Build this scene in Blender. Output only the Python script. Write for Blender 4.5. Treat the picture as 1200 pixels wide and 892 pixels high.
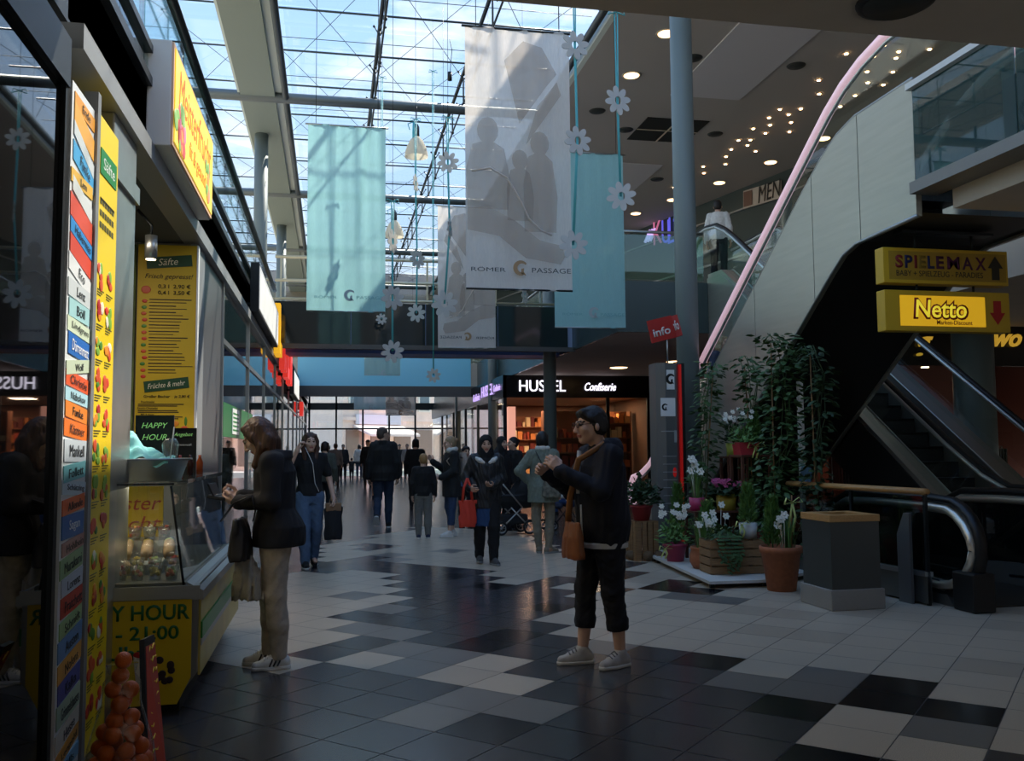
import bpy, bmesh, math, random
import numpy as np
from mathutils import Matrix, Vector, Euler
for _o in list(bpy.data.objects): bpy.data.objects.remove(_o)
SC = bpy.context.scene
COL = SC.collection
PI = math.pi
def rad(a): return a*PI/180
# ---------------------------------------------------------------- camera
FOC, YAW, PITCH, ROLL, EYE = 1066.0, .1966, .0743, -.0080, 1.445
def _basis():
    cy, sy, cp, sp = math.cos(YAW), math.sin(YAW), math.cos(PITCH), math.sin(PITCH)
    f = np.array([sy*cp, cy*cp, sp]); r = np.array([cy, -sy, 0.]); u = np.cross(r, f)
    c, s = math.cos(ROLL), math.sin(ROLL)
    return np.array([c*r+s*u, -s*r+c*u, f])
CB = _basis(); CE = np.array([0, 0, EYE])
def ray(px, py): return CB.T@np.array([(px-600)/FOC, -(py-446)/FOC, 1.])
def onz(px, py, z=0.):
    d = ray(px, py); t = (z-EYE)/d[2]; return Vector(CE+t*d)
def ony(px, py, y):
    d = ray(px, py); return Vector(CE+y/d[1]*d)
def onx(px, py, x):
    d = ray(px, py); return Vector(CE+x/d[0]*d)
cam = bpy.data.objects.new('camera', bpy.data.cameras.new('camera')); COL.objects.link(cam)
cam.data.sensor_width = 36; cam.data.lens = FOC*36/1200; cam.data.clip_start = .05; cam.data.clip_end = 500
cam.matrix_world = Matrix.Translation(CE) @ Matrix([list(CB[0]), list(CB[1]), list(-CB[2])]).transposed().to_4x4()
SC.camera = cam
SC.view_settings.view_transform = 'Standard'; SC.view_settings.look = 'None'
SC.view_settings.gamma = 1; SC.view_settings.use_curve_mapping = False
SC.view_settings.exposure = 0.65
# ---------------------------------------------------------------- world: blue sky with thin cloud
W = bpy.data.worlds.new('sky'); SC.world = W; W.use_nodes = True
nt = W.node_tree; nt.nodes.clear()
def N(t, typ, **k):
    n = t.nodes.new(typ)
    for a, v in k.items(): setattr(n, a, v)
    return n
tc = N(nt, 'ShaderNodeTexCoord'); sx = N(nt, 'ShaderNodeSeparateXYZ'); nt.links.new(tc.outputs['Generated'], sx.inputs[0])
rp = N(nt, 'ShaderNodeValToRGB'); nt.links.new(sx.outputs[2], rp.inputs[0])
e = rp.color_ramp.elements; e[0].position = 0.0; e[0].color = (.62, .64, .64, 1); e[1].position = .75; e[1].color = (.12, .26, .56, 1)
q = rp.color_ramp.elements.new(.25); q.color = (.30, .44, .64, 1)
mp = N(nt, 'ShaderNodeMapping'); mp.inputs['Scale'].default_value = (2.2, 2.2, 6); nt.links.new(tc.outputs['Generated'], mp.inputs[0])
nz = N(nt, 'ShaderNodeTexNoise'); nz.inputs['Scale'].default_value = 1.6; nz.inputs['Detail'].default_value = 7; nz.inputs['Roughness'].default_value = .6
nt.links.new(mp.outputs[0], nz.inputs[0])
cr = N(nt, 'ShaderNodeValToRGB'); cr.color_ramp.elements[0].position = .53; cr.color_ramp.elements[1].position = .82
nt.links.new(nz.outputs['Fac'], cr.inputs[0])
mx = N(nt, 'ShaderNodeMixRGB'); nt.links.new(cr.outputs[0], mx.inputs[0]); nt.links.new(rp.outputs[0], mx.inputs[1]); mx.inputs[2].default_value = (.80, .77, .70, 1)
bg = N(nt, 'ShaderNodeBackground'); nt.links.new(mx.outputs[0], bg.inputs[0]); bg.inputs[1].default_value = 1.6
wo = N(nt, 'ShaderNodeOutputWorld'); nt.links.new(bg.outputs[0], wo.inputs[0])
# ---------------------------------------------------------------- sun
sun = bpy.data.objects.new('sun', bpy.data.lights.new('sun', 'SUN')); COL.objects.link(sun)
sun.data.energy = 5.5; sun.data.angle = rad(.6); sun.data.color = (1, .95, .86)
SUND = Vector((.55, .46, .75)).normalized()
sun.rotation_euler = SUND.to_track_quat('Z', 'Y').to_euler(); sun.location = (0, 0, 20)
# ---------------------------------------------------------------- materials
def lin(c):
    if isinstance(c, str):
        c = [int(c[i:i+2], 16)/255 for i in (1, 3, 5)]
        c = [v/12.92 if v <= .04045 else ((v+.055)/1.055)**2.4 for v in c]
    return (c[0], c[1], c[2], 1)
_M = {}
def mat(name, c=None, rough=.6, metal=0., spec=.5, noise=0., nscale=40., bump=0., bscale=60., emit=0., ecol=None, trans=0., coat=0., stretch=None):
    if name in _M: return _M[name]
    m = bpy.data.materials.new(name); m.use_nodes = True; t = m.node_tree
    b = t.nodes['Principled BSDF']; c = lin(c)
    b.inputs['Base Color'].default_value = c; b.inputs['Roughness'].default_value = rough; b.inputs['Metallic'].default_value = metal
    b.inputs['Specular IOR Level'].default_value = spec; b.inputs['Coat Weight'].default_value = coat
    if noise or bump:
        g = N(t, 'ShaderNodeTexCoord'); v = g.outputs['Object']
        if stretch:
            mm = N(t, 'ShaderNodeMapping'); mm.inputs['Scale'].default_value = stretch; t.links.new(v, mm.inputs[0]); v = mm.outputs[0]
    if noise:
        n = N(t, 'ShaderNodeTexNoise'); n.inputs['Scale'].default_value = nscale; n.inputs['Detail'].default_value = 4; t.links.new(v, n.inputs[0])
        r = N(t, 'ShaderNodeValToRGB'); r.color_ramp.elements[0].position = .3; r.color_ramp.elements[1].position = .7
        r.color_ramp.elements[0].color = tuple(max(0, x*(1-noise)) for x in c[:3])+(1,); r.color_ramp.elements[1].color = tuple(min(1, x*(1+noise)) for x in c[:3])+(1,)
        t.links.new(n.outputs['Fac'], r.inputs[0]); t.links.new(r.outputs[0], b.inputs['Base Color'])
    if bump:
        n2 = N(t, 'ShaderNodeTexNoise'); n2.inputs['Scale'].default_value = bscale; n2.inputs['Detail'].default_value = 3; t.links.new(v, n2.inputs[0])
        bp = N(t, 'ShaderNodeBump'); bp.inputs['Strength'].default_value = bump; bp.inputs['Distance'].default_value = .01
        t.links.new(n2.outputs['Fac'], bp.inputs['Height']); t.links.new(bp.outputs[0], b.inputs['Normal'])
    if emit:
        b.inputs['Emission Color'].default_value = lin(ecol) if ecol else c; b.inputs['Emission Strength'].default_value = emit
    _M[name] = m; return m
def glassmat(name, tint=(.9, .95, .93), refl=1.0, rough=.02, body=0., bodycol=(.05, .07, .07)):
    if name in _M: return _M[name]
    m = bpy.data.materials.new(name); m.use_nodes = True; t = m.node_tree; t.nodes.clear()
    tr = N(t, 'ShaderNodeBsdfTransparent'); tr.inputs[0].default_value = tint+(1,)
    gl = N(t, 'ShaderNodeBsdfGlossy'); gl.inputs['Roughness'].default_value = rough; gl.inputs[0].default_value = (refl, refl, refl, 1)
    lw = N(t, 'ShaderNodeLayerWeight'); lw.inputs[0].default_value = .5
    pw = N(t, 'ShaderNodeMath', operation='POWER'); pw.inputs[1].default_value = 5; t.links.new(lw.outputs['Facing'], pw.inputs[0])
    fr = N(t, 'ShaderNodeMath', operation='MULTIPLY_ADD'); fr.inputs[1].default_value = .94; fr.inputs[2].default_value = .05; t.links.new(pw.outputs[0], fr.inputs[0])
    src = tr.outputs[0]
    if body:
        df = N(t, 'ShaderNodeBsdfDiffuse'); df.inputs[0].default_value = bodycol+(1,)
        m0 = N(t, 'ShaderNodeMixShader'); m0.inputs[0].default_value = body; t.links.new(src, m0.inputs[1]); t.links.new(df.outputs[0], m0.inputs[2]); src = m0.outputs[0]
    mi = N(t, 'ShaderNodeMixShader'); t.links.new(fr.outputs[0], mi.inputs[0]); t.links.new(src, mi.inputs[1]); t.links.new(gl.outputs[0], mi.inputs[2])
    o = N(t, 'ShaderNodeOutputMaterial'); t.links.new(mi.outputs[0], o.inputs[0])
    _M[name] = m; return m
def cloth_sheer(name, c, transl=.5, clear=.1, weave=0.):
    if name in _M: return _M[name]
    m = bpy.data.materials.new(name); m.use_nodes = True; t = m.node_tree; t.nodes.clear(); c = lin(c)
    d = N(t, 'ShaderNodeBsdfDiffuse'); d.inputs[0].default_value = c
    l = N(t, 'ShaderNodeBsdfTranslucent'); l.inputs[0].default_value = c
    if weave:
        g = N(t, 'ShaderNodeTexCoord'); n = N(t, 'ShaderNodeTexNoise'); n.inputs['Scale'].default_value = 30
        mm = N(t, 'ShaderNodeMapping'); mm.inputs['Scale'].default_value = (3, 3, .5); t.links.new(g.outputs['Object'], mm.inputs[0]); t.links.new(mm.outputs[0], n.inputs[0])
        r = N(t, 'ShaderNodeValToRGB'); r.color_ramp.elements[0].color = tuple(x*(1-weave) for x in c[:3])+(1,); r.color_ramp.elements[1].color = tuple(min(1, x*(1+weave)) for x in c[:3])+(1,)
        t.links.new(n.outputs['Fac'], r.inputs[0]); t.links.new(r.outputs[0], d.inputs[0]); t.links.new(r.outputs[0], l.inputs[0])
    a = N(t, 'ShaderNodeMixShader'); a.inputs[0].default_value = transl; t.links.new(d.outputs[0], a.inputs[1]); t.links.new(l.outputs[0], a.inputs[2])
    tr = N(t, 'ShaderNodeBsdfTransparent'); b = N(t, 'ShaderNodeMixShader'); b.inputs[0].default_value = clear
    t.links.new(a.outputs[0], b.inputs[1]); t.links.new(tr.outputs[0], b.inputs[2])
    o = N(t, 'ShaderNodeOutputMaterial'); t.links.new(b.outputs[0], o.inputs[0]); _M[name] = m; return m
# ---------------------------------------------------------------- mesh building
class MB:
    """collects shapes in world (or local) coordinates; build() links them as ONE mesh object"""
    def __init__(s): s.v = []; s.f = []; s.mi = []; s.sm = []
    def add(s, vs, fs, mi=0, smooth=False):
        o = len(s.v); s.v += [tuple(x) for x in vs]
        for f in fs: s.f.append([i+o for i in f]); s.mi.append(mi); s.sm.append(smooth)
        return s
    def box(s, x0, x1, y0, y1, z0, z1, mi=0):
        v = [(x, y, z) for x in (x0, x1) for y in (y0, y1) for z in (z0, z1)]
        return s.add(v, [(0,1,3,2),(4,6,7,5),(0,4,5,1),(2,3,7,6),(0,2,6,4),(1,5,7,3)], mi)
    def obox(s, c, size, M=None, mi=0, bev=0.):
        """oriented box, optional bevel"""
        M = M or Matrix.Identity(3); c = Vector(c)
        if not bev:
            hx, hy, hz = [a/2 for a in size]
            v = [c+M@Vector((x, y, z)) for x in (-hx, hx) for y in (-hy, hy) for z in (-hz, hz)]
            return s.add(v, [(0,1,3,2),(4,6,7,5),(0,4,5,1),(2,3,7,6),(0,2,6,4),(1,5,7,3)], mi)
        bm = bmesh.new(); bmesh.ops.create_cube(bm, size=1)
        for w in bm.verts: w.co = Vector((w.co.x*size[0], w.co.y*size[1], w.co.z*size[2]))
        bmesh.ops.bevel(bm, geom=bm.edges[:], offset=bev, segments=2, affect='EDGES', profile=.5)
        s.frombm(bm, Matrix.Translation(c)@M.to_4x4(), mi); return s
    def frombm(s, bm, M=None, mi=0, smooth=False):
        bm.verts.index_update(); M = M or Matrix.Identity(4)
        s.add([M@w.co for w in bm.verts], [[w.index for w in f.verts] for f in bm.faces], mi, smooth); bm.free(); return s
    def prism(s, poly, axis, a, b, mi=0):
        """poly of 2-D points extruded along an axis: 'x': (y,z), 'y': (x,z), 'z': (x,y)"""
        n = len(poly)
        mk = {'x': lambda p, t: (t, p[0], p[1]), 'y': lambda p, t: (p[0], t, p[1]), 'z': lambda p, t: (p[0], p[1], t)}[axis]
        vs = [mk(p, a) for p in poly]+[mk(p, b) for p in poly]
        fs = [list(range(n))[::-1], [n+i for i in range(n)]]+[[i, (i+1) % n, n+(i+1) % n, n+i] for i in range(n)]
        return s.add(vs, fs, mi)
    def tube(s, pts, r, seg=8, mi=0, cap=True, closed=False, flat=None):
        """sweep a circle (or ellipse, flat=(rx,ry)) along points; r may be a list"""
        P = [Vector(p) for p in pts]; n = len(P); R = r if isinstance(r, (list, tuple)) else [r]*n
        T = []
        for i in range(n):
            a = P[i-1] if (i or closed) else P[0]; b = P[(i+1) % n] if (i < n-1 or closed) else P[-1]
            d = b-a; T.append(d.normalized() if d.length > 1e-9 else Vector((0, 0, 1)))
        up = Vector((0, 0, 1)) if abs(T[0].z) < .9 else Vector((0, 1, 0))
        u = T[0].cross(up).normalized(); vs = []
        for i in range(n):
            u = (u-T[i]*u.dot(T[i])).normalized(); w = T[i].cross(u)
            fx, fy = flat if flat else (1, 1)
            for k in range(seg):
                a = 2*PI*k/seg; vs.append(P[i]+(u*math.cos(a)*fx+w*math.sin(a)*fy)*R[i])
        fs = []
        for i in range(n if closed else n-1):
            j = (i+1) % n
            for k in range(seg): fs.append((i*seg+k, i*seg+(k+1) % seg, j*seg+(k+1) % seg, j*seg+k))
        if cap and not closed: fs += [tuple(range(seg))[::-1], tuple((n-1)*seg+k for k in range(seg))]
        return s.add(vs, fs, mi, True)
    def lathe(s, prof, c=(0, 0, 0), seg=24, mi=0, sx=1, sy=1, M=None):
        c = Vector(c); vs = []
        for (r, z) in prof:
            for k in range(seg):
                a = 2*PI*k/seg; p = Vector((r*math.cos(a)*sx, r*math.sin(a)*sy, z)); vs.append(c+(M@p if M else p))
        n = len(prof); fs = [(i*seg+k, i*seg+(k+1) % seg, (i+1)*seg+(k+1) % seg, (i+1)*seg+k) for i in range(n-1) for k in range(seg)]
        if prof[0][0] > 1e-4: fs.append(tuple(range(seg))[::-1])
        if prof[-1][0] > 1e-4: fs.append(tuple((n-1)*seg+k for k in range(seg)))
        return s.add(vs, fs, mi, True)
    def ball(s, c, r, mi=0, seg=14, rings=9, M=None):
        if not isinstance(r, (tuple, list)): r = (r, r, r)
        prof = [(math.sin(PI*i/rings), -math.cos(PI*i/rings)) for i in range(rings+1)]
        c = Vector(c); vs = []
        for (q, z) in prof:
            for k in range(seg):
                a = 2*PI*k/seg; p = Vector((q*math.cos(a)*r[0], q*math.sin(a)*r[1], z*r[2])); vs.append(c+(M@p if M else p))
        fs = [(i*seg+k, i*seg+(k+1) % seg, (i+1)*seg+(k+1) % seg, (i+1)*seg+k) for i in range(rings) for k in range(seg)]
        return s.add(vs, fs, mi, True)
    def build(s, name, m, parent=None, world=False):
        me = bpy.data.meshes.new(name)
        v = s.v
        if parent is not None and world:
            I = wmat(parent).inverted(); v = [tuple(I@Vector(p)) for p in v]
        me.from_pydata(v, [], s.f)
        for mm in (m if isinstance(m, (list, tuple)) else [m]): me.materials.append(mm)
        me.polygons.foreach_set('material_index', s.mi); me.polygons.foreach_set('use_smooth', s.sm)
        bm = bmesh.new(); bm.from_mesh(me); bmesh.ops.remove_doubles(bm, verts=bm.verts, dist=1e-5); bmesh.ops.recalc_face_normals(bm, faces=bm.faces); bm.to_mesh(me); bm.free()
        return link(name, me, parent)
def wmat(o):
    M = Matrix.LocRotScale(o.location, o.rotation_euler, o.scale)
    return wmat(o.parent)@M if o.parent else M
def link(name, me, parent=None):
    o = bpy.data.objects.new(name, me); COL.objects.link(o)
    if parent is not None: o.parent = parent
    return o
def tag(o, label=None, cat=None, group=None, kind=None):
    if label: o['label'] = label
    if cat: o['category'] = cat
    if group: o['group'] = group
    if kind: o['kind'] = kind
    return o
def thing(name, loc, label, cat, group=None, rz=0.):
    o = bpy.data.objects.new(name, None); COL.objects.link(o); o.location = loc; o.rotation_euler = (0, 0, rz); o.empty_display_size = .1
    return tag(o, label, cat, group)
def struct(name, mb, m):
    o = mb.build(name, m); o['kind'] = 'structure'; return o
def dup(o, parent=None):
    c = o.copy(); COL.objects.link(c)
    if parent is not None: c.parent = parent
    for ch in [x for x in o.children]: dup(ch, c)
    return c
# ---------------------------------------------------------------- lettering as real mesh
def lettering(text, w=None, h=None, shear=0., bold=0., extrude=.003, name='lettering', spacing=1.0, flip=False):
    cu = bpy.data.curves.new(name, 'FONT'); cu.body = text; cu.size = 1; cu.shear = shear; cu.offset = bold; cu.space_character = spacing; cu.resolution_u = 3
    o = bpy.data.objects.new(name, cu); COL.objects.link(o)
    dg = bpy.context.evaluated_depsgraph_get(); me = bpy.data.meshes.new_from_object(o.evaluated_get(dg)); me.name = name
    bpy.data.objects.remove(o); bpy.data.curves.remove(cu)
    n = len(me.vertices); co = np.empty(n*3); me.vertices.foreach_get('co', co); co = co.reshape(-1, 3)
    lo, hi = co[:, :2].min(0), co[:, :2].max(0); size = hi-lo
    if w and h: k = (w/size[0], h/size[1])
    elif w: k = (w/size[0],)*2
    else: k = (h/size[1],)*2
    co[:, :2] = (co[:, :2]-(lo+hi)/2)*np.array(k)
    if flip: co[:, 0] *= -1
    me.vertices.foreach_set('co', co.ravel()); me.update()
    bm = bmesh.new(); bm.from_mesh(me)
    if extrude:
        r = bmesh.ops.extrude_face_region(bm, geom=bm.faces[:]); vv = [x for x in r['geom'] if isinstance(x, bmesh.types.BMVert)]
        bmesh.ops.translate(bm, verts=vv, vec=(0, 0, extrude))
    bmesh.ops.recalc_face_normals(bm, faces=bm.faces); bm.to_mesh(me); bm.free()
    return me
RNY = Euler((PI/2, 0, 0)); RPX = Euler((PI/2, 0, PI/2)); RNX = Euler((PI/2, 0, -PI/2)); RPY = Euler((PI/2, 0, PI))
def text(t, c, rot, m, parent, w=None, h=None, name='lettering', tilt=0., world=True, **k):
    me = lettering(t, w, h, name=name, **k); me.materials.append(m)
    o = link(name, me, parent)
    M = Matrix.Translation(Vector(c))@rot.to_matrix().to_4x4()@Matrix.Rotation(tilt, 4, 'Z')
    if parent is not None and world: M = wmat(parent).inverted()@M
    o.matrix_local = M
    return o
# ================================================================ SETTING
XL, FZ, SOF, CZ = -1.17, 4.55, 3.62, 9.45        # left facade plane, first floor, soffit, upper ceiling
RW = random.Random(5)
m_dk = mat('dark_metal', '#2b2f31', .4, .6)
m_blk = mat('matt_black', '#0d0e0f', .5)
m_gry = mat('facade_grey', '#8e9091', .45, .3)
m_alu = mat('brushed_aluminium', '#a9acab', .35, .9, bump=.05, bscale=80, stretch=(1, 1, 20))
m_soff = mat('soffit_paint', '#c4b7a6', .8, noise=.04, nscale=3)
m_ceil = mat('ceiling_paint', '#ada49b', .85)
m_glass = glassmat('clear_glass', (.86, .94, .92))
m_roofg = glassmat('roof_glass', (.95, .95, .91), .9)
m_dglass = glassmat('dark_glass', (.10, .14, .15), 1.0, .01, .5, (.012, .016, .017))
m_shade = mat('interior_dark', '#3a3632', .8)
# ---- floor: granite tiles 40 cm square, laid at 45 degrees
def zA(*p): return [(x/4+380, y/4+680) for x, y in p]
def zB(*p): return [(x/4+680, y/4+680) for x, y in p]
def zD(*p): return [(x/3.4286+350, y/3.4286+600) for x, y in p]
# areas of the inlaid pattern (floor outlines measured from the view, laid down on the ground plane)
AREAS = [
 (3, [(720,700),(760,640),(1300,640),(1300,900),(1150,900),(1170,852),(1179,830),(1088,818),(1100,800),(1021,790),(945,783),(923,796),(852,787),(874,772),(746,756),(700,750),(690,735)]),
 (2, [(852,787),(923,796),(945,783),(1021,791),(979,826),(824,802)]),
 (1, [(897,815),(978,825),(956,846),(874,833)]),
 (1, [(1020.5,790.5),(1099.7,800),(1087.8,818.5),(1179,830),(1170,852),(984,826)]),
 (3, [(981,826),(1070,839.7),(1034,890),(934,872)]),
 (1, [(934,872),(1034,889),(1020,905),(915,895)]),
 (2, [(1070,840),(1170,852),(1158,876),(1055,863)]),
 (3, [(1055,863),(1158,876),(1150,900),(1033,892)]),
 (2, [(746,756),(720,752),(700,760),(720,775),(730,778)]),
 (3, zA((10,388),(190,335),(385,365),(215,420))),
 (2, zA((205,335),(370,285),(550,315),(385,365))),
 (2, zA((385,365),(550,315),(755,342),(620,395),(435,457),(215,420))),
 (3, zA((620,395),(755,342),(985,373),(830,432))),
 (4, zA((435,457),(620,395),(830,432),(665,498))),
 (3, zA((665,498),(830,432),(1080,470),(915,543))),
 (2, zA((470,575),(665,498),(915,543),(735,622))),
 (2, zA((255,662),(470,575),(725,622),(525,717))),
 (2, zA((735,622),(915,543),(1195,592),(1025,677))),
 (2, zA((550,315),(710,268),(910,293),(755,342))),
 (1, zA((755,342),(910,293),(985,280),(830,225),(710,268))),
 (1, zA((880,430),(985,373),(1080,470),(900,440))),
 (3, zD((-400,260),(60,240),(300,232),(415,250),(340,268),(430,280),(345,300),(455,312),(360,335),(465,345),(370,368),(485,385),(380,412),(245,398),(110,425),(235,440),(110,475),(-20,520),(-400,620))),
 (2, zD((240,398),(340,373),(490,385),(380,412))),
 (2, zD((130,345),(280,315),(300,335),(290,365))),
 (2, zA((20,235),(155,198),(520,240),(365,285))),
 (3, [(270,690),(420,745),(380,777),(330,790),(300,780),(250,760)]),
 (0, zA((170,260),(360,285),(205,335),(0,390),(-120,440),(0,310))),
 (3, zD((60,205),(110,130),(330,95),(500,60),(900,80),(1150,190),(1190,230),(1160,262),(960,270),(890,290),(760,280),(820,262),(740,245),(800,232),(590,215),(350,200),(270,180))),
 (0, zD((210,135),(300,125),(415,132),(300,157),(215,150))),
 (2, zD((285,168),(390,165),(480,188),(350,200))),
 (2, zD((560,150),(640,142),(690,152),(620,162))),
 (3, zD((1010,300),(1160,265),(1170,310))),
 (3, zD((1065,335),(1180,315),(1260,345),(1185,345))),
 (3, zD((940,435),(1190,360),(1260,380),(1200,420),(1075,450))),
 (4, [(645,745),(690,728),(700,748)]),
 (1, zD((920,385),(1000,350),(1080,362),(1000,395))),
 (1, zB((270,305),(775,368),(735,392),(230,330))),
 (1, [(760,690),(800,680),(850,690),(790,700)]),
 (2, [(770,705),(800,695),(900,700),(885,712),(830,705),(815,710)]),
]
GROUND = [(k, [(lambda q: (q.x, q.y))(onz(*p)) for p in pl]) for k, pl in AREAS]
def within(x, y, pl):
    c = False
    for i in range(len(pl)):
        x1, y1 = pl[i]; x2, y2 = pl[i-1]
        if (y1 > y) != (y2 > y) and x < (x2-x1)*(y-y1)/(y2-y1)+x1: c = not c
    return c
U0, V0 = .1436, .2051
def granite(n, c, v, rough):
    m = mat(n, c, rough, noise=v, nscale=230, spec=.5)
    return m
tm = [granite('granite_charcoal', '#403f41', .32, .22), granite('granite_black', '#15161a', .3, .2), granite('granite_mid', '#74706a', .4, .3),
      granite('granite_light', '#b9ab97', .46, .36), granite('granite_silver', '#ad9f8c', .46, .34)]
fb = MB(); r2 = math.sqrt(.5); RF = random.Random(11)
def in_pit(x, y): return 5.62 < x < 6.85 and 8.3 < y < 13.2
for i in range(-18, 92):
    for j in range(-92, 40):
        u, v = U0+.4*(i+.5), V0+.4*(j+.5); x, y = (u+v)*r2, (u-v)*r2
        if not (-4.6 < x < 17 and -4 < y < 62) or in_pit(x, y): continue
        k = 0
        if 2.5 < y < 24:
            for kk, pl in GROUND:
                if within(x, y, pl): k = kk
        q = RF.random()
        if k == 0 and q < .08: k = 1
        if k == 3 and q < .12: k = 4
        g = .197
        fb.add([((u+p+v+q)*r2, (u+p-v-q)*r2, 0) for p, q in ((-g, -g), (-g, g), (g, g), (g, -g))], [(0, 1, 2, 3)], k)
struct('floor', fb, tm)
gb = MB()
for a in ((-4.6, 5.55, -4, 62), (6.9, 17, -4, 62), (5.55, 6.9, -4, 8.25), (5.55, 6.9, 13.25, 62)):
    gb.add([(a[0], a[2], -.003), (a[1], a[2], -.003), (a[1], a[3], -.003), (a[0], a[3], -.003)], [(0, 1, 2, 3)])
struct('floor', gb, mat('joint_grey', '#6a6864', .7))
pb = MB(); pb.box(5.5, 5.55, 8.25, 13.25, -3.5, -.01); pb.box(6.9, 6.95, 8.25, 13.25, -3.5, -.01); pb.box(5.5, 6.95, 13.25, 13.3, -3.5, -.01); pb.box(5.5, 6.95, 8.2, 8.25, -3.5, -.01); pb.box(5.5, 6.95, 8.2, 13.3, -3.6, -3.5)
struct('wall_pit', pb, m_shade)
# ---- near bridge overhead (its soffit crosses the top of the view)
b = MB(); b.box(-1.6, 17, -7, 4.33, 3.68, 4.55); struct('ceiling', b, m_soff)
b = MB(); b.box(-7, -1.6, -7, 4.33, 3.68, 4.55); b.box(-7, 17, -7.2, -7, 0, 9.5); struct('wall_back', b, mat('back_wall', '#55524e', .8))
# ---- left facade: big dark pane, fascia strip, recess, storefront glazing
b = MB(); b.box(XL-.02, XL, -6, 4.2, .12, 3.05); struct('window_1', b, mat('black_glass', '#060607', .02, spec=.6))
b = MB(); b.box(XL-.05, XL+.03, -6, 4.22, 3.05, 3.27); b.box(XL-.05, XL+.02, -6, 4.22, 0, .12); b.box(XL-.05, XL+.02, 4.19, 4.24, 0, 3.27); struct('trim_1', b, m_dk)
b = MB(); b.box(XL-.12, XL+.05, 4.33, 47, 3.28, 3.40); struct('trim_2', b, m_gry)
b = MB(); b.box(XL-.12, XL-.02, -6, 47, 3.40, 3.82); b.box(XL-.10, XL+.03, 4.33, 47, 3.78, 3.84); b.box(XL-.10, XL+.03, 4.33, 47, 4.00, 4.05); struct('trim_3', b, m_dk)
b = MB()
y = 4.33
while y < 19.2:
    b.box(XL-.01, XL+.0, y+.01, min(y+1.55, 19.3), 3.86, 4.72); y += 1.57
struct('window_2', b, glassmat('gallery_glass', (.62, .76, .74)))
b = MB(); b.tube([(XL, 4.33, 4.76), (XL, 19.35, 4.76)], .042, 10)
for k in range(10): b.box(XL-.05, XL-.02, 4.4+k*1.57, 4.43+k*1.57, 3.6, 4.74)
struct('trim_4', b, m_dk)
b = MB(); b.box(-7, XL-.02, 4.33, 47, 3.42, 3.8); struct('floor', b, m_soff)
# recess of the juice shop
b = MB(); b.box(-3.4, -3.3, 4.25, 8.5, 0, 3.4); b.box(-3.4, XL-.05, 4.25, 4.33, 0, 3.28); b.box(-3.4, -1.2, 8.38, 8.5, 0, 3.28)
struct('wall_left', b, mat('recess_wall', '#8d8a80', .7))
b = MB(); b.box(-3.4, XL-.12, 4.3, 8.5, 3.28, 3.36); struct('ceiling', b, mat('recess_ceiling', '#55554f', .8))
# steel post beyond the menu panels
b = MB(); b.obox((XL-.04, 5.42, 1.64), (.10, .58, 3.28), bev=.01); b.box(XL-.1, XL+.03, 5.12, 5.72, 2.92, 3.02); struct('trim_5', b, mat('steel_panel', '#b4b5ae', .28, .75, noise=.06, nscale=6))
b = MB(); b.box(XL-.06, XL, 8.36, 8.82, 0, 3.28); struct('trim_6', b, m_gry)
b = MB(); b.box(XL-.08, XL-.01, 8.82, 10.25, 0, 3.28); struct('trim_7', b, mat('grey_panel', '#5b5c5e', .4, .3))
b = MB(); b.box(XL-.02, XL-.01, 10.3, 46.8, .08, 2.62); b.box(XL-.02, XL-.01, 10.3, 46.8, 2.68, 3.26); struct('window_3', b, glassmat('shopfront_glass', (.55, .62, .60)))
b = MB()
for y in [10.27+3.2*k for k in range(12)]: b.box(XL-.06, XL+.015, y, y+.05, 0, 3.28)
b.box(XL-.05, XL+.01, 10.3, 47, 2.62, 2.68); b.box(XL-.05, XL+.01, 10.3, 47, 0, .08)
struct('trim_8', b, m_alu)
b = MB(); b.box(-4.2, -4.1, 8.5, 47, 0, 3.4); struct('wall_left', b, mat('shop_back', '#6d6a64', .8))
b = MB(); b.box(-4.2, XL-.1, 8.5, 47, 3.3, 3.41); struct('ceiling', b, mat('shop_ceiling', '#9a9894', .8))
# ---- left gallery: outer glazing, posts under the long beam
b = MB()
for y in range(4, 47, 2):
    b.box(-7.03, -6.97, y, y+.05, 3.6, 10.4)
for z in (4.6, 5.6, 6.6, 7.6, 8.6, 9.6): b.box(-7.02, -6.98, 4, 47, z, z+.04)
struct('trim_9', b, m_dk)
b = MB(); b.box(-6.995, -6.985, 4, 47, 3.8, 10.4); struct('window_4', b, m_roofg)
b = MB(); b.box(-2.06, -1.30, 4.4, 47, CZ, CZ+.5); struct('beam', b, mat('beam_green', '#8f978a', .7))
b = MB(); b.box(-1.30, -1.12, 4.4, 47, CZ+.12, CZ+.75); b.box(-2.12, -2.06, 4.4, 47, CZ+.05, CZ+.6); struct('trim_10', b, mat('white_paint', '#d6ddd2', .6))
b = MB(); b.tube([(-1.06, 4.4, CZ+.02), (-1.06, 47, CZ+.02)], .075, 12); b.tube([(4.93, 4.4, CZ+.1), (4.93, 47, CZ+.1)], .075, 12); struct('trim_11', b, mat('tube_grey', '#4c5254', .4, .5))
for k, y in enumerate((23.4, 33.)):
    b = MB(); b.tube([(-1.78, y, 3.8), (-1.78, y, CZ)], .17, 20); struct('column', b, mat('column_paint', '#7d8784', .5))
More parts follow.
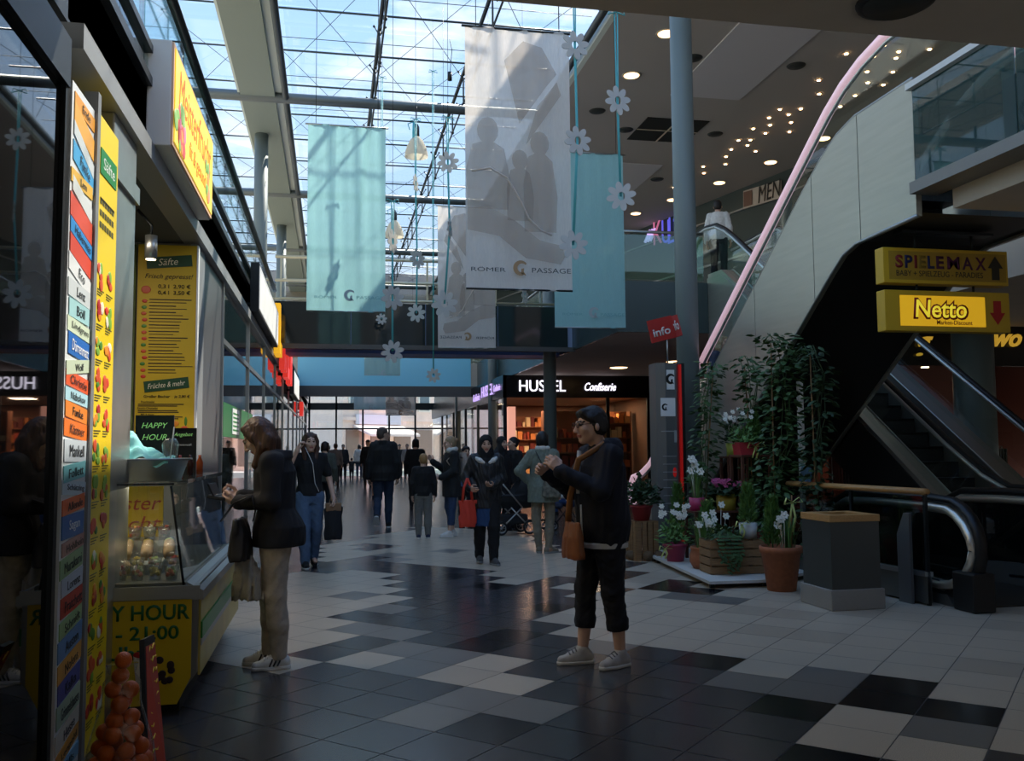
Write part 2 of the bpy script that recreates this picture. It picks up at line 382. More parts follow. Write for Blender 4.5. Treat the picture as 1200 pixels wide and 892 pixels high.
# ---- glazed roof
b = MB()
for x0, x1 in ((-1.1, .94), (.98, 3.02), (3.06, 5.05), (5.09, 7.2), (-4.46, -2.1)):
    for k in range(22):
        y0 = 4.4+2*k; b.add([(x0, y0+.02, 10.45), (x1, y0+.02, 10.45), (x1, y0+1.98, 10.45), (x0, y0+1.98, 10.45)], [(0, 1, 2, 3)])
struct('window_5', b, m_roofg)
m_truss = mat('truss_steel', '#3d4346', .35, .7)
for k, y in enumerate((4.9, 12.9, 20.9, 28.9, 36.9, 44.9)):
    b = MB(); b.tube([(-6.9, y, CZ+.03), (5.1, y, CZ+.03)], .12, 14); b.tube([(-6.9, y+.2, CZ+.12), (5.1, y+.2, CZ+.12)], .05, 8)
    struct('beam', b, mat('crosstube', '#6f7574', .4, .5))
for x in (.96, 3.04, -4.48):
    b = MB(); b.tube([(x, 4.4, 10.36), (x, 47, 10.36)], .045, 8); b.tube([(x, 4.4, 9.62), (x, 47, 9.62)], .022, 6)
    for k in range(22):
        y0 = 4.9+2*k
        b.tube([(x, y0, 9.6), (x, y0, 10.42)], .02, 6)
        b.tube([(x, y0, 9.62), (x, y0+2, 10.36)], .008, 4, cap=False)
        for s in (-1, 1): b.tube([(x+s*.12, y0-.0, 10.40), (x, y0, 10.2)], .014, 5); b.ball((x+s*.12, y0, 10.4), .03, seg=6, rings=4)
        b.ball((x, y0, 9.62), .045, seg=8, rings=6)
    struct('beam', b, m_truss)
b = MB()
for k in range(22):
    y0 = 4.4+2*k
    b.tube([(-6.9, y0, 10.40), (-2.1, y0, 10.40)], .02, 6); b.tube([(-1.1, y0, 10.40), (5.05, y0, 10.40)], .022, 6)
    b.tube([(-1.1, y0+.5, 10.02), (5.05, y0+.5, 10.02)], .008, 4)
    for (xa, xb) in ((-1.1, .96), (.96, 3.04), (3.04, 5.05), (-6.9, -4.48), (-4.48, -2.1)):
        if k % 2 == 0:
            b.tube([(xa, y0, 10.36), (xb, y0+4, 9.9)], .008, 4, cap=False); b.tube([(xb, y0, 10.36), (xa, y0+4, 9.9)], .008, 4, cap=False)
struct('beam', b, m_truss)
b = MB(); b.box(5.05, 5.16, 4.4, 47, CZ, 9.85); struct('trim_12', b, mat('white_paint', '#d6ddd2'))
# ---- right: upper ceiling, first-floor slab, angled shop wall
b = MB(); b.box(5.16, 20, 4.4, 47, CZ, CZ+.2); b.box(7.2, 7.4, 4.4, 47, CZ+.2, 10.5); b.box(-7.2, -4.5, 4.4, 47, 10.4, 10.6); b.box(-7, 20, 47, 47.2, 4.6, 10.5); struct('ceiling', b, m_ceil)  # the slab over the left gallery is added to block the sun
b = MB(); b.box(7.52, 9.2, 12.5, 19.05, CZ-.03, CZ-.001); b.box(7.52, 9.2, 24.0, 29.5, CZ-.03, CZ-.001); struct('ceiling', b, mat('ceiling_pale', '#c9c3c3', .85))
b = MB(); b.box(5.3, 18, 16.2, 47, SOF, FZ); b.box(8.7, 18, 4.33, 16.2, SOF, FZ); b.box(5.62, 8.7, 4.33, 7.3, SOF, FZ); struct('floor', b, m_soff)
def uw(y): return 10.91-.243*(y-32.3)
b = MB()
for y0, y1 in ((4.4, 47),):
    b.prism([(uw(y0), y0), (uw(y1), y1), (uw(y1)+.3, y1), (uw(y0)+.3, y0)], 'z', FZ, CZ)
struct('wall_right', b, mat('upper_shop_wall', '#33403f', .5))
b = MB()
for z0, z1 in ((7.3, 7.36), (8.75, 8.80), (6.2, 6.26)): b.prism([(uw(4.4)-.08, 4.4), (uw(47)-.08, 47), (uw(47), 47), (uw(4.4), 4.4)], 'z', z0, z1)
struct('trim_13', b, m_gry)
b = MB(); b.box(5.24, 5.30, 16.2, 47, SOF-.02, FZ+.02); b.box(5.24, 7.05, 16.16, 16.2, SOF-.02, FZ+.02); struct('trim_14', b, mat('slab_cladding', '#37494b', .25, .2))
b = MB(); b.box(5.27, 5.28, 16.3, 47, FZ+.06, FZ+.92); b.box(5.3, 7.0, 16.22, 16.23, FZ+.06, FZ+.92); struct('window_6', b, glassmat('green_glass', (.55, .78, .70)))
b = MB(); b.tube([(5.27, 47, FZ+.98), (5.27, 16.22, FZ+.98), (7.0, 16.22, FZ+.98)], .03, 8)
for k in range(20): b.box(5.25, 5.28, 16.25+1.6*k, 16.29+1.6*k, FZ, FZ+.96)
struct('trim_15', b, m_alu)
# landing of the big escalator: glass clad edge
b = MB(); b.box(5.385, 5.395, 4.35, 6.18, 3.92, 4.80); b.box(5.385, 5.395, 6.2, 7.5, 3.92, 4.80); struct('window_7', b, glassmat('landing_glass', (.30, .46, .45), 1., .02, .45, (.05, .11, .11)))
b = MB(); b.box(5.33, 5.62, 4.34, 7.52, 3.80, 3.91); struct('trim_16', b, mat('bronze_grey', '#8a8782', .5, .4))
b = MB(); b.box(5.34, 5.44, 4.34, 7.54, 4.81, 4.87); struct('trim_17', b, mat('rail_white', '#d9d9d5', .4))
# ---- columns on the right
for x, y, z1 in ((5.16, 12.6, CZ), (4.98, 20.5, CZ), (5.08, 28.7, CZ), (5.1, 36.7, CZ)):
    b = MB(); b.tube([(x, y, 0), (x, y, z1)], .165 if y < 15 else .15, 24); struct('column', b, mat('column_green', '#6f7a78', .45))
b = MB(); p = onz(1150, 640); b.tube([(10.4, 13.2, 0), (10.4, 13.2, SOF)], .32, 24); struct('column', b, mat('column_green', '#6f7a78'))
# ---- cross bridges
for k, (y0, y1) in enumerate(((19.4, 22.3), (32.8, 36.0))):
    b = MB(); b.box(XL-.4, 5.3, y0+.03, y1, SOF+.05, FZ); struct('floor', b, mat('bridge_soffit', '#93a0bd', .6) if k == 0 else m_soff)
    b = MB()
    if k == 0:
        for x0 in (XL, .41, 1.99, 3.57): b.box(x0, x0+1.56, y0, y0+.02, SOF+.04, FZ)
        struct('window_8', b, mat('bridge_cladding', '#1c2628', .06, spec=.6))
        b = MB(); b.box(XL-.1, 5.3, y0-.02, y0+.05, SOF-.06, SOF+.04); struct('trim_18', b, mat('bridge_edge', '#565350', .6))
        b = MB(); b.box(XL-.1, 5.3, y0+1.2, y0+1.9, SOF-.02, SOF+.05); struct('trim_19', b, mat('blue_band', '#7aa2f2', .5))
    else:
        b.box(XL, 5.0, y0, y0+.02, SOF+.08, FZ+.3); struct('window_9', b, mat('sky_reflection', '#8fdcf5', .15, spec=.6))  # sky mirrored in the bridge glass is put into the cyan colour
        b = MB(); b.box(XL-.1, 5.3, y0-.05, y0+.05, SOF-.3, SOF+.08); struct('trim_20', b, mat('bridge_edge', '#565350'))
    b = MB()
    for z in (FZ+.06, FZ+.45, FZ+.95):
        b.tube([(XL, y0+.04, z), (5.25, y0+.04, z)], .035 if z > FZ+.4 else .03, 8)
    for x in (XL+.1, .5, 2., 3.5, 5.1): b.box(x, x+.04, y0+.03, y0+.06, FZ, FZ+.95)
    struct('trim_21', b, mat('rail_gold', '#c9bfa2', .35, .5))
# pale plant and screens standing on the first floor behind the bridge
b = MB(); b.box(-6.8, 5.2, 46.6, 46.7, 4.6, 9.4); struct('window_10', b, m_roofg)
# ---- end of the arcade: glazed front, doors, daylight outside
b = MB()
for x in [XL+.05+1.33*k for k in range(6)]: b.box(x, x+.09, 46.8, 46.95, 0, 4.6)
for z in (2.45, 3.45): b.box(XL, 6.9, 46.8, 46.95, z, z+(.08 if z < 3 else .35))
struct('trim_22', b, m_dk)
b = MB(); b.box(XL, 1.4, 46.86, 46.88, .1, 4.6); b.box(2.8, 6.9, 46.86, 46.88, .1, 4.6); struct('window_11', b, m_glass)
b = MB(); b.box(-40, 40, 47, 120, -.06, -.01); struct('street', b, mat('street_paving', '#e0cfc2', .8, noise=.1, nscale=2))
# ================================================================ STREET OUTSIDE
def far_house(name, label, x0, x1, y, h, col, shop=False, seed=1):
    t = thing(name, ((x0+x1)/2, y, 0), label, 'building', 'houses across the street')
    b = MB(); b.box(x0, x1, y, y+8, 0, h); b.box(x0-.1, x1+.1, y-.15, y, 3.5, 3.75); b.box(x0-.1, x1+.1, y-.25, y, h-.4, h); b.build('wall', mat('stucco_'+col[1:], col, .8, noise=.06, nscale=1.5), t, True)
    R = random.Random(seed); n = max(2, int((x1-x0)/2.2))
    for k in range(n):
        cx = x0+(k+.5)*(x1-x0)/n
        for z in (4.4, 7.4):
            if z+2 < h:
                b = MB(); b.box(cx-.65, cx+.65, y-.08, y+.02, z-.12, z+1.9); w = b.build('window', mat('window_surround', '#e8ddd0', .7), t, True)
                b = MB(); b.box(cx-.5, cx+.5, y-.10, y-.07, z, z+1.75); b.build('pane', mat('house_pane', '#5a6670', .1), w); w.children[-1].data.transform(wmat(t).inverted())
        b = MB(); b.box(cx-.85, cx+.85, y-.08, y+.02, .3, 2.9); w = b.build('shop_window', mat('shop_window', '#8a6e62', .2), t, True)
    return t
far_house('house', 'pale pink house seen through the glazed end of the arcade, left of the awning shop', -32, -7, 82, 10, '#ecd2c6', seed=2)
h2 = far_house('house', 'cream house with a canvas awning facing the arcade exit', -.3, 9, 68, 11, '#f2d3c4', seed=3)
b = MB(); b.prism([(67.9, 3.2), (66.0, 2.5), (66.0, 2.35), (67.9, 3.0)], 'x', .6, 5.4); b.build('awning', mat('awning_canvas', '#e9cfc6', .8), h2, True)
b = MB(); b.box(.8, 5.2, 67.8, 67.95, 3.25, 3.95); b.build('sign_board', mat('pale_board', '#d9cfd6', .6), h2, True); h2.rotation_euler.z = rad(40)
far_house('house', 'rosy brick house at the right end of the street view', 9.6, 26, 78, 12, '#edc6bd', seed=4)
t = thing('tree', (-3.2, 56, 0), 'small green street tree outside the left part of the glazed exit', 'tree')
b = MB(); b.tube([(-3.2, 56, 0), (-3.15, 56, 1.6), (-3.2, 56, 3.2)], [.14, .11, .07], 8); b.build('trunk', mat('bark', '#54463a', .9), t, True)
b = MB(); R = random.Random(4)
for k in range(900):
    d = Vector((R.gauss(0, 1), R.gauss(0, 1), R.gauss(0, .9))); d = d.normalized()*R.uniform(.5, 1)*1.5; c = Vector((-3.2, 56, 4.0))+Vector((d.x*1.25, d.y, d.z*.95))
    u = Vector((R.gauss(0, 1), R.gauss(0, 1), R.gauss(0, 1))).normalized(); w = u.orthogonal().normalized(); s = R.uniform(.12, .22)
    b.add([c-u*s, c+w*s*.5, c+u*s, c-w*s*.5], [(0, 1, 2, 3)])
b.build('foliage', mat('tree_green', '#5f7d3c', .8), t, True)
# ================================================================ LEFT: BOOK POSTER, MENU PANEL, JUICE SHOP
m_wht = mat('panel_white', '#e8e8e4', .35)
# tall advertising panel with a stack of book spines
t = thing('advertising_panel', (XL+.02, 4.45, 0), 'tall panel picturing a pile of colourful book spines on the left facade', 'poster')
b = MB(); b.box(XL-.01, XL+.03, 4.25, 4.73, .02, 3.10); b.build('backing', mat('poster_white', '#dfe3e6', .3), t, True)
b = MB(); b.box(XL-.02, XL+.045, 4.73, 4.80, .0, 3.2); b.build('frame', m_gry, t, True)
spines = [('#e9a13a', 'Ende', 0), ('#f2b04a', '', .3), ('#cfd6da', '', .4), ('#4ea7dd', 'Funke', .3), ('#e8b848', 'Lem', 0), ('#d8dcdc', '', .3), ('#e2573f', '', .25), ('#3d95dc', 'Habermas', .28), ('#e04f38', '', .22), ('#e6e8ea', 'Eco', .3), ('#cfd5d8', 'Lenz', .05), ('#a9d5d9', 'Böll', 0), ('#d5e2c6', 'Lindgren', .1), ('#2f6fc0', 'Dürrenmatt', .12), ('#cbd8bd', 'Wolf', -.12),
          ('#ec6136', 'Christie', .1), ('#b4dcea', 'Nabokov', .08), ('#ee8a35', 'Funke', .1), ('#ef7a2e', 'Kästner', .06), ('#cdd6de', 'Mankell', .05), ('#74bcc4', 'Follett', -.04), ('#c9dbe4', 'Schätzing', .05), ('#ea6a2f', 'Allende', -.06), ('#1f63a8', 'Sagan', -.07), ('#bd8b7d', 'Hohlbein', -.06),
          ('#8fb07c', 'Murakami', -.1), ('#bfc6d0', 'Lorenz', -.12), ('#c8402f', 'Pratchett', -.12), ('#9fbf86', 'Schmidt', -.16), ('#5f8fc0', 'Austen', -.15), ('#e0a24a', 'Nolens', -.2), ('#46509c', 'Kafka', -.15), ('#a8bfa6', 'Grimmelshausen', -.14), ('#d3cbbb', 'Hesse', -.25), ('#dd9a3e', 'Leopold', -.22), ('#7fb5d6', 'Mills', -.1)]
RB = random.Random(8); hs_ = [RB.uniform(.75, 1.3) for _ in spines]; tot = sum(hs_); z = 3.06
PX = XL+.031
for k, (c, nm, tl) in enumerate(spines):
    hh = 3.02*hs_[k]/tot; z -= hh
    z0 = z; y0, y1 = 4.255+RB.uniform(0, .04), 4.725-RB.uniform(0, .03); s = -.26*tl+RB.uniform(-.012, .012)
    tg = Matrix.Rotation(-tl*.4, 3, 'X')
    bm = bmesh.new()
    # a spine bulges a little towards the viewer, like a printed cloth-bound back
    cy, cz = (y0+y1)/2, z0+hh/2
    pts = [(y0, z0+.004-s*.5), (y1, z0+.004+s*.5), (y1+.004, z0+hh*.98+s*.5), (y0-.004, z0+hh*.98-s*.5)]
    mb = MB(); mb.prism(pts, 'x', PX, PX+.003+.0006*(k % 3))
    o = mb.build('book_spine', mat('spine_'+c[1:], c, .35), t, True)
    mb = MB(); mb.prism([(y0-.02, pts[0][1]), (y0, pts[0][1]), (y0, pts[3][1]), (y0-.012, pts[3][1])], 'x', PX, PX+.002); 
    if nm:
        dark = k not in (13, 23)
        text(nm, (PX+.0055, cy+.02, cz), RPX, mat('spine_ink', '#26282c', .5) if dark else mat('spine_ink_white', '#f2f2f0'), t, w=min(.34, .042*len(nm)), h=hh*.5, tilt=math.atan2(s, y1-y0), extrude=.0008)
t.scale = (1, .8125, 1); t.location.y = 4.4125
# yellow drinks panel
t = thing('menu_sign', (XL+.02, 5.02, 0), 'tall narrow yellow juice menu with fruit pictures beside the book poster', 'sign')
b = MB(); b.box(XL-.01, XL+.035, 4.80, 5.07, 0, 3.12); b.build('board', mat('menu_yellow', '#f0cf1e', .35), t, True)
mg = mat('menu_green', '#15803a', .4); md = mat('menu_ink', '#4a4a28', .5); PX = XL+.036
b = MB(); b.prism([(4.83, 2.83), (5.045, 2.83), (5.045, 2.96), (4.83, 2.96)], 'x', PX, PX+.003); b.build('header', mg, t, True)
text('Säfte', (PX+.0035, 4.94, 2.895), RPX, m_wht, t, w=.15, h=.06, extrude=.0006)
b = MB(); b.box(PX, PX+.001, 4.84, 5.03, 2.70, 2.712)
for k, zz in enumerate((2.68, 2.62, 2.56)): 
    for q in range(6): b.box(PX, PX+.001, 4.84+q*.032, 4.862+q*.032, zz, zz+.03)
for r in range(13):
    for c in range(2):
        for l in range(3): b.box(PX, PX+.001, 4.832+c*.115, 4.832+c*.115+.085-.02*l, 2.245-r*.175-l*.013, 2.250-r*.175-l*.013)
b.build('small_print', md, t, True)
fc = ['#d8402a', '#e8902c', '#7fae3a', '#b3282c', '#e9e2c8', '#d6552c', '#4f8a34']
for r in range(13):
    for c in range(2):
        mb = MB()
        for q in range(5):
            mb.ball((PX+.001, 4.868+c*.115+RB.uniform(-.03, .03), 2.315-r*.175+RB.uniform(-.04, .04)), (.002, .018+RB.random()*.01, .02+RB.random()*.016), mi=RB.randrange(3), seg=10, rings=6)
        cc = RB.sample(fc, 3)
        mb.build('fruit_picture', [mat('fruit_'+q[1:], q, .4) for q in cc], t, True)
t.scale = (1, 1.556, 1); t.location.y = 5.042
# lightbox over the shop
t = thing('shop_sign', (-1.09, 7.0, 3.4), 'deep yellow fascia sign box over the juice counter', 'sign')
b = MB(); b.obox((-1.10, 7.0, 3.75), (.15, 1.95, .70), bev=.008); b.build('casing', mat('sign_casing', '#d8d4ce', .45), t, True)
b = MB(); b.box(-1.035, -1.012, 6.03, 7.97, 3.41, 4.09); b.build('edge_trim', mat('peach_trim', '#e3b796', .5), t, True)
b = MB(); b.box(-1.02, -1.004, 6.06, 7.94, 3.44, 4.06); b.build('face', mat('sign_yellow', '#fbd33c', .3, emit=.35, ecol='#fbd33c'), t, True)
mo = mat('sign_orange', '#e07a2a', .5)
text('Meisterfrucht', (-1.003, 7.0, 3.86), RPX, mo, t, w=1.6, h=.26, shear=.2, extrude=.001)
text('fit & gesund', (-1.003, 7.1, 3.58), RPX, mo, t, w=.85, h=.16, shear=.2, extrude=.001)
mb = MB()
for q in range(26):
    sd = RB.choice((6.28, 7.72)); mb.ball((-1.003, sd+RB.uniform(-.18, .18), 3.62+RB.uniform(-.15, .15)), (.003, RB.uniform(.04, .09), RB.uniform(.04, .09)), mi=RB.randrange(4), seg=10, rings=6)
mb.build('fruit_picture', [mat('pic_'+c[1:], c) for c in ('#f08aa8', '#8fc06a', '#f0a050', '#e05a5a')], t, True)
b = MB(); b.box(-1.18, -1.12, 6.4, 6.48, 3.6, 3.66); b.box(-1.18, -1.12, 7.5, 7.58, 3.6, 3.66); b.build('bracket', m_dk, t, True)
# Säfte board on the far wall of the recess
t = thing('menu_board', (-1.4, 8.34, 1.6), 'large yellow juice price board hanging at the back of the recess', 'sign')
b = MB(); b.box(-1.66, -1.165, 8.32, 8.37, 1.55, 3.25); b.build('board', mat('board_yellow', '#d9b321', .5), t, True)
b = MB(); b.box(-1.17, -1.155, 8.31, 8.375, 1.55, 3.25); b.build('frame', m_wht, t, True)
YB = 8.318; ink = mat('board_ink', '#3a3016', .6)
def tiltrect(cx, cz, w, h, a, y, d, m, name, par):
    mb = MB(); c, s = math.cos(a), math.sin(a)
    mb.prism([(cx+x*c-zz*s, cz+x*s+zz*c) for x, zz in ((-w/2, -h/2), (w/2, -h/2), (w/2, h/2), (-w/2, h/2))], 'y', y-d, y); return mb.build(name, m, par, True)
dgr = mat('board_green', '#14482a', .5)
tiltrect(-1.40, 3.10, .38, .10, .09, YB, .004, dgr, 'header', t); text('Säfte', (-1.41, YB-.006, 3.10), RNY, mat('cream_ink', '#efe6c8'), t, h=.06, shear=.25, tilt=.09, extrude=.0008)
text('Frisch gepresst!', (-1.40, YB-.002, 2.965), RNY, ink, t, w=.40, h=.055, shear=.3, extrude=.0008)
text('0,3 l  2,90 €', (-1.355, YB-.002, 2.88), RNY, ink, t, w=.27, h=.042, bold=.012, extrude=.0008)
text('0,4 l  3,50 €', (-1.355, YB-.002, 2.825), RNY, ink, t, w=.27, h=.042, bold=.012, extrude=.0008)
b = MB()
for k in range(12):
    zz = 2.76-k*.056
    for l in (0, 1): b.box(-1.56, -1.56+RB.uniform(.2, .37), YB-.001, YB, zz-l*.024, zz-l*.024+(.009 if l == 0 else .006))
b.build('small_print', ink, t, True)
mb = MB()
for k in range(13): mb.ball((-1.60+RB.uniform(-.01, .01), YB, 2.75-k*.055), (.022, .002, .016), mi=k % 3, seg=10, rings=6)
mb.ball((-1.59, YB, 2.85), (.04, .002, .035), mi=2)
mb.build('fruit_picture', [mat('fruit_'+q[1:], q) for q in ('#d8402a', '#4f8a34', '#d6552c')], t, True)
tiltrect(-1.405, 2.02, .37, .095, .12, YB, .004, dgr, 'header', t); text('Früchte & mehr', (-1.405, YB-.006, 2.02), RNY, mat('cream_ink', '#efe6c8'), t, w=.31, h=.045, shear=.3, tilt=.12, extrude=.0008)
text('Großer Becher    je 2,80 €', (-1.40, YB-.002, 1.915), RNY, ink, t, w=.38, h=.032, shear=.1, bold=.01, extrude=.0008)
for k, s_ in enumerate(('Fruchtsalat', 'Exotic-Obstsalat', 'Milk & Honey')):
    text(s_, (-1.63+.075, YB-.002, 1.87-k*.055), RNY, ink, t, h=.018, bold=.01, extrude=.0008)
for k, s_ in enumerate(('Ananas-Becher', 'Mango-Becher', 'Melonen-Becher', 'Erdbeer-Quark-Becher', 'Erdbeer-Himbeer-Quarkbecher')):
    text(s_, (-1.64+.009*len(s_)/2+.008, YB-.002, 1.71-k*.027), RNY, ink, t, h=.019, w=.0095*len(s_), bold=.01, extrude=.0008)
b = MB()
for k in range(3):
    for l in range(2): b.box(-1.635, -1.24+RB.uniform(-.08, 0), YB-.001, YB, 1.845-k*.055-l*.015, 1.853-k*.055-l*.015)
b.build('small_print', ink, t, True)
mb = MB(); mb.ball((-1.33, YB, 1.68), (.035, .003, .025), 0); mb.ball((-1.25, YB, 1.63), (.035, .003, .03), 1); mb.ball((-1.24, YB, 1.70), (.012, .002, .04), 2); mb.ball((-1.22, YB, 1.58), (.025, .003, .02), 0)
mb.build('fruit_picture', [mat('fruit_'+q[1:], q) for q in ('#e8902c', '#d6552c', '#4f8a34')], t, True)
b = MB(); b.box(-3.2, -1.68, 8.34, 8.37, 1.5, 3.25); tag(b.build('leaf_mural', mat('mural_green', '#5d6b3a', .7, noise=.5, nscale=5), None), 'dark green leafy wall panel left of the price board', 'wall panel')
tag(bpy.data.objects['leaf_mural'], None)
# spotlight on a short arm
t = thing('spotlight', (-1.42, 7.2, 3.1), 'small grey cylinder spotlight hanging before the price board', 'lamp')
p = ony(177, 290, 7.2)
b = MB(); b.tube([(p.x, p.y, p.z-.09), (p.x, p.y, p.z+.09)], .045, 16); b.build('housing', m_alu, t, True)
b = MB(); b.tube([(p.x, p.y, p.z-.094), (p.x, p.y, p.z-.088)], .036, 16); b.build('lens', mat('lamp_warm', '#ffe6b8', emit=6, ecol='#ffe0a8'), t, True)
b = MB(); b.tube([(p.x, p.y, p.z+.09), (p.x, p.y, p.z+.17), (p.x-.1, p.y, 3.27)], .012, 6); b.build('arm', m_dk, t, True)
l = bpy.data.objects.new('spotlight_light', bpy.data.lights.new('spotlight_light', 'SPOT')); COL.objects.link(l); l.location = (p.x, p.y, p.z-.11); l.data.energy = 14; l.data.color = (1, .82, .6); l.data.spot_size = rad(95); l.data.shadow_soft_size = .04
for x in (-2.2, -1.6):
    l = bpy.data.objects.new('recess_light', bpy.data.lights.new('recess_light', 'AREA')); COL.objects.link(l); l.location = (x, 6.6, 3.25); l.data.energy = 7; l.data.size = .5; l.data.color = (1, .86, .66)
# counter with glass case
CX0, CX1, CY0, CY1 = -1.72, -.72, 5.38, 7.60
t = thing('sales_counter', (-1.25, 6.5, 0), 'yellow and grey juice counter with a glass display case on top', 'counter')
my = mat('counter_yellow', '#c9a92a', .4); mcg = mat('counter_grey', '#8c9094', .35, .6)
b = MB(); b.box(CX0, CX1-.10, CY0+.08, CY1-.05, 0, .16); b.build('plinth', m_blk, t, True)
b = MB(); b.prism([(CX0, .10), (CX1-.09, .10), (CX1, .22), (CX1, .70), (CX0, .70)], 'y', CY0, CY1); b.build('carcass', mcg, t, True)
b = MB(); b.prism([(CX0, .06), (CX1-.10, .06), (CX1-.03, .2), (CX1-.03, .625), (CX0, .625)], 'y', CY0-.012, CY0); b.build('end_panel', mat('counter_poster', '#d8b91c', .4), t, True)
b = MB(); b.box(CX1, CX1+.012, CY0+.04, CY1-.04, .2, .62); b.build('front_panel', mat('panel_cream', '#cdb458', .35, noise=.12, nscale=4), t, True)
b = MB(); b.box(CX1+.012, CX1+.022, CY0+.04, CY1-.04, .40, .49); b.build('stripe', mat('stripe_green', '#1f8a3c', .35), t, True)
b = MB(); b.box(CX1+.0121, CX1+.018, CY0+.04, CY1-.04, .36, .395); b.build('stripe', m_alu, t, True)
b = MB(); b.prism([(CX1-.06, .62), (CX1+.03, .62), (CX1+.03, .67), (CX1-.06, .72)], 'y', CY0-.01, CY1); b.box(CX0, CX1+.01, CY0-.02, CY0+.02, .63, .70); b.build('top_edge', m_alu, t, True)
mgt = mat('happy_green', '#12602a', .5); Yp = CY0-.014
text('HAPPY HOUR', (-1.09, Yp, .56), RNY, mgt, t, w=.66, h=.085, bold=.02, extrude=.001)
text('10:00 - 21:00', (-1.115, Yp, .45), RNY, mgt, t, w=.60, h=.075, bold=.02, extrude=.001)
text('Uhr', (-1.085, Yp, .345), RNY, mgt, t, w=.2, h=.075, bold=.02, extrude=.001)
mb = MB(); mb.prism([(-1.05, .33), (-.95, .33), (-.97, .16), (-1.03, .16)], 'y', Yp-.001, Yp, 0); mb.ball((-1.0, Yp, .335), (.055, .003, .02), 1)
for q in range(16): mb.ball((-.91+RB.uniform(-.05, .06), Yp, .24+RB.uniform(-.07, .07)), (.02, .003, .02), 2, 8, 6)
mb.ball((-.94, Yp, .15), (.03, .003, .03), 3)
mb.build('fruit_picture', [mat('cup_cream', '#d9d0b8'), mat('fruit_b3282c', '#b3282c'), mat('berry_dark', '#2d1a24'), mat('fruit_d6552c', '#d6552c')], t, True)
b = MB(); b.box(CX0, CX1-.07, CY0+.02, CY1-.1, .70, .715); b.build('display_floor', mat('case_floor', '#77766e', .4, .3), t, True)
g = MB(); g.box(CX0, CX1-.1, CY0+.015, CY0+.021, .70, 1.25); g.prism([(CX1-.075, .70), (CX1-.081, .70), (CX1-.16, 1.25), (CX1-.154, 1.25)], 'y', CY0+.02, CY1-.1); g.build('case_glass', glassmat('case_glass', (.93, .97, .95)), t, True)
g = MB(); g.box(CX0, CX1-.12, CY0, CY1-.08, 1.25, 1.275); g.build('case_top', glassmat('case_top_glass', (.75, .8, .78)), t, True)
g = MB(); g.tube([(CX1-.08, CY0+.02, .7), (CX1-.157, CY0+.02, 1.25)], .007, 6); g.tube([(CX0, CY0+.02, 1.26), (CX1-.14, CY0+.02, 1.26)], .006, 6); g.build('case_frame', m_dk, t, True)
# back board inside the case
l = bpy.data.objects.new('case_light', bpy.data.lights.new('case_light', 'AREA')); COL.objects.link(l); l.location = (-1.25, 5.7, 1.235); l.data.energy = 1.6; l.data.shape = 'RECTANGLE'; l.data.size = .7; l.data.size_y = .05; l.data.color = (1, .85, .65)  # area lamp added to brighten the food in the case
t = thing('sign_board', (-1.4, 6.35, .72), 'yellow board with red italic lettering standing inside the glass case', 'sign')
b = MB(); b.box(-1.58, -1.07, 6.30, 6.32, .72, 1.22); b.build('board', mat('board_yellow', '#d9b321'), t, True)
mr = mat('red_ink', '#b03a1e', .5)
text('Meister', (-1.30, 6.298, 1.11), RNY, mr, t, w=.44, h=.09, shear=.25, extrude=.001); text('frucht', (-1.27, 6.298, .98), RNY, mr, t, w=.38, h=.09, shear=.25, extrude=.001); text('fit &', (-1.28, 6.298, .82), RNY, mr, t, w=.2, h=.07, shear=.25, extrude=.001)
# wraps and fruit cups in the case
mcup = glassmat('cup_plastic', (.9, .92, .92), .9, .1, .15, (.5, .5, .48)); mbr = mat('wrap_bread', '#b89a76', .7, noise=.2, nscale=60)
def fill(col): return mat('fill_'+col[1:], col, .5, noise=.35, nscale=90)
fills = ['#c9563a', '#d9c05a', '#b9c77a', '#c98a4a', '#e0d6b4', '#a83a30']
def wrap(x, y, z, ang, lab):
    w = thing('wrapped_roll', (x, y, z), lab, 'food', 'wraps in the display case', ang); w.rotation_euler = (rad(-58), 0, ang)
    b = MB(); b.lathe([(.0, -.07), (.03, -.068), (.034, -.04), (.033, .04), (.028, .06)], seg=16); b.build('wrap', mbr, w)
    b = MB(); b.ball((0, 0, .062), (.03, .03, .018)); b.build('filling', fill(fills[int(abs(x*97)) % 6]), w)
    b = MB(); b.lathe([(.0365, -.06), (.0365, .07), (.03, .085)], seg=16); b.build('film', glassmat('film', (.95, .95, .95), .9, .15), w)
def cup(x, y, z, lab, k):
    w = thing('fruit_cup', (x, y, z), lab, 'food', 'fruit cups in the display case')
    b = MB(); b.lathe([(.0, .0), (.03, 0), (.042, .08), (.04, .08), (.028, .006)], seg=16); b.build('cup', mcup, w)
    b = MB(); R = random.Random(k)
    for q in range(10): b.obox((R.uniform(-.022, .022), R.uniform(-.022, .022), .03+R.uniform(0, .05)), (.022, .018, .018), Euler((R.random()*3, R.random()*3, R.random()*3)).to_matrix(), R.randrange(2), .003)
    b.build('fruit', [fill(fills[k % 6]), fill(fills[(k*5+2) % 6])], w)
    b = MB(); b.lathe([(.043, .078), (.04, .10), (.02, .115), (0, .117)], seg=16); b.build('lid', glassmat('film', (.95, .95, .95)), w)
for k in range(6): wrap(-1.55+.12*k, 5.80+.03*(k % 2), .86, .2*(k-2.5)*.3, 'rolled wrap in clear film standing in the middle row of the glass case')
wrap(-1.18, 5.62, .80, 1.2, 'rolled wrap lying slanted at the front right of the glass case')
for k in range(9): cup(-1.62+.092*k, 5.52+.02*(k % 2), .716, 'clear cup of cut fruit in the front row of the glass case', k)
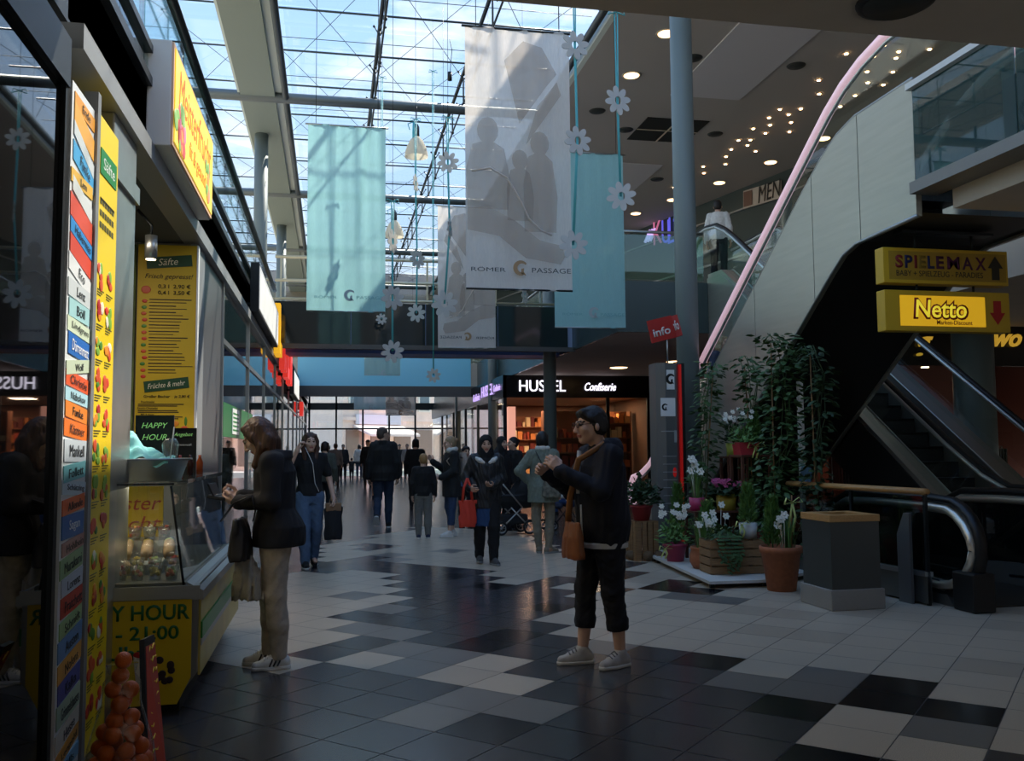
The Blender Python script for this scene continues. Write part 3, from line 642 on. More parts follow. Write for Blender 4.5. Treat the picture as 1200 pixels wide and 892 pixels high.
for k in range(8): cup(-1.60+.10*k, 5.66+.02*(k % 2), .745, 'clear cup of cut fruit just behind the front row of the glass case', k+20)
for k in range(8): cup(-1.60+.085*k, 5.98, .90, 'clear cup of cut fruit in the raised back row of the glass case', k+40)
b = MB(); b.prism([(5.73, .716), (6.2, .716), (6.2, .90), (5.92, .90), (5.9, .80), (5.73, .78)], 'x', -1.68, -.98); tag(b.build('display_tray', m_alu), 'stepped metal tray under the wraps in the glass case', 'tray')
# on top of the case
t = thing('steel_basin', (-1.24, 5.9, 1.276), 'wide steel basin on the counter holding a turquoise cloth and cups', 'basin')
b = MB(); b.lathe([(0, 0), (.36, 0), (.40, .11), (.425, .115), (.425, .125), (.395, .12), (.35, .012), (0, .012)], (0, 0, 0), 40, sx=.95, sy=.62); b.build('bowl', m_alu, t)
b = MB(); nx = 26
for a in range(nx+1):
    for c in range(nx+1):
        u, v = a/nx-.5, c/nx-.5; r = math.hypot(u, v)
        b.v.append((-1.21+u*.52, 5.90+v*.4, 1.40+.16*math.exp(-((u+.05)**2*14+(v)**2*9))+.018*math.sin(u*25+v*9)+.014*math.sin(v*31-u*12)-.12*max(0, r-.42)))
for a in range(nx):
    for c in range(nx): b.f.append([a*(nx+1)+c, (a+1)*(nx+1)+c, (a+1)*(nx+1)+c+1, a*(nx+1)+c+1]); b.mi.append(0); b.sm.append(True)
o = b.build('cloth', mat('turquoise_cloth', '#8fd8d6', .8, bump=.2, bscale=200)); tag(o, 'pale turquoise cloth heaped in the steel basin', 'cloth')
for k, c in enumerate(('#e4dcc0', '#d9c9a0', '#d2574a', '#e08070', '#3a8fc8', '#f0f0ea')):
    b = MB(); b.obox((-1.46+.035*k, 5.72, 1.42), (.004, .12, .2), Euler((0, .12*(k-2), 0)).to_matrix()); tag(b.build('paper_bag', mat('bag_'+c[1:], c)), ['cream paper bag leftmost in the steel basin', 'beige paper bag second from left in the steel basin', 'red paper bag standing in the steel basin', 'salmon paper bag next to the red one in the basin', 'blue paper bag beside the turquoise cloth', 'white paper bag touching the turquoise cloth'][k], 'bag', 'paper bags in the basin')
t = thing('plastic_cup', (-.95, 5.80, 1.28), 'clear plastic cup with straw beside the turquoise cloth', 'cup')
b = MB(); b.lathe([(0, .09), (.035, .09), (.05, .2), (.05, .21), (.03, .24)], seg=16); b.build('cup', mcup, t); b = MB(); b.tube([(0, 0, .12), (.02, 0, .31)], .004, 6); b.build('straw', m_wht, t)
def chalk(name, x0, x1, y, z0, z1, lines, lab):
    t = thing(name, ((x0+x1)/2, y, z0), lab, 'sign', 'chalkboards on the counter')
    b = MB(); b.box(x0, x1, y, y+.015, z0, z1); b.build('slate', mat('slate', '#141615', .6), t, True)
    b = MB(); [b.box(*q) for q in ((x0-.01, x1+.01, y-.005, y+.018, z0-.01, z0), (x0-.01, x1+.01, y-.005, y+.018, z1, z1+.01), (x0-.01, x0, y-.005, y+.018, z0, z1), (x1, x1+.01, y-.005, y+.018, z0, z1))]; b.build('frame', m_blk, t, True)
    for s_, cz, w, m in lines: text(s_, ((x0+x1)/2, y-.003, cz), RNY, m, t, w=w, shear=.3, extrude=.0008)
    return t
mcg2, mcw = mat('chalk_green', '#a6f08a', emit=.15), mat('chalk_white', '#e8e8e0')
chalk('chalkboard', -1.30, -1.07, 6.6, 1.40, 1.68, [('HAPPY', 1.62, .17, mcg2), ('HOUR', 1.54, .16, mcg2)], 'small chalkboard reading Happy Hour in green on the counter')
chalk('chalkboard', -1.13, -.97, 6.95, 1.28, 1.60, [('Angebot', 1.56, .13, mcg2), ('Tomatensaft', 1.49, .12, mcw), ('2,50 €', 1.34, .09, mcw)], 'dark chalkboard of offers behind the Happy Hour board')
for k in range(3):
    b = MB(); b.lathe([(0, 0), (.022, 0), (.022, .09), (.01, .12), (.01, .14), (0, .14)], (-1.0+.05*k, 6.5+.1*k, 1.276), 12)
    tag(b.build('bottle', mat('bottle_'+str(k), ('#8a1f1a', '#3a1712', '#a84a1c')[k], .25)), ('dark red bottle beside the Happy Hour chalkboard', 'brown bottle between the two chalkboards', 'orange bottle at the right end of the glass case')[k], 'bottle', 'bottles on the counter')
# orange-filled carafe and leaning sign, in front
OC = Vector((-.815, 3.96, 0)); KS = .77
t = thing('carafe', OC, 'tall bottle-shaped clear container filled with oranges by the yellow menu', 'container')
prof = [(0, .01), (.155, .012), (.17, .04), (.172, .18), (.172, .26), (.155, .37), (.125, .47), (.092, .58), (.088, .68), (.06, .72), (.075, .77)]
b = MB(); b.lathe([(r_*KS+.003, z_*KS) for r_, z_ in prof], seg=32); b.build('vessel', glassmat('vessel_clear', (.97, .97, .97), .9, .03), t)
ro = .034; spots = []
RO = random.Random(21)
for layer, (rr, n, z) in enumerate(((.135, 9, .05), (.135, 9, .125), (.13, 9, .20), (.118, 8, .275), (.10, 6, .35), (.078, 5, .425), (.05, 3, .50), (.044, 2, .575), (.042, 2, .645), (.008, 1, .715))):
    for q in range(n):
        a = 2*PI*(q+.5*(layer % 2))/n+RO.uniform(-.05, .05); spots.append((rr*math.cos(a), rr*math.sin(a), z+RO.uniform(-.006, .006)))
spots += [(.0, 0, .06), (.01, .01, .14), (0, 0, .21), (0, 0, .29)]; spots.append((.005, 0, .79))
mor = mat('orange_peel', '#d8661a', .45, bump=.35, bscale=220, noise=.08, nscale=12)
om = None
lv = ['bottom', 'second', 'third', 'fourth', 'fifth', 'sixth']
for k, s in enumerate(spots):
    if om is None:
        b = MB(); b.ball((0, 0, 0), (ro, ro, ro*.95), seg=22, rings=14); o = b.build('orange', mor); om = o
    else: o = om.copy(); COL.objects.link(o)
    o.location = OC+Vector(s)*KS; o.rotation_euler = (RO.random()*3, RO.random()*3, 0)
    z = s[2]; lab = 'orange crowning the neck of the bottle-shaped container' if z > .76 else 'orange stacked singly in the narrow neck of the container' if z > .43 else 'orange in the sloping shoulder of the bottle-shaped container' if z > .23 else 'orange packed in the wide lower body of the container'
    tag(o, lab, 'orange', 'oranges in the carafe')
t = thing('sign_stand', (-.66, 4.75, 0), 'leaning red board with yellow handwriting beside the oranges', 'sign')
A, B_, C_, D_ = Vector((-.80, 5.02, .60)), Vector((-.73, 5.00, .62)), Vector((-.56, 4.62, 0.0)), Vector((-.68, 4.60, 0.0))
D_ = Vector((-.755, 4.16, .012)); C_ = Vector((-.70, 4.30, .012)); A = ony(166, 750, 4.62); B_ = ony(178, 744, 4.80)
nrm = (B_-A).cross(D_-A).normalized()*.012
def slab(name, m, P, d0, d1, par):
    mb = MB(); v = [p+nrm*d0 for p in P]+[p+nrm*d1 for p in P]; mb.add(v, [(0,1,2,3), (7,6,5,4), (0,4,5,1), (1,5,6,2), (2,6,7,3), (3,7,4,0)]); return mb.build(name, m, par, True)
slab('frame', m_blk, (A, B_, C_, D_), -1, 1, t)
cc = (A+B_+C_+D_)/4; P2 = [cc+(p-cc)*.88 for p in (A, B_, C_, D_)]
slab('board', mat('sign_red', '#b5402a', .5), P2, -1.3, 1.3, t)
b = MB(); cen = (A+B_)/2; dn = ((C_+D_)/2-cen); ac = ((B_-A)+(C_-D_))/2
for k in range(9):
    p0 = cen+dn*(.10+.085*k)-ac*.28; p1 = cen+dn*(.07+.085*k)+ac*.28
    for sgn in (1, -1):
        q = [p0+nrm*1.5*sgn]+[p0.lerp(p1, f/6)+dn*(.018*math.sin(f*2.3+k))+nrm*1.5*sgn for f in range(1, 6)]+[p1+nrm*1.5*sgn]; b.tube(q, .004, 5)
b.build('handwriting', mat('chalk_yellow', '#e8c23a'), t, True)
# ================================================================ LEFT FACADE FURTHER ALONG: door band, projecting signs
b = MB(); b.box(XL+.0, XL+.01, 10.4, 14.2, 1.60, 1.98); o = b.build('door_band', mat('band_green', '#136b36', .35)); tag(o, 'green band across the shopfront glass beyond the juice shop', 'decal')
t = thing('door_notice', (XL+.02, 11.6, 1.6), 'small white notice printed on the green shopfront band', 'notice')
b = MB(); b.box(XL+.011, XL+.018, 11.3, 12.1, 1.64, 1.95); b.build('card', m_wht, t, True)
b = MB(); [b.box(XL+.018, XL+.02, 11.36, 12.04, 1.68+.05*k, 1.70+.05*k) for k in range(5)]; b.build('small_print', mg, t, True)
def projecting(name, lab, y0, y1, z0, z1, mface, mside, x0=XL+.03, x1=XL+.15):
    t = thing(name, (XL, y0, z0), lab, 'sign', 'signs along the left fascia')
    b = MB(); b.box(x0, x1, y0, y1, z0, z1); b.build('casing', mside, t, True)
    b = MB(); b.box(x1, x1+.01, y0+.04, y1-.04, z0+.04, z1-.04); b.build('face', mface, t, True)
    b = MB(); b.box(XL-.04, x0, y0+.1, y0+.16, z0+.1, z0+.14); b.build('bracket', m_dk, t, True); return t
projecting('shop_sign', 'white lit sign box with a black end over the green shopfront', 13.3, 18.0, 3.42, 4.12, mat('sign_white', '#e6e6e2', .3, emit=.25), m_blk)
def letterblock(lab, y, z0, z1, c, ln):
    t = thing('letter_sign', (XL+.1, y, z0), lab, 'sign', 'block letters on the left fascia')
    b = MB()
    if ln == 'L': b.prism([(y, z0), (y+.9, z0), (y+.9, z0+.25), (y+.3, z0+.25), (y+.3, z1), (y, z1)], 'x', XL+.05, XL+.17)
    else: b.prism([(y, z0), (y+.25, z0), (y+.25, z1-.28), (y+.65, z1-.28), (y+.65, z0), (y+.9, z0), (y+.9, z1), (y, z1)], 'x', XL+.05, XL+.17)
    b.build('letter', mat('letter_'+c[1:], c, .35, emit=.5, ecol=c), t, True)
    b = MB(); b.box(XL-.03, XL+.05, y+.1, y+.2, z0+.05, z0+.12); b.build('bracket', m_dk, t, True)
letterblock('yellow block letter projecting from the left fascia', 18.4, 3.35, 4.35, '#f5b324', 'L')
letterblock('first red block letter just beyond the yellow one', 20.4, 3.2, 4.05, '#e0392f', 'n')
letterblock('second red block letter beyond the yellow one', 21.9, 3.15, 4.0, '#e0392f', 'L')
letterblock('third red block letter, last of the row on the left fascia', 23.4, 3.1, 3.95, '#e0392f', 'n')
projecting('shop_sign', 'white sign box beyond the red block letters on the left', 26, 30, 3.0, 3.7, mat('sign_white', '#e6e6e2'), m_blk)
projecting('shop_sign', 'small orange-red sign box farthest along the left fascia', 34, 35, 2.7, 3.2, mat('letter_e0392f', '#e0392f'), mat('letter_e0392f', '#e0392f'))
# ================================================================ RIGHT: ESCALATORS
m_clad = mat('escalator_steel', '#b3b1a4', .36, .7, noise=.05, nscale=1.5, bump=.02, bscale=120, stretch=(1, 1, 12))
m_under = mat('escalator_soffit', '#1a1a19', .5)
m_rub = mat('handrail_rubber', '#0f0f10', .45)
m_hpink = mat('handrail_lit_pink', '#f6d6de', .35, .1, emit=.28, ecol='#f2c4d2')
m_hst = mat('handrail_steel', '#d5dad6', .3, .8)
m_step = mat('step_metal', '#3b3d3e', .45, .7, noise=.2, nscale=30)
m_bal = glassmat('balustrade_glass', (.80, .90, .87))
def line(p, q, n): return [p.lerp(q, i/n) for i in range(n+1)]
# --- big escalator rising towards the viewer, clad in steel
ES = thing('escalator', (6.2, 11.5, 0), 'big steel-clad escalator rising over the planters with a pale pink handrail', 'escalator')
EX0, EX1 = 5.46, 6.95
top = [(15.4, .0), (15.4, .42), (12.8, 2.20), (9.62, 4.40), (9.2, 4.66), (8.85, 4.83), (8.5, 4.91), (7.52, 4.92)]
bot = [(7.52, 3.60), (8.55, 3.56), (8.8, 3.49), (9.05, 3.33), (9.7, 2.87), (13.73, .0)]
def clad(x0, x1, nm):
    cuts = [15.4, 12.9, 10.9, 9.4, 8.45, 7.52]
    # panels cut along vertical seams
    def zt(y):
        for a, b in zip(top[1:], top[2:]):
            if b[0] <= y <= a[0]: return a[1]+(b[1]-a[1])*(a[0]-y)/max(1e-6, a[0]-b[0])
        return top[-1][1]
    bb = bot[::-1]
    def zb(y):
        if y >= 13.73: return 0.
        for a, b in zip(bb, bb[1:]):
            if b[0] <= y <= a[0]: return a[1]+(b[1]-a[1])*(a[0]-y)/max(1e-6, a[0]-b[0])
        return bot[0][1]
    for a, b in zip(cuts, cuts[1:]):
        ys = sorted({a, b-0.0}|{y for y, _ in top+bot if b < y < a}, reverse=True)
        g = .006
        poly = [(y-(g if y == a else -g if y == b else 0), zt(y)) for y in ys]+[(y-(g if y == a else -g if y == b else 0), zb(y)) for y in ys[::-1]]
        m = MB(); m.prism(poly, 'x', x0, x1); m.build('cladding_panel', m_clad, ES, True)
clad(5.40, 5.46, 'l'); clad(6.95, 7.0, 'r')
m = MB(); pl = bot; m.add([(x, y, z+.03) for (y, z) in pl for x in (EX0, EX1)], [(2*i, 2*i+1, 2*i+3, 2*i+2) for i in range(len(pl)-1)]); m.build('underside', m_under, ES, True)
m = MB(); tp = top[1:]; m.tube([(5.41, y, z+.012) for y, z in tp], .014, 6); m.build('edge_strip', m_alu, ES, True)
m = MB(); m.tube([(5.405, y, z-.0) for y, z in bot], .018, 6); m.build('edge_strip', m_alu, ES, True)
def hz(y): return 2.645+.672*(12.8-y)
hp = [(15.9, .35), (16.1, .5), (16.12, .72), (15.95, .90), (15.6, .95), (15.3, 1.05)]+[(y, hz(y)) for y in (15., 14, 13, 12, 11, 10, 9.4)]+[(9.03, 5.17), (8.7, 5.34), (8.35, 5.46), (7.93, 5.54), (7.3, 5.57), (4.6, 5.57)]
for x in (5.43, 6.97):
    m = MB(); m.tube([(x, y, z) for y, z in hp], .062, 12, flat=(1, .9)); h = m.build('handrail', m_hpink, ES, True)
    m = MB(); m.tube([(x, y, z-.065) for y, z in hp[4:]], .022, 8); h2_ = m.build('rail_profile', m_hst, h); h2_.data.transform(wmat(ES).inverted())
    gp = [(y, z-.07) for y, z in hp[5:]]; lo = [(y, max(.05, min(z-.25, 4.86 if y < 9 else 99, (2.16+.69*(12.8-y)) if y >= 9 else 9))) for y, z in hp[5:]]
    m = MB(); m.add([(x, y, z) for y, z in gp]+[(x, y, z) for y, z in lo], [(i, i+1, len(gp)+i+1, len(gp)+i) for i in range(len(gp)-1)]); m.build('glass_balustrade', m_bal, ES, True)
for k in range(22):
    y = 15.1-.30*k; z = max(.0, hz(y)-1.0)
    if z > FZ-.05: break
    m = MB(); m.box(EX0+.12, EX1-.1, y-.3, y, z, z+.02); m.box(EX0+.12, EX1-.1, y-.02, y, z-.2, z); m.build('step', m_step, ES, True)
m = MB(); m.box(EX0, EX1, 15.2, 16.6, -.002, .02); m.build('comb_plate', m_alu, ES, True)
# --- second escalator rising away
E2 = thing('escalator', (7.2, 11, 0), 'dark escalator with visible steps rising away at the right, under the shop signs', 'escalator')
def h2z(y): return 4.50+.672*(y-14.05)
hq = [(7.5, .35), (7.3, .5), (7.27, .75), (7.47, .93), (7.95, .99), (8.6, .99), (8.98, 1.14)]+[(y, h2z(y)) for y in (9.6, 10.4, 11.4, 12.4, 13.4, 14.4, 15.2)]+[(15.55, 5.48), (15.95, 5.66), (16.4, 5.72), (17., 5.70), (18, 5.7)]
for x, nm in ((7.17, 'l'), (8.45, 'r')):
    m = MB(); m.tube([(x, y, z) for y, z in hq], .04, 10, flat=(1, .8)); h = m.build('handrail', m_rub, E2, True)
    m = MB(); m.tube([(x-.03, y, z-.045) for y, z in hq[3:]], .028, 8); s_ = m.build('rail_profile', m_hst, h); s_.data.transform(wmat(E2).inverted())
    gp = [(y, z-.06) for y, z in hq[4:]]; lo = [(y, max(.3, z-.78)) for y, z in hq[4:]]
    m = MB(); m.add([(x, y, z) for y, z in gp]+[(x, y, z) for y, z in lo], [(i, i+1, len(gp)+i+1, len(gp)+i) for i in range(len(gp)-1)]); m.build('glass_balustrade', m_bal, E2, True)
    # sloping deck beside the steps
    pts = [(7.8, .2), (8.8, .24)]+[(y, h2z(y)-.78) for y in (9.3, 10.3, 11.8, 13.4, 14.9)]+[(15.6, 4.72), (16.2, 4.74)]
    x0, x1 = (x-.09, x+.15) if nm == 'l' else (x-.22, x+.10)
    m = MB(); n_ = len(pts); m.add([(xx, y, z) for y, z in pts for xx in (x0, x1)]+[(xx, y, max(z-.6, -.0)) for y, z in pts for xx in (x0, x1)],
        [(2*i, 2*i+1, 2*i+3, 2*i+2) for i in range(n_-1)]+[(2*n_+2*i, 2*n_+2*i+1, 2*n_+2*i+3, 2*n_+2*i+2) for i in range(n_-1)]+[(2*i, 2*i+2, 2*n_+2*i+2, 2*n_+2*i) for i in range(n_-1)]+[(2*i+1, 2*i+3, 2*n_+2*i+3, 2*n_+2*i+1) for i in range(n_-1)])
    m.build('deck', mat('deck_steel', '#b9b2a8', .3, .8), E2, True)
    xi = x1-.0 if nm == 'l' else x0
    m = MB(); m.tube([(xi, y, z+.01) for y, z in pts], .012, 6); m.build('skirt_strip', m_hst, E2, True)
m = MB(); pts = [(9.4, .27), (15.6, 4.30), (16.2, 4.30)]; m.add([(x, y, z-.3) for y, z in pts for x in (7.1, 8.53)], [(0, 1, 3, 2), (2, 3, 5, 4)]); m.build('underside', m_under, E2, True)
for k in range(24):
    y = 8.7+.30*k; z = max(0, .2016*(k-1))
    if z > FZ-.02: break
    m = MB(); m.box(7.33, 8.22, y, y+.32, z-.02, z+.01); m.box(7.33, 8.22, y, y+.02, z-.2, z); m.build('step', m_step, E2, True)
m = MB(); m.box(7.3, 8.3, 7.3, 8.7, .0, .015); m.build('comb_plate', mat('comb_dark', '#3c3a36', .4, .6), E2, True)
for x in (7.06, 8.52):
    lo = [(9.7, .0), (16.2, 3.62)]; hi = [(8.8, .0), (8.8, .1)]+[(y, h2z(y)-.85) for y in (9.6, 12, 15.1)]+[(15.6, 4.64), (16.2, 4.66)]
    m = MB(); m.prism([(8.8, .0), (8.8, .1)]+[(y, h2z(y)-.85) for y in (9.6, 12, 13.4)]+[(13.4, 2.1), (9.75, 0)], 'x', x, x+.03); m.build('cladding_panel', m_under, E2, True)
    m = MB(); m.prism([(y, h2z(y)-.85) for y in (13.41, 15.1)]+[(15.6, 4.64), (16.2, 4.66), (16.2, 3.45), (15.9, 3.42), (13.41, 2.1)], 'x', x, x+.03); m.build('cladding_panel', m_clad, E2, True)
# --- escalator going down, its round newel facing the viewer
E3 = thing('escalator', (6.05, 8.5, 0), 'escalator down to the basement, its round black newel end by the granite bin', 'escalator')
def loop(x): 
    P = [(11.5, -.55), (9.4, .78), (9.0, .93), (8.4, .95), (7.6, .95)]
    for k in range(1, 12):
        a = PI/2+PI*k/11; P.append((7.44+.46*math.cos(a), .53+.42*math.sin(a)))
    P += [(7.9, .12), (8.3, .10)]
    return [(x, y, z) for y, z in P]
for x in (5.50, 6.9):
    L = loop(x)
    m = MB(); m.tube(L, .055, 12, flat=(1, .8)); h = m.build('handrail', m_rub, E3, True)
    c = Vector((x-.012, 7.9, .52)); L2 = [(x-.02, y+(.055 if y < 7.7 else 0)*1, z-(.075 if z > .5 else -.06)) for (_, y, z) in L[:-1]]
    m = MB(); m.tube(L2, .055, 10, flat=(1, .8)); q_ = m.build('rail_profile', mat('newel_steel', '#e0d6c4', .32, .75), h); q_.data.transform(wmat(E3).inverted())
    m = MB(); m.prism([(y, z) for (_, y, z) in L2[1:-1]]+[(9.4, .10)], 'x', x-.012, x+.0); m.build('glass_balustrade', glassmat('smoked_glass', (.35, .38, .38), 1., .02, .3, (.01, .012, .012)), E3, True)
    m = MB(); m.prism([(7.3, .0), (13.2, 0), (13.2, .02), (9.2, .18), (8.2, .24), (7.5, .22)], 'x', x-.05, x+.05); m.build('skirt_panel', mat('skirt_grey', '#6f706c', .35, .6), E3, True)
    m = MB(); m.obox((x, 7.10, .17), (.22, .28, .34), bev=.02); m.build('newel_box', m_blk, E3, True)
for k in range(14):
    y = 8.4+.32*k; z = -.2*max(0, k-1)
    m = MB(); m.box(5.64, 6.78, y, y+.32, z-.02, z+.005); m.build('step', m_step, E3, True)
m = MB(); m.box(5.6, 6.86, 7.2, 8.4, 0, .015); m.build('comb_plate', mat('comb_dark', '#3c3a36'), E3, True)
# --- glass barrier with oak rail
t = thing('barrier', (5.15, 8.3, 0), 'glass barrier with a wooden handrail between bin and escalator', 'barrier')
A, B_ = Vector((5.12, 9.6, 0)), Vector((5.30, 7.42, 0)); dv = (B_-A).normalized(); nv = Vector((-dv.y, dv.x, 0))
def along(p0, p1, w, z0, z1, nm, mm):
    a, c = A+dv*p0, A+dv*p1; m = MB(); v = [p+nv*s*w/2+Vector((0, 0, z)) for z in (z0, z1) for p in (a, c) for s in (-1, 1)]
    m.add(v, [(0, 1, 3, 2), (4, 5, 7, 6), (0, 1, 5, 4), (2, 3, 7, 6), (0, 2, 6, 4), (1, 3, 7, 5)]); return m.build(nm, mm, t, True)
Lb = (B_-A).length
m = MB(); m.tube([A+Vector((0, 0, 1.02)), B_+Vector((0, 0, 1.02))], .05, 12, flat=(1, .62)); m.build('wooden_rail', mat('oak', '#b98a52', .45, noise=.18, nscale=14, stretch=(8, 1, 8)), t, True)
along(.02, Lb/2-.03, .012, .30, .98, 'glass_panel', glassmat('barrier_glass', (.55, .60, .60))); along(Lb/2+.03, Lb-.05, .012, .30, .98, 'glass_panel', glassmat('barrier_glass', (.55, .60, .60)))
along(0, Lb, .05, .02, .26, 'base_rail', mat('barrier_base', '#6e706d', .35, .7))
along(0, Lb, .09, .26, .30, 'base_cap', m_alu)
for q in (.0, Lb/2, Lb-.03): along(q, q+.03, .03, 0, 1.0, 'post', m_dk)
a_ = A+dv*(Lb-.30); m = MB(); m.add([a_+dv*x+nv*s+Vector((0, 0, z)) for s in (-.09, -.06) for x, z in ((0, 0), (.17, 0), (.17, .82), (.10, .82), (0, .62))], [(0, 1, 2, 3, 4), (9, 8, 7, 6, 5)]+[(i, (i+1) % 5, 5+(i+1) % 5, 5+i) for i in range(5)]); m.build('bracket_plate', mat('plate_grey', '#77797a', .35, .6), t, True)
# --- granite bin with wooden rim
t = thing('litter_bin', (4.56, 7.64, 0), 'square dark granite bin with an oak rim and speckled stone foot', 'bin', rz=rad(1)); t.scale = (.80, .80, 1)
m = MB(); m.obox((0, 0, .09), (.66, .66, .18), bev=.008); m.build('foot', granite('granite_foot', '#8f8b84', .4, .5), t)
m = MB()
for sx_, sy_, w, d in ((0, -.285, .60, .03), (0, .285, .60, .03), (-.285, 0, .03, .54), (.285, 0, .03, .54)): m.obox((sx_, sy_, .475), (w, d, .59))
m.build('body', granite('granite_bin', '#3a3e3c', .2, .3), t)
m = MB()
for sx_, sy_, w, d in ((0, -.245, .62, .13), (0, .245, .62, .13), (-.245, 0, .13, .36), (.245, 0, .13, .36)): m.obox((sx_, sy_, .80), (w, d, .06), bev=.004)
m.build('rim', mat('oak', '#b98a52'), t)
m = MB(); m.obox((0, 0, .5), (.5, .5, .02)); m.build('liner', m_blk, t)
# ================================================================ HANGING SHOP SIGNS
def hsign(lab, z0, z1, yel, nm):
    t = thing('hanging_sign', (6.95, 9.2, z0), lab, 'sign', 'yellow signs hung under the landing')
    m = MB(); m.obox((6.96, 9.28, (z0+z1)/2), (1.62, .16, z1-z0), bev=.008); m.build('casing', mat('sign_case_yellow', '#d0a520', .45), t, True)
    return t
t = hsign('upper yellow hanging sign with a dark arrow pointing up', 3.29, 3.70, 0, 's')
Yh = 9.198
m = MB(); m.box(6.22, 7.74, Yh-.0, Yh+.002, 3.33, 3.66); m.build('face', mat('sign_mustard', '#a8821f', .5), t, True)
cols = ['#7e1d1d', '#1c1f4f', '#7e1d1d', '#8a6f1c', '#1c1f4f', '#4d1a3a']; xx = 6.30
for ch, c, w in zip(('S', 'P', 'I', 'E', 'L', 'E'), cols, (.10, .10, .035, .09, .09, .10)):
    text(ch, (xx+w/2, Yh-.001, 3.54), RNY, mat('ink_'+c[1:], c), t, w=w, h=.15, bold=.035, extrude=.002); xx += w+.022
for ch, c, w in zip(('M', 'A', 'X'), ('#5a1a3e', '#4d1a3a', '#5a1a3e'), (.16, .14, .14)):
    xx += .022; text(ch, (xx+w/2, Yh-.001, 3.54), RNY, mat('ink_'+c[1:], c), t, w=w, h=.15, bold=.02, extrude=.002); xx += w+.012
text('BABY + SPIELZEUG - PARADIES', (6.87, Yh-.001, 3.405), RNY, mat('ink_dark', '#2a2410'), t, w=1.12, h=.065, extrude=.002)
def arrow(cx, cz, up, mm):
    s = 1 if up else -1; m = MB(); m.prism([(cx+x, cz+s*z) for x, z in ((-.05, -.14), (.05, -.14), (.05, .0), (.10, .0), (0, .14), (-.10, .0), (-.05, .0))], 'y', Yh-.004, Yh); m.build('arrow', mm, t, True)
arrow(7.60, 3.495, True, mat('ink_dark', '#2a2410'))
m = MB(); [m.tube([(x, 9.28, 3.7), (x, 9.28, 3.90)], .015, 6) for x in (6.62, 7.36)]; m.build('rod', m_dk, t, True)
m = MB(); m.box(6.4, 7.6, 9.2, 9.36, 3.88, 3.91); m.build('ceiling_bar', m_dk, t, True)
t = hsign('lower yellow hanging sign with a red arrow pointing down', 2.74, 3.21, 1, 'n')
m = MB(); m.box(6.34, 7.44, Yh-.002, Yh+.002, 2.80, 3.15); m.build('face', mat('sign_bright', '#e3b41f', .45, emit=.35, ecol='#e8b01e'), t, True)
text('Netto', (6.86, Yh-.004, 3.0), RNY, mat('net_red', '#a3241c'), t, w=.72, h=.25, bold=.065, extrude=.001, shear=.1)
text('Netto', (6.86, Yh-.007, 3.0), RNY, mat('net_yellow', '#f6dc3a', emit=.4), t, w=.66, h=.205, bold=.012, extrude=.003, shear=.1)
text('Marken-Discount', (7.03, Yh-.004, 2.845), RNY, mat('ink_7e1d1d', '#7e1d1d'), t, w=.46, h=.05, bold=.01, extrude=.002)
arrow(7.60, 2.97, False, mat('arrow_red', '#b8231c'))
m = MB(); [m.tube([(x, 9.28, 3.2), (x, 9.28, 3.3)], .015, 6) for x in (6.62, 7.36)]; m.build('rod', m_dk, t, True)
for o in [x for x in COL.objects if x.name.startswith('hanging_sign')]:
    k = .868; L0 = o.location.copy(); o.scale = (k, k, k); o.location = Vector(CE)+(L0-Vector(CE))*k
# ================================================================ INFO TOTEM AND RED INFO SIGN
t = thing('info_totem', (4.86, 12.75, 0), 'tall grey information pillar with a red edge strip beside the near column', 'totem')
m = MB(); m.prism([(4.66, 12.62), (4.78, 12.55), (4.95, 12.55), (5.0, 12.6), (5.0, 12.9), (4.66, 12.9)], 'z', 0.02, 2.68); m.build('body', mat('totem_grey', '#6c6d6b', .4, .4), t, True)
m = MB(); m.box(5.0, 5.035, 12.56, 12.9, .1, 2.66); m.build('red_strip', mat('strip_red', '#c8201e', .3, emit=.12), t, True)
m = MB(); m.box(5.035, 5.09, 12.58, 12.9, .02, 2.68); m.build('edge', m_blk, t, True)
m = MB(); m.box(4.80, 4.92, 12.543, 12.549, 2.30, 2.58); m.box(4.70, 4.925, 12.543, 12.549, 1.92, 2.18); m.build('white_panel', m_wht, t, True)
def crescent(c, r, mm, par, y, nm='logo'):
    m = MB(); n = 16; o_, i_ = [], []
    for k in range(n+1):
        a = rad(40)+rad(250)*k/n; o_.append((c[0]+r*math.cos(a), c[1]+r*math.sin(a))); i_.append((c[0]+r*.18+r*.62*math.cos(a), c[1]+r*.60*math.sin(a)))
    for k in range(n): m.prism([o_[k], o_[k+1], i_[k+1], i_[k]], 'y', y-.002, y)
    m.prism([(c[0]+r*.05, c[1]-r*.1), (c[0]+r*.45, c[1]-.0*r), (c[0]+r*.40, c[1]-r*.5), (c[0]+r*.75, c[1]-r*1.0), (c[0]+r*.05, c[1]-r*.75)], 'y', y-.002, y)
    return m.build(nm, mm, par, True)
crescent((4.86, 2.45), .075, m_blk, t, 12.542); crescent((4.765, 2.05), .05, m_blk, t, 12.542)
m = MB(); m.box(4.70, 4.9, 12.545, 12.55, 1.70, 1.715); m.box(4.9, 4.94, 12.545, 12.55, 1.55, 1.72)
for k in range(8): m.box(4.72, 4.93, 12.545, 12.55, 1.35-.11*k, 1.36-.11*k)
m.build('directory_line', mat('pale_grey', '#a5a5a2'), t, True)
m = MB(); m.ball((4.90, 12.55, 1.13), (.03, .004, .07)); m.build('red_mark', mat('strip_red', '#c8201e'), t, True)
t = thing('info_sign', (4.85, 12.75, 2.68), 'tilted red sign reading info on a thin rod above the grey pillar', 'sign')
m = MB(); m.tube([(4.90, 12.75, 2.68), (4.90, 12.75, 3.1)], .012, 6); m.build('rod', m_alu, t, True)
M3 = Euler((0, rad(-14), rad(10))).to_matrix()
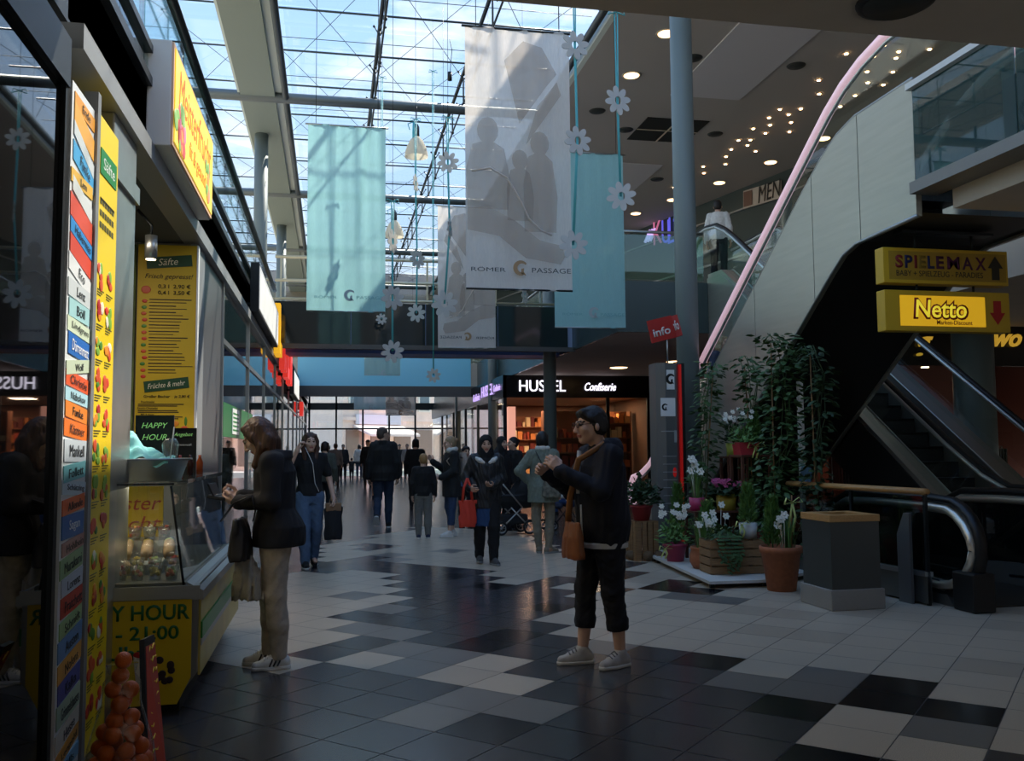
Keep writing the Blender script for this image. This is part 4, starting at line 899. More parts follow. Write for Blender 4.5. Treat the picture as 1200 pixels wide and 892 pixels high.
m = MB(); m.obox((4.80, 12.72, 3.18), (.42, .03, .33), M3, bev=.004); m.build('plate', mat('info_red', '#b3241d', .45), t, True)
M3b = Euler((0, rad(-14), rad(-35))).to_matrix()
m = MB(); m.obox((5.055, 12.80, 3.24), (.14, .03, .32), M3b, bev=.004); m.build('plate', mat('info_red', '#b3241d'), t, True)
for w_, c_, rz_ in ((.30, (4.80, 12.703, 3.15), 10), (.11, (5.043, 12.783, 3.25), -35)):
    o = text('info', c_, RNY, m_wht, t, w=w_, h=.12 if w_ > .2 else .15, bold=.02, extrude=.002)
    o.matrix_local = wmat(t).inverted()@Matrix.Translation(Vector(c_))@Euler((0, 0, rad(rz_))).to_matrix().to_4x4()@RNY.to_matrix().to_4x4()@Matrix.Rotation(rad(14), 4, 'Z')
for o in [x for x in COL.objects if x.name in ('info_totem', 'info_sign')]:
    o.location.x *= .945; o.location.y *= .945; o.scale = (.945, .945, .972); o.location.z = o.location.z*.972
# ================================================================ CONFECTIONER'S SHOP
m_neon = mat('neon_white', '#ffffff', emit=1.4, ecol='#f3ecff'); m_neonp = mat('neon_lilac', '#cdb2e6', emit=.8, ecol='#b59ad8')
b = MB(); b.box(5.02, 9.6, 26.5, 26.6, 2.95, SOF); b.box(5.0, 5.1, 26.5, 46, 2.95, SOF); struct('wall_right', b, mat('fascia_black', '#101113', .25))
b = MB()
for x in (5.02, 6.35, 8.2, 9.5): b.box(x, x+.10, 26.52, 26.6, 0, 2.95)
for y in (28.9, 31.5, 34.5, 38, 42): b.box(5.02, 5.1, y, y+.12, 0, 2.95)
b.box(5.02, 9.6, 26.52, 26.6, 0, .3); struct('trim_23', b, m_dk)
b = MB(); b.box(6.45, 8.2, 26.55, 26.56, .3, 2.95); b.box(8.3, 9.5, 26.55, 26.56, .3, 2.95); b.box(5.06, 5.07, 26.6, 46, .1, 2.95); struct('window_12', b, m_glass)
b = MB(); b.box(9.6, 9.7, 26.5, 33, 0, SOF); b.box(5.1, 9.6, 32.9, 33, 0, SOF); b.box(9.6, 18, 30, 30.1, 0, SOF); b.box(7.5, 7.6, 33, 46.8, 0, SOF); struct('wall_right', b, mat('shop_wall_warm', '#7a5642', .7))
b = MB(); b.box(5.1, 9.6, 26.6, 33, 3.0, 3.05); b.box(5.1, 7.5, 33, 46.8, 3.0, 3.05); struct('ceiling', b, mat('shop_ceiling_warm', '#8a7a6c', .8))
t = thing('shop_sign', (7.2, 26.48, 3.2), 'white glowing shop lettering on the black fascia facing the viewer', 'sign')
text('HUSSEL', (6.20, 26.47, 3.30), RNY, m_neon, t, w=1.42, h=.34, extrude=.03); text('Confiserie', (8.0, 26.47, 3.28), RNY, m_neon, t, w=.98, h=.24, shear=.3, extrude=.03, bold=.005)
t = thing('shop_sign', (4.98, 28, 3.2), 'lilac shop lettering on the fascia side facing the arcade', 'sign')
text('HUSSEL', (4.985, 29.2, 3.32), RNX, m_neonp, t, w=2.2, h=.36, extrude=.02); text('Confiserie', (4.985, 27.4, 3.30), RNX, m_neonp, t, w=1.1, h=.2, shear=.3, extrude=.02); text('Confiserie', (4.985, 31.4, 3.22), RNX, m_neonp, t, w=1.4, h=.25, shear=.3, extrude=.02)
for (x, y, e_) in ((6.3, 28.2, 30), (8.4, 28.2, 34), (6, 31, 34), (8.4, 31.5, 30), (6.2, 35, 40), (6.2, 40, 40)):
    l = bpy.data.objects.new('shop_light', bpy.data.lights.new('shop_light', 'AREA')); COL.objects.link(l); l.location = (x, y, 2.97); l.data.energy = e_; l.data.size = .6; l.data.color = (1, .62, .40)
RS = random.Random(31)
boxc = ['#c8603a', '#d98a4a', '#8a3a2a', '#e0b070', '#b04a30', '#e8d0a0', '#6a2a22', '#d0703c']
def shelf(x0, x1, y, nm, lab, rows=5, ax='x'):
    t = thing('display_shelf', ((x0+x1)/2 if ax == 'x' else y, y if ax == 'x' else (x0+x1)/2, 0), lab, 'shelf', 'sweet shelves in the confectioner')
    for r in range(rows):
        z = .35+.46*r; m = MB()
        if ax == 'x': m.box(x0, x1, y, y+.35, z, z+.03)
        else: m.box(y, y+.35, x0, x1, z, z+.03)
        m.build('board', mat('shelf_wood', '#8a5a3c', .5), t, True)
        m = MB(); p = x0+.05
        while p < x1-.15:
            w = RS.uniform(.07, .18); h_ = RS.uniform(.14, .36); k = RS.randrange(4)
            if ax == 'x': m.box(p, p+w, y+.05, y+.3, z+.03, z+.03+h_, k)
            else: m.box(y+.05, y+.3, p, p+w, z+.03, z+.03+h_, k)
            p += w+RS.uniform(.02, .06)
        q = m.build('sweet_boxes', [mat('box_'+c[1:], c, .45) for c in RS.sample(boxc, 4)], t, True); q['kind'] = 'stuff'
    m = MB()
    if ax == 'x': m.box(x0, x0+.04, y, y+.35, 0, 2.6); m.box(x1-.04, x1, y, y+.35, 0, 2.6); m.box(x0, x1, y+.35, y+.38, 0, 2.6)
    else: m.box(y, y+.35, x0, x0+.04, 0, 2.6); m.box(y, y+.35, x1-.04, x1, 0, 2.6)
    m.build('side_panel', mat('shelf_wood', '#8a5a3c'), t, True)
shelf(6.5, 8.1, 27.6, 'a', 'sweet shelf behind the middle shop window pane, under the white lettering', 4)
shelf(8.35, 9.45, 27.9, 'b', 'sweet shelf behind the right window pane of the confectioner', 5)
shelf(5.9, 9.4, 32.4, 'c', 'long sweet shelf along the rear wall of the confectioner', 5)
shelf(33.3, 37.2, 7.0, 'd', 'sweet shelf seen through the side panes along the arcade', 5, 'y')
t = thing('light_column', (5.35, 27.1, 0), 'bright lit pink corner display in the confectioner window', 'display')
m = MB(); m.box(5.25, 5.48, 27.0, 27.5, .3, 2.7); m.build('body', mat('lit_pink', '#f0b8a0', emit=.55, ecol='#f2a890'), t, True)
m = MB(); m.box(5.22, 5.51, 26.97, 27.53, 0, .3); m.build('plinth', m_dk, t, True)
# clothes shop in the passage behind the totem
b = MB(); b.box(9.7, 18, 26.9, 27.0, 2.8, SOF); struct('wall_right', b, m_blk)
t = thing('poster_wall', (10.0, 27.2, 0), 'pale patterned poster panel standing at the dark clothes shop entrance', 'poster')
m = MB(); m.box(9.72, 10.75, 27.2, 27.26, .5, 2.55); m.build('panel', mat('poster_cream', '#9b948a', .6), t, True)
m = MB(); R = random.Random(6)
for k in range(34):
    cx, cz = 9.82+.14*(k % 7), .75+.32*(k//7)+R.uniform(-.06, .06); m.prism([(cx+.045*math.cos(a)*R.uniform(.6, 1.2), cz+.09*math.sin(a)*R.uniform(.6, 1.3)) for a in [2*PI*q/7 for q in range(7)]], 'y', 27.19, 27.2)
m.build('print', mat('print_dark', '#3a3532'), t, True)
for k, (c, x) in enumerate((('#3b4a78', 11.0), ('#5a3f7a', 11.2), ('#4a4f8a', 11.55), ('#6a4a86', 11.9), ('#33406a', 12.3))):
    t = thing('hanging_shirt', (x, 27.6+.1*k, .9), ('dark blue shirt on the left of the rail in the clothes shop', 'violet shirt second from the left on the clothes rail', 'blue-violet shirt in the middle of the clothes rail', 'lilac shirt fourth along the clothes rail', 'navy shirt on the right of the clothes rail')[k], 'shirt', 'shirts on the rail')
    z = 1.55 if k % 2 else 1.05; m = MB(); yy = 27.6+.1*k
    m.prism([(x-.16, z-.30), (x+.16, z-.30), (x+.17, z+.22), (x+.30, z+.06), (x+.36, z+.12), (x+.20, z+.36), (x+.06, z+.40), (x, z+.36), (x-.06, z+.40), (x-.20, z+.36), (x-.36, z+.12), (x-.30, z+.06), (x-.17, z+.22)], 'y', yy, yy+.06); m.build('shirt', mat('shirt_'+c[1:], c, .9), t, True)
    m = MB(); m.tube([(x, yy+.03, z+.38), (x, yy+.03, z+.48), (x+.03, yy+.03, z+.5)], .006, 5); m.build('hanger', m_alu, t, True)
b = MB(); b.tube([(10.8, 27.9, 2.03), (12.8, 27.9, 2.03)], .015, 8); b.tube([(10.85, 27.9, 0), (10.85, 27.9, 2.03)], .015, 8); b.tube([(12.75, 27.9, 0), (12.75, 27.9, 2.03)], .015, 8); tag(b.build('clothes_rail', m_alu), 'metal clothes rail carrying shirts in the dark shop', 'rail')
l = bpy.data.objects.new('shop_light', bpy.data.lights.new('shop_light', 'AREA')); COL.objects.link(l); l.location = (11.5, 27.4, 3.2); l.data.energy = 14; l.data.size = .5; l.data.color = (.9, .8, 1)
# shop with gold script, far right
b = MB(); b.box(8.75, 18, 14.6, 14.7, 2.88, SOF); struct('wall_right', b, mat('fascia_black', '#101113'))
b = MB(); b.box(8.6, 18, 21.9, 22, 0, SOF); b.box(17.9, 18, -7, 30, 0, CZ); b.box(8.6, 8.7, 17.4, 22, 0, SOF); struct('wall_right', b, mat('shop_back_red', '#5a3026', .8))
t = thing('shop_sign', (12, 14.58, 3.1), 'golden italic shop lettering on the black fascia behind the escalator', 'sign')
m_gold = mat('gold_letter', '#d8a838', .4, emit=.35)
def gold(s_, px, py, h_):
    p = ony(px, py, 14.57); text(s_, p, RNY, m_gold, t, h=h_, shear=.45, bold=.02, extrude=.03)
gold('g', 1081, 408, .42); gold('T', 1128, 404, .40); gold('wo', 1181, 399, .24)
for k, (px, py) in enumerate(((1094, 425), (1104, 426), (1118, 433), (1084, 431), (1178, 425))):
    p = ony(px, py, 19.5); b = MB(); b.tube([(p.x, p.y, p.z), (p.x, p.y, p.z+.02)], .09, 14)
    tag(b.build('ceiling_lamp', mat('lamp_warm', '#ffe6b8')), ('first', 'second', 'third', 'low left', 'far right')[k]+' small round lamp in the ceiling of the gold-lettered shop', 'lamp', 'lamps in the gold-lettered shop')
l = bpy.data.objects.new('shop_light', bpy.data.lights.new('shop_light', 'AREA')); COL.objects.link(l); l.location = (12.5, 19.5, 3.3); l.data.energy = 26; l.data.size = 1.2; l.data.color = (1, .55, .38)
RS = random.Random(77)
for k in range(5):
    x = 11.2+.9*k; t = thing('clothes_rack', (x, 18.4, 0), ('leftmost', 'second', 'middle', 'fourth', 'rightmost')[k]+' rack of dark clothes in the gold-lettered shop', 'rack', 'racks in the gold-lettered shop')
    m = MB(); m.tube([(x-.35, 18.4, 0), (x-.35, 18.4, 1.4), (x+.35, 18.4, 1.4), (x+.35, 18.4, 0)], .015, 6); m.build('frame', m_alu, t, True)
    m = MB()
    for q in range(9): m.obox((x-.3+.075*q, 18.4, .95), (.05, .4, .8), None, RS.randrange(3), .01)
    o = m.build('clothes', [mat('cloth_'+c[1:], c, .9) for c in ('#2a2422', '#5a2f24', '#3a3f35')], t, True); o['kind'] = 'stuff'
# ================================================================ UPPER FLOOR: lettering, banner, lamps
def onwall(px, py):
    d = ray(px, py); n = Vector((1, .243, 0)); d = Vector(d); p0 = Vector((10.91-.09, 32.3, 0)); c = Vector(CE); s = (p0-c).dot(n)/d.dot(n); return c+d*s
wa = math.atan(.243); RW_ = Euler((PI/2, 0, -PI/2+wa))
t = thing('shop_sign', onwall(775, 270), 'violet neon lettering on the dark upper-floor shop wall', 'sign')
p = onwall(776, 270)
for ch, px, mm in (('K', 771, 'n1'), ('U', 781, 'n2'), ('L', 788, 'n2'), ('T', 795, 'n2')):
    q = onwall(px, 272-(px-771)*.12); text(ch, q, RW_, mat(mm, '#8a5a9a' if mm == 'n1' else '#4a4ab0', emit=.7, ecol='#b0607a' if mm == 'n1' else '#5a58d0'), t, w=.5, h=.85, extrude=.03, bold=-.01)
q0 = onwall(759, 278); 
for k in range(3): 
    a, c = onwall(756+3*k, 284-k), onwall(762+3*k, 270-k); m = MB(); m.tube([a, c], .06, 6); m.build('logo_stroke', mat('neon_lilac', '#cdb2e6'), t, True)
t = thing('wall_banner', onwall(895, 228), 'pale printed banner hung on the upper-floor shop wall behind the handrail', 'banner')
P4 = [onwall(*p) for p in ((871, 224), (914, 211), (914, 232), (871, 245))]
m = MB(); m.add(P4+[p+Vector((.06, .015, 0)) for p in P4], [(0, 1, 2, 3), (7, 6, 5, 4), (0, 4, 5, 1), (1, 5, 6, 2), (2, 6, 7, 3), (3, 7, 4, 0)]); m.build('cloth', mat('banner_cream', '#b5aba0', .8), t, True)
P4 = [onwall(*p) for p in ((872, 225.5), (882, 222.5), (882, 240), (872, 243))]; m = MB(); m.add([p-Vector((.02, .005, 0)) for p in P4], [(0, 1, 2, 3)]); m.build('print', mat('print_brown', '#6a4d40'), t, True)
q = onwall(902, 224); text('MEN', q-Vector((.02, .005, 0)), RW_, m_blk, t, w=1.0, h=.5, shear=.2, extrude=.005)
m_lit = mat('lamp_glow', '#ffd9a0', emit=3.2, ecol='#ffcf94')
DL = [(781, 39), (740, 88), (903, 190), (843, 214), (788, 234), (745, 250), (965, 162)]
for k, p in enumerate(DL):
    q = onz(*p, CZ); t = thing('downlight', q, ['round ceiling downlight beside the top of the near column', 'round ceiling downlight above the vent grille', 'glowing downlight left of the pink handrail', 'glowing downlight second left of the handrail near the upper shop wall', 'glowing downlight partly behind the near column', 'farthest glowing downlight above the violet neon lettering', 'glowing downlight seen through the balustrade of the big escalator'][k], 'downlight', 'ceiling downlights')
    m = MB(); m.lathe([(.17, -.012), (.20, -.016), (.21, 0)], seg=24); m.build('ring', mat('ring_cream', '#c9b9a0', .5), t)
    m = MB(); m.lathe([(0, -.024), (.16, -.022), (.168, -.010)], seg=24); m.build('lens', m_lit, t)
for k, p in enumerate([(933, 77), (700, 130), (733, 152), (770, 210), (812, 68), (838, 157)]):
    q = onz(*p, CZ); b = MB(); b.lathe([(0, -.03), (.17, -.025), (.20, 0), (0, 0)], q, 24); tag(b.build('ceiling_speaker', mat('speaker_grey', '#2c2f2d', .6)), ['dark round ceiling speaker right of the pale ceiling panel', 'dark round ceiling speaker behind the upper daisy', 'dark round ceiling speaker left of the vent grille', 'dark round ceiling speaker below the pale rear panel', 'dark round ceiling speaker right of the near column top', 'dark round ceiling speaker right of the vent grille'][k], 'speaker', 'ceiling speakers')
t = thing('speaker', onz(1050, 1, 3.68), 'large dark round speaker in the near soffit at the top of the view', 'speaker')
m = MB(); m.lathe([(.0, -.03), (.155, -.03), (.17, 0)], seg=28); m.build('grille', mat('speaker_grey', '#2c2f2d'), t)
m = MB(); m.lathe([(.165, -.02), (.19, -.012), (.195, 0)], seg=28); m.build('ring', m_blk, t)
t = thing('ceiling_vent', (8.3, 21.3, CZ), 'dark square vent grille in the upper ceiling', 'vent')
m = MB(); m.box(7.5, 9.1, 20.5, 22.1, CZ-.02, CZ-.005); m.build('grille', mat('vent_dark', '#16160f', .7), t, True)
m = MB(); m.box(8.28, 8.32, 20.5, 22.1, CZ-.03, CZ-.018); m.box(7.5, 9.1, 21.28, 21.32, CZ-.03, CZ-.018); m.build('divider', mat('ring_cream', '#c9b9a0'), t, True)
SL = [(763, 455), (800, 477), (850, 453), (718, 490), (722, 521), (810, 510), (803, 549), (652, 536), (703, 555), (590, 585), (640, 583), (560, 623), (628, 606), (662, 631), (538, 653), (536, 685), (443, 695), (445, 722), (320, 782)]
S2 = [(105, 333), (220, 222), (107, 390), (30, 452), (378, 187), (335, 233), (440, 213), (428, 240), (568, 203), (307, 297), (415, 298), (310, 343), (375, 352), (257, 397), (195, 443)]
stars = [(700+x/3.568, y/3.568) for x, y in SL]+[(930+x/3.567, y/3.567) for x, y in S2]
star = None
for k, p in enumerate(stars):
    q = onz(*p, CZ)
    if star is None:
        star = thing('star_light', q, 'tiny warm spotlight in the scatter on the upper ceiling', 'light', 'star lights on the ceiling')
        m = MB(); m.lathe([(0, -.03), (.035, -.028), (.04, -.01)], seg=10); m.build('bulb', mat('star_glow', '#ffd8a0', emit=12, ecol='#ffc890'), star)
        m = MB(); m.lathe([(.04, -.012), (.07, 0)], seg=10); m.build('ring', mat('ring_cream', '#c9b9a0'), star)
    else:
        o = dup(star); o.location = q
for k, (px, py) in enumerate(((725, 431), (792, 424), (-.1, 34), (1.7, 34), (3.5, 34))):
    q = onz(px, py, SOF-.001) if k < 2 else Vector((px, py, SOF+.049)); b = MB(); b.lathe([(0, -.012), (.22, -.012), (.24, 0)], q, 20)
    tag(b.build('downlight', m_lit if k < 2 else mat('lamp_soft', '#e8dcc8', emit=1.2)), ['soffit downlight right of the white shop lettering', 'soffit downlight behind the tilted red sign', 'left soffit light below the blue bridge band', 'middle soffit light below the blue bridge band', 'right soffit light below the blue bridge band'][k], 'downlight', 'soffit downlights')
# ================================================================ HANGING BANNERS, DAISIES, LAMPS
m_bw = cloth_sheer('banner_white', '#ece3da', .5, .10, .10); m_bt = cloth_sheer('banner_teal', '#a3d4d4', .5, .06, .08)
m_prt = cloth_sheer('banner_print', '#b09a86', .4, .78); m_logo = mat('logo_tan', '#a8865f', .7); m_logol = mat('logo_pale', '#a9b5b6', .7); m_ink2 = mat('banner_ink', '#3b3a38', .7)
def sil(par, pts, y, m, nm='print'):
    b = MB(); b.prism(pts, 'y', y-.002, y); return b.build(nm, m, par)
def banner(px0, px1, ptop, pbot, Y, label, m, kind, lean=0.):
    a, c = ony(px0, ptop, Y), ony(px1, ptop, Y); zb = ony(px0, pbot, Y).z; w = c.x-a.x; h = a.z-zb
    t = thing('hanging_banner', ((a.x+c.x)/2, Y, zb), label, 'banner', 'banners hung in the arcade')
    b = MB(); nx, nz_ = 24, 30
    for i in range(nx+1):
        for j in range(nz_+1):
            u, v = i/nx, j/nz_
            b.v.append(((u-.5)*w+lean*(v-1), .020*math.sin(u*19+1)*(.3+.7*v)+.014*math.sin(u*37+2*v)*(.3+.7*v)+.008*math.sin(u*7+v*4), v*h))
    for i in range(nx):
        for j in range(nz_):
            k = i*(nz_+1)+j; b.f.append([k, k+nz_+1, k+nz_+2, k+1]); b.mi.append(0); b.sm.append(True)
    b.build('cloth', m, t)
    b = MB(); b.tube([(-w/2-.04, 0, h), (w/2+.04, 0, h)], .014, 8); b.tube([(-w/2+lean*-1, 0, .01), (w/2-lean, 0, .01)], .011, 8); b.build('bar', m_alu if kind != 'w' else m_dk, t)
    b = MB(); [b.tube([(x, 0, h), (x, 0, 10.38-zb)], .004, 4) for x in (-w*.4, w*.4)]; b.build('wire', m_dk, t)
    s = w/1.2; fy = -.045
    if kind in 'wr':
        g = 1 if kind == 'w' else -1; P = lambda L: [(g*x*s, z*s) for x, z in (L if g > 0 else L[::-1])]; yy = fy
        hs = h/3.0
        P = lambda L: [(g*x*w, z*h) for x, z in (L if g > 0 else L[::-1])]
        sil(t, P([(.0, .63), (.26, .78), (.36, .83), (.22, .93), (.04, .95), (-.14, .87)]), yy, m_prt); sil(t, P([(.06, .55), (.17, .70), (.36, .80), (.40, .75)]), yy, m_prt)
        # three figures on a swoosh
        def fig(cx, z0, hd, bw, bh, seed):
            pts = [(cx-bw, z0), (cx-bw*1.05, z0+bh*.6), (cx-bw*.75, z0+bh*.95), (cx-hd*.5, z0+bh)]
            pts += [(cx+hd*math.cos(a), z0+bh+hd*.42+hd*.52*math.sin(a)) for a in [rad(230-28*k) for k in range(11)]]
            pts += [(cx+hd*.5, z0+bh), (cx+bw*.8, z0+bh*.9), (cx+bw*1.1, z0+bh*.45), (cx+bw, z0)]
            sil(t, P(pts), yy, m_prt)
        fig(-.30, .30, .10, .19, .255, 1); fig(.0, .26, .075, .12, .20, 2); fig(.19, .22, .09, .15, .30, 3)
        sil(t, P([(-.49, .30), (-.49, .22), (-.2, .20), (.05, .12), (.38, .10), (.42, .13), (.40, .17), (.18, .19), (-.05, .26), (-.3, .31)]), yy, m_prt)
        b = MB(); q = [(g*x*w, yy-.003, z*h) for x, z in ((-.45, .44), (-.28, .455), (-.12, .42), (0, .34), (.08, .27), (.2, .225), (.3, .21))]; b.tube(q, .012, 6); b.build('swoosh', m_bw, t)
        ly = .075*h
        cr = crescent((0, ly+.02), .085*s, m_logo, t, 0); cr.data.transform(wmat(t)); cr.data.transform(Matrix.Translation((0, yy-.004, 0)))
        if g < 0: cr.data.transform(Matrix.Scale(-1, 4, (1, 0, 0)))
        for s_, cx, ww in (('RÖMER', -.30, .32), ('PASSAGE', .29, .37)):
            o = text(s_, (0, 0, 0), RNY, m_ink2, t, w=ww*w, h=.055*s, extrude=.001, world=False, flip=(g < 0)); o.matrix_local = Matrix.Translation((g*cx*w, yy-.004, ly))@RNY.to_matrix().to_4x4()
    else:
        ly = .08*h; cr = crescent((0.05, ly+.02), .09*s, m_logol, t, 0); cr.data.transform(wmat(t)); cr.data.transform(Matrix.Translation((0, fy, 0)))
        for s_, cx, ww in (('RÖMER', -.26, .28), ('PASSAGE', .30, .34)):
            o = text(s_, (0, 0, 0), RNY, mat('faint_teal', '#7ab4b4', .8), t, w=ww*w, h=.05*s, extrude=.001, world=False); o.matrix_local = Matrix.Translation((cx*w, fy-.002, ly-.01))@RNY.to_matrix().to_4x4()
    return t
banner(545, 667, 30, 339, 9.6, 'large white printed banner hanging nearest, in the middle of the arcade', m_bw, 'w')
banner(361, 452, 145, 365, 13.4, 'turquoise banner hanging at the left of the arcade', m_bt, 't')
banner(648, 730, 177, 384, 14.6, 'turquoise banner hanging at the right, partly behind the large white one', m_bt, 't')
banner(513, 580, 241, 408, 17.8, 'white banner with mirrored lettering, left behind the large white one', m_bw, 'r')
banner(415, 452, 452, 480, 38.4, 'small far teal-white banner, left of the group beyond the bridges', cloth_sheer('banner_pale', '#b9cdd0', .5, .08), 't')
banner(452, 487, 453, 487, 36.4, 'small far white banner, right of the group beyond the bridges', m_bw, 'w')
banner(427, 469, 415, 440, 30.4, 'small greenish white banner in front of the blue bridge band', cloth_sheer('banner_mint', '#a9c4bb', .5, .12), 't')
m_dz = cloth_sheer('daisy_card', '#d4d2cc', .25, 0.); m_rib = mat('ribbon_turquoise', '#58b4b8', .5)
def daisy(par, px, py, Y, d, turn=0.):
    c = ony(px, py, Y); M = Matrix.Rotation(turn, 3, 'Z'); m = MB(); r = d/2
    for q in range(8):
        a = q*PI/4+.2; cx, cz = r*.64*math.cos(a), r*.64*math.sin(a); n = 14
        ring = [(cx+r*.38*math.cos(2*PI*k/n)*math.cos(a)-r*.225*math.sin(2*PI*k/n)*math.sin(a), cz+r*.38*math.cos(2*PI*k/n)*math.sin(a)+r*.225*math.sin(2*PI*k/n)*math.cos(a)) for k in range(n)]
        o = len(m.v); 
        for yv in (-.004-.0004*q, .004): m.v += [tuple(c+M@Vector((x, yv, z))) for x, z in ring]
        m.f += [[o+k for k in range(n)], [o+n+k for k in range(n)][::-1]]+[[o+k, o+(k+1) % n, o+n+(k+1) % n, o+n+k] for k in range(n)]; m.mi += [0]*(n+2); m.sm += [False]*(n+2)
    n = 20; o = len(m.v)
    for yv in (-.0075, .0048):
        for rr in (.27, .50): m.v += [tuple(c+M@Vector((r*rr*.9*math.cos(2*PI*k/n), yv, r*rr*1.1*math.sin(2*PI*k/n)))) for k in range(n)]
    for k in range(n):
        j = (k+1) % n
        m.f += [[o+k, o+j, o+n+j, o+n+k], [o+2*n+k, o+3*n+k, o+3*n+j, o+2*n+j], [o+n+k, o+n+j, o+3*n+j, o+3*n+k], [o+k, o+2*n+k, o+2*n+j, o+j]]; m.mi += [0]*4; m.sm += [False]*4
    return m.build('daisy', m_dz, par, True), c
def strand(label, pts, Y, ztop, rib=(.0, .0)):
    c0 = ony(pts[0][0], pts[0][1], Y); t = thing('daisy_garland', (c0.x, Y, ztop), label, 'garland', 'hanging daisy garlands')
    cs = [daisy(t, px, py, Y, d, tu)[1] for px, py, d, tu in pts]
    for q in range(2):
        m = MB(); P = [Vector((c0.x+(q-.5)*.03, Y+.012, ztop))]+[c+Vector(((q-.5)*.012, .012, 0)) for c in cs]
        m.tube(P, .005, 6, flat=(1.5, .6)); m.build('ribbon', m_rib, t, True)
    m = MB(); [m.tube([(c0.x, Y, ztop), (c0.x+sx_*.07, Y, ztop+.03), (c0.x+sx_*.09, Y, ztop-.03), (c0.x, Y, ztop)], .008, 5) for sx_ in (-1, 1)]; m.build('bow', m_rib, t, True)
    m = MB(); m.tube([(c0.x, Y, ztop), (c0.x, Y, 10.38)], .003, 4); m.build('wire', m_dk, t, True)
    return t
D = .30
strand('garland of grey daisies right of the large white banner, below the soffit edge', [(724, 118, D, .25), (728, 230, D, -.2)], 8.6, ony(722, 14, 8.6).z)
strand('garland of daisies hanging against the right edge of the large white banner', [(674, 53, D, .1), (677, 165, D, .2), (672, 287, D, 0.)], 8.7, 6.5)
strand('garland with one upright daisy hanging between the lamps and the large white banner', [(525, 190, D, -.1), (527, 268, .27, 1.2), (521, 356, .37, .1)], 12.2, ony(524, 138, 12.2).z)
strand('garland of three small daisies left of the white rear banner', [(487, 215, D, 1.2), (489, 303, .32, .6), (488, 367, D, 0)], 14.5, ony(487, 140, 14.5).z)
strand('garland ending in a pale daisy before the blue bridge band', [(460, 283, .32, 1.1), (460, 349, .33, .4), (460, 412, .30, 0)], 11.8, ony(460, 236, 11.8).z)
strand('garland with a single daisy seen below the hem of the large white banner', [(615, 346, .32, 1.0)], 15.5, 7.)
strand('garland with a small daisy hanging at the right of the blue bridge band', [(508, 440, .30, 0)], 18.4, 9.3)
strand('garland standing in for a daisy reflection under the turquoise left banner', [(447, 374, .24, .2)], 18.9, 9.3)  # daisy mirrored in the bridge glass, built as an added garland
# bell lamps
def bell(px, py, Y, ztop, r, label):
    c = ony(px, py, Y); t = thing('pendant_lamp', c, label, 'lamp', 'white bell lamps')
    m = MB(); m.lathe([(r, -.9*r), (.98*r, -.55*r), (.80*r, .05*r), (.55*r, .55*r), (.28*r, .85*r), (.26*r, .85*r), (.52*r, .53*r), (.77*r, .04*r), (.94*r, -.55*r), (.97*r, -.9*r)], seg=28); 
    m.f = [f for f in m.f if len(f) < 10]; m.mi = m.mi[:len(m.f)]; m.sm = m.sm[:len(m.f)]
    m.build('shade', cloth_sheer('lamp_glass', '#efeadc', .6, .1), t)
    m = MB(); m.lathe([(0, .75*r), (.26*r, .78*r), (.26*r, 1.7*r), (.12*r, 2.0*r), (0, 2.0*r)], seg=16); m.build('socket', mat('lamp_socket', '#3e4448', .5), t)
    m = MB(); m.tube([(0, 0, 2*r), (0, 0, ztop-c.z)], .012, 6); m.build('cord', m_dk, t)
    m = MB(); m.tube([(-.25*r, -.2*r, 2.1*r), (-.3*r, -.3*r, 1.2*r), (-.28*r, -.3*r, -.6*r)], .015, 6, flat=(1.5, .5)); m.tube([(-.25*r, -.2*r, 2.1*r), (-.75*r, -.2*r, 1.9*r), (-.6*r, -.2*r, 1.4*r)], .012, 6); m.build('ribbon', m_rib, t)
bell(488, 172, 20.7, 9.4, .27, 'white bell-shaped lamp hanging from the nearest roof tube, upper of the two')
bell(462, 268, 28.7, 9.4, .30, 'white bell-shaped lamp hanging farther back, lower of the two')
# little roof pendant at the top
t = thing('pendant_lamp', ony(527, 90, 19), 'small dark cable end dangling below the roof glass near the top', 'cable'); b = MB(); c = ony(527, 90, 19); b.tube([(c.x, c.y, 10.3), (c.x+.05, c.y, c.z+.6), (c.x, c.y, c.z)], .008, 5); b.build('wire', m_dk, t, True); b = MB(); b.lathe([(0, -.1), (.05, -.08), (.05, .1), (0, .12)], c, 12); b.build('weight', m_blk, t, True)
t.name = 'hanging_cable'
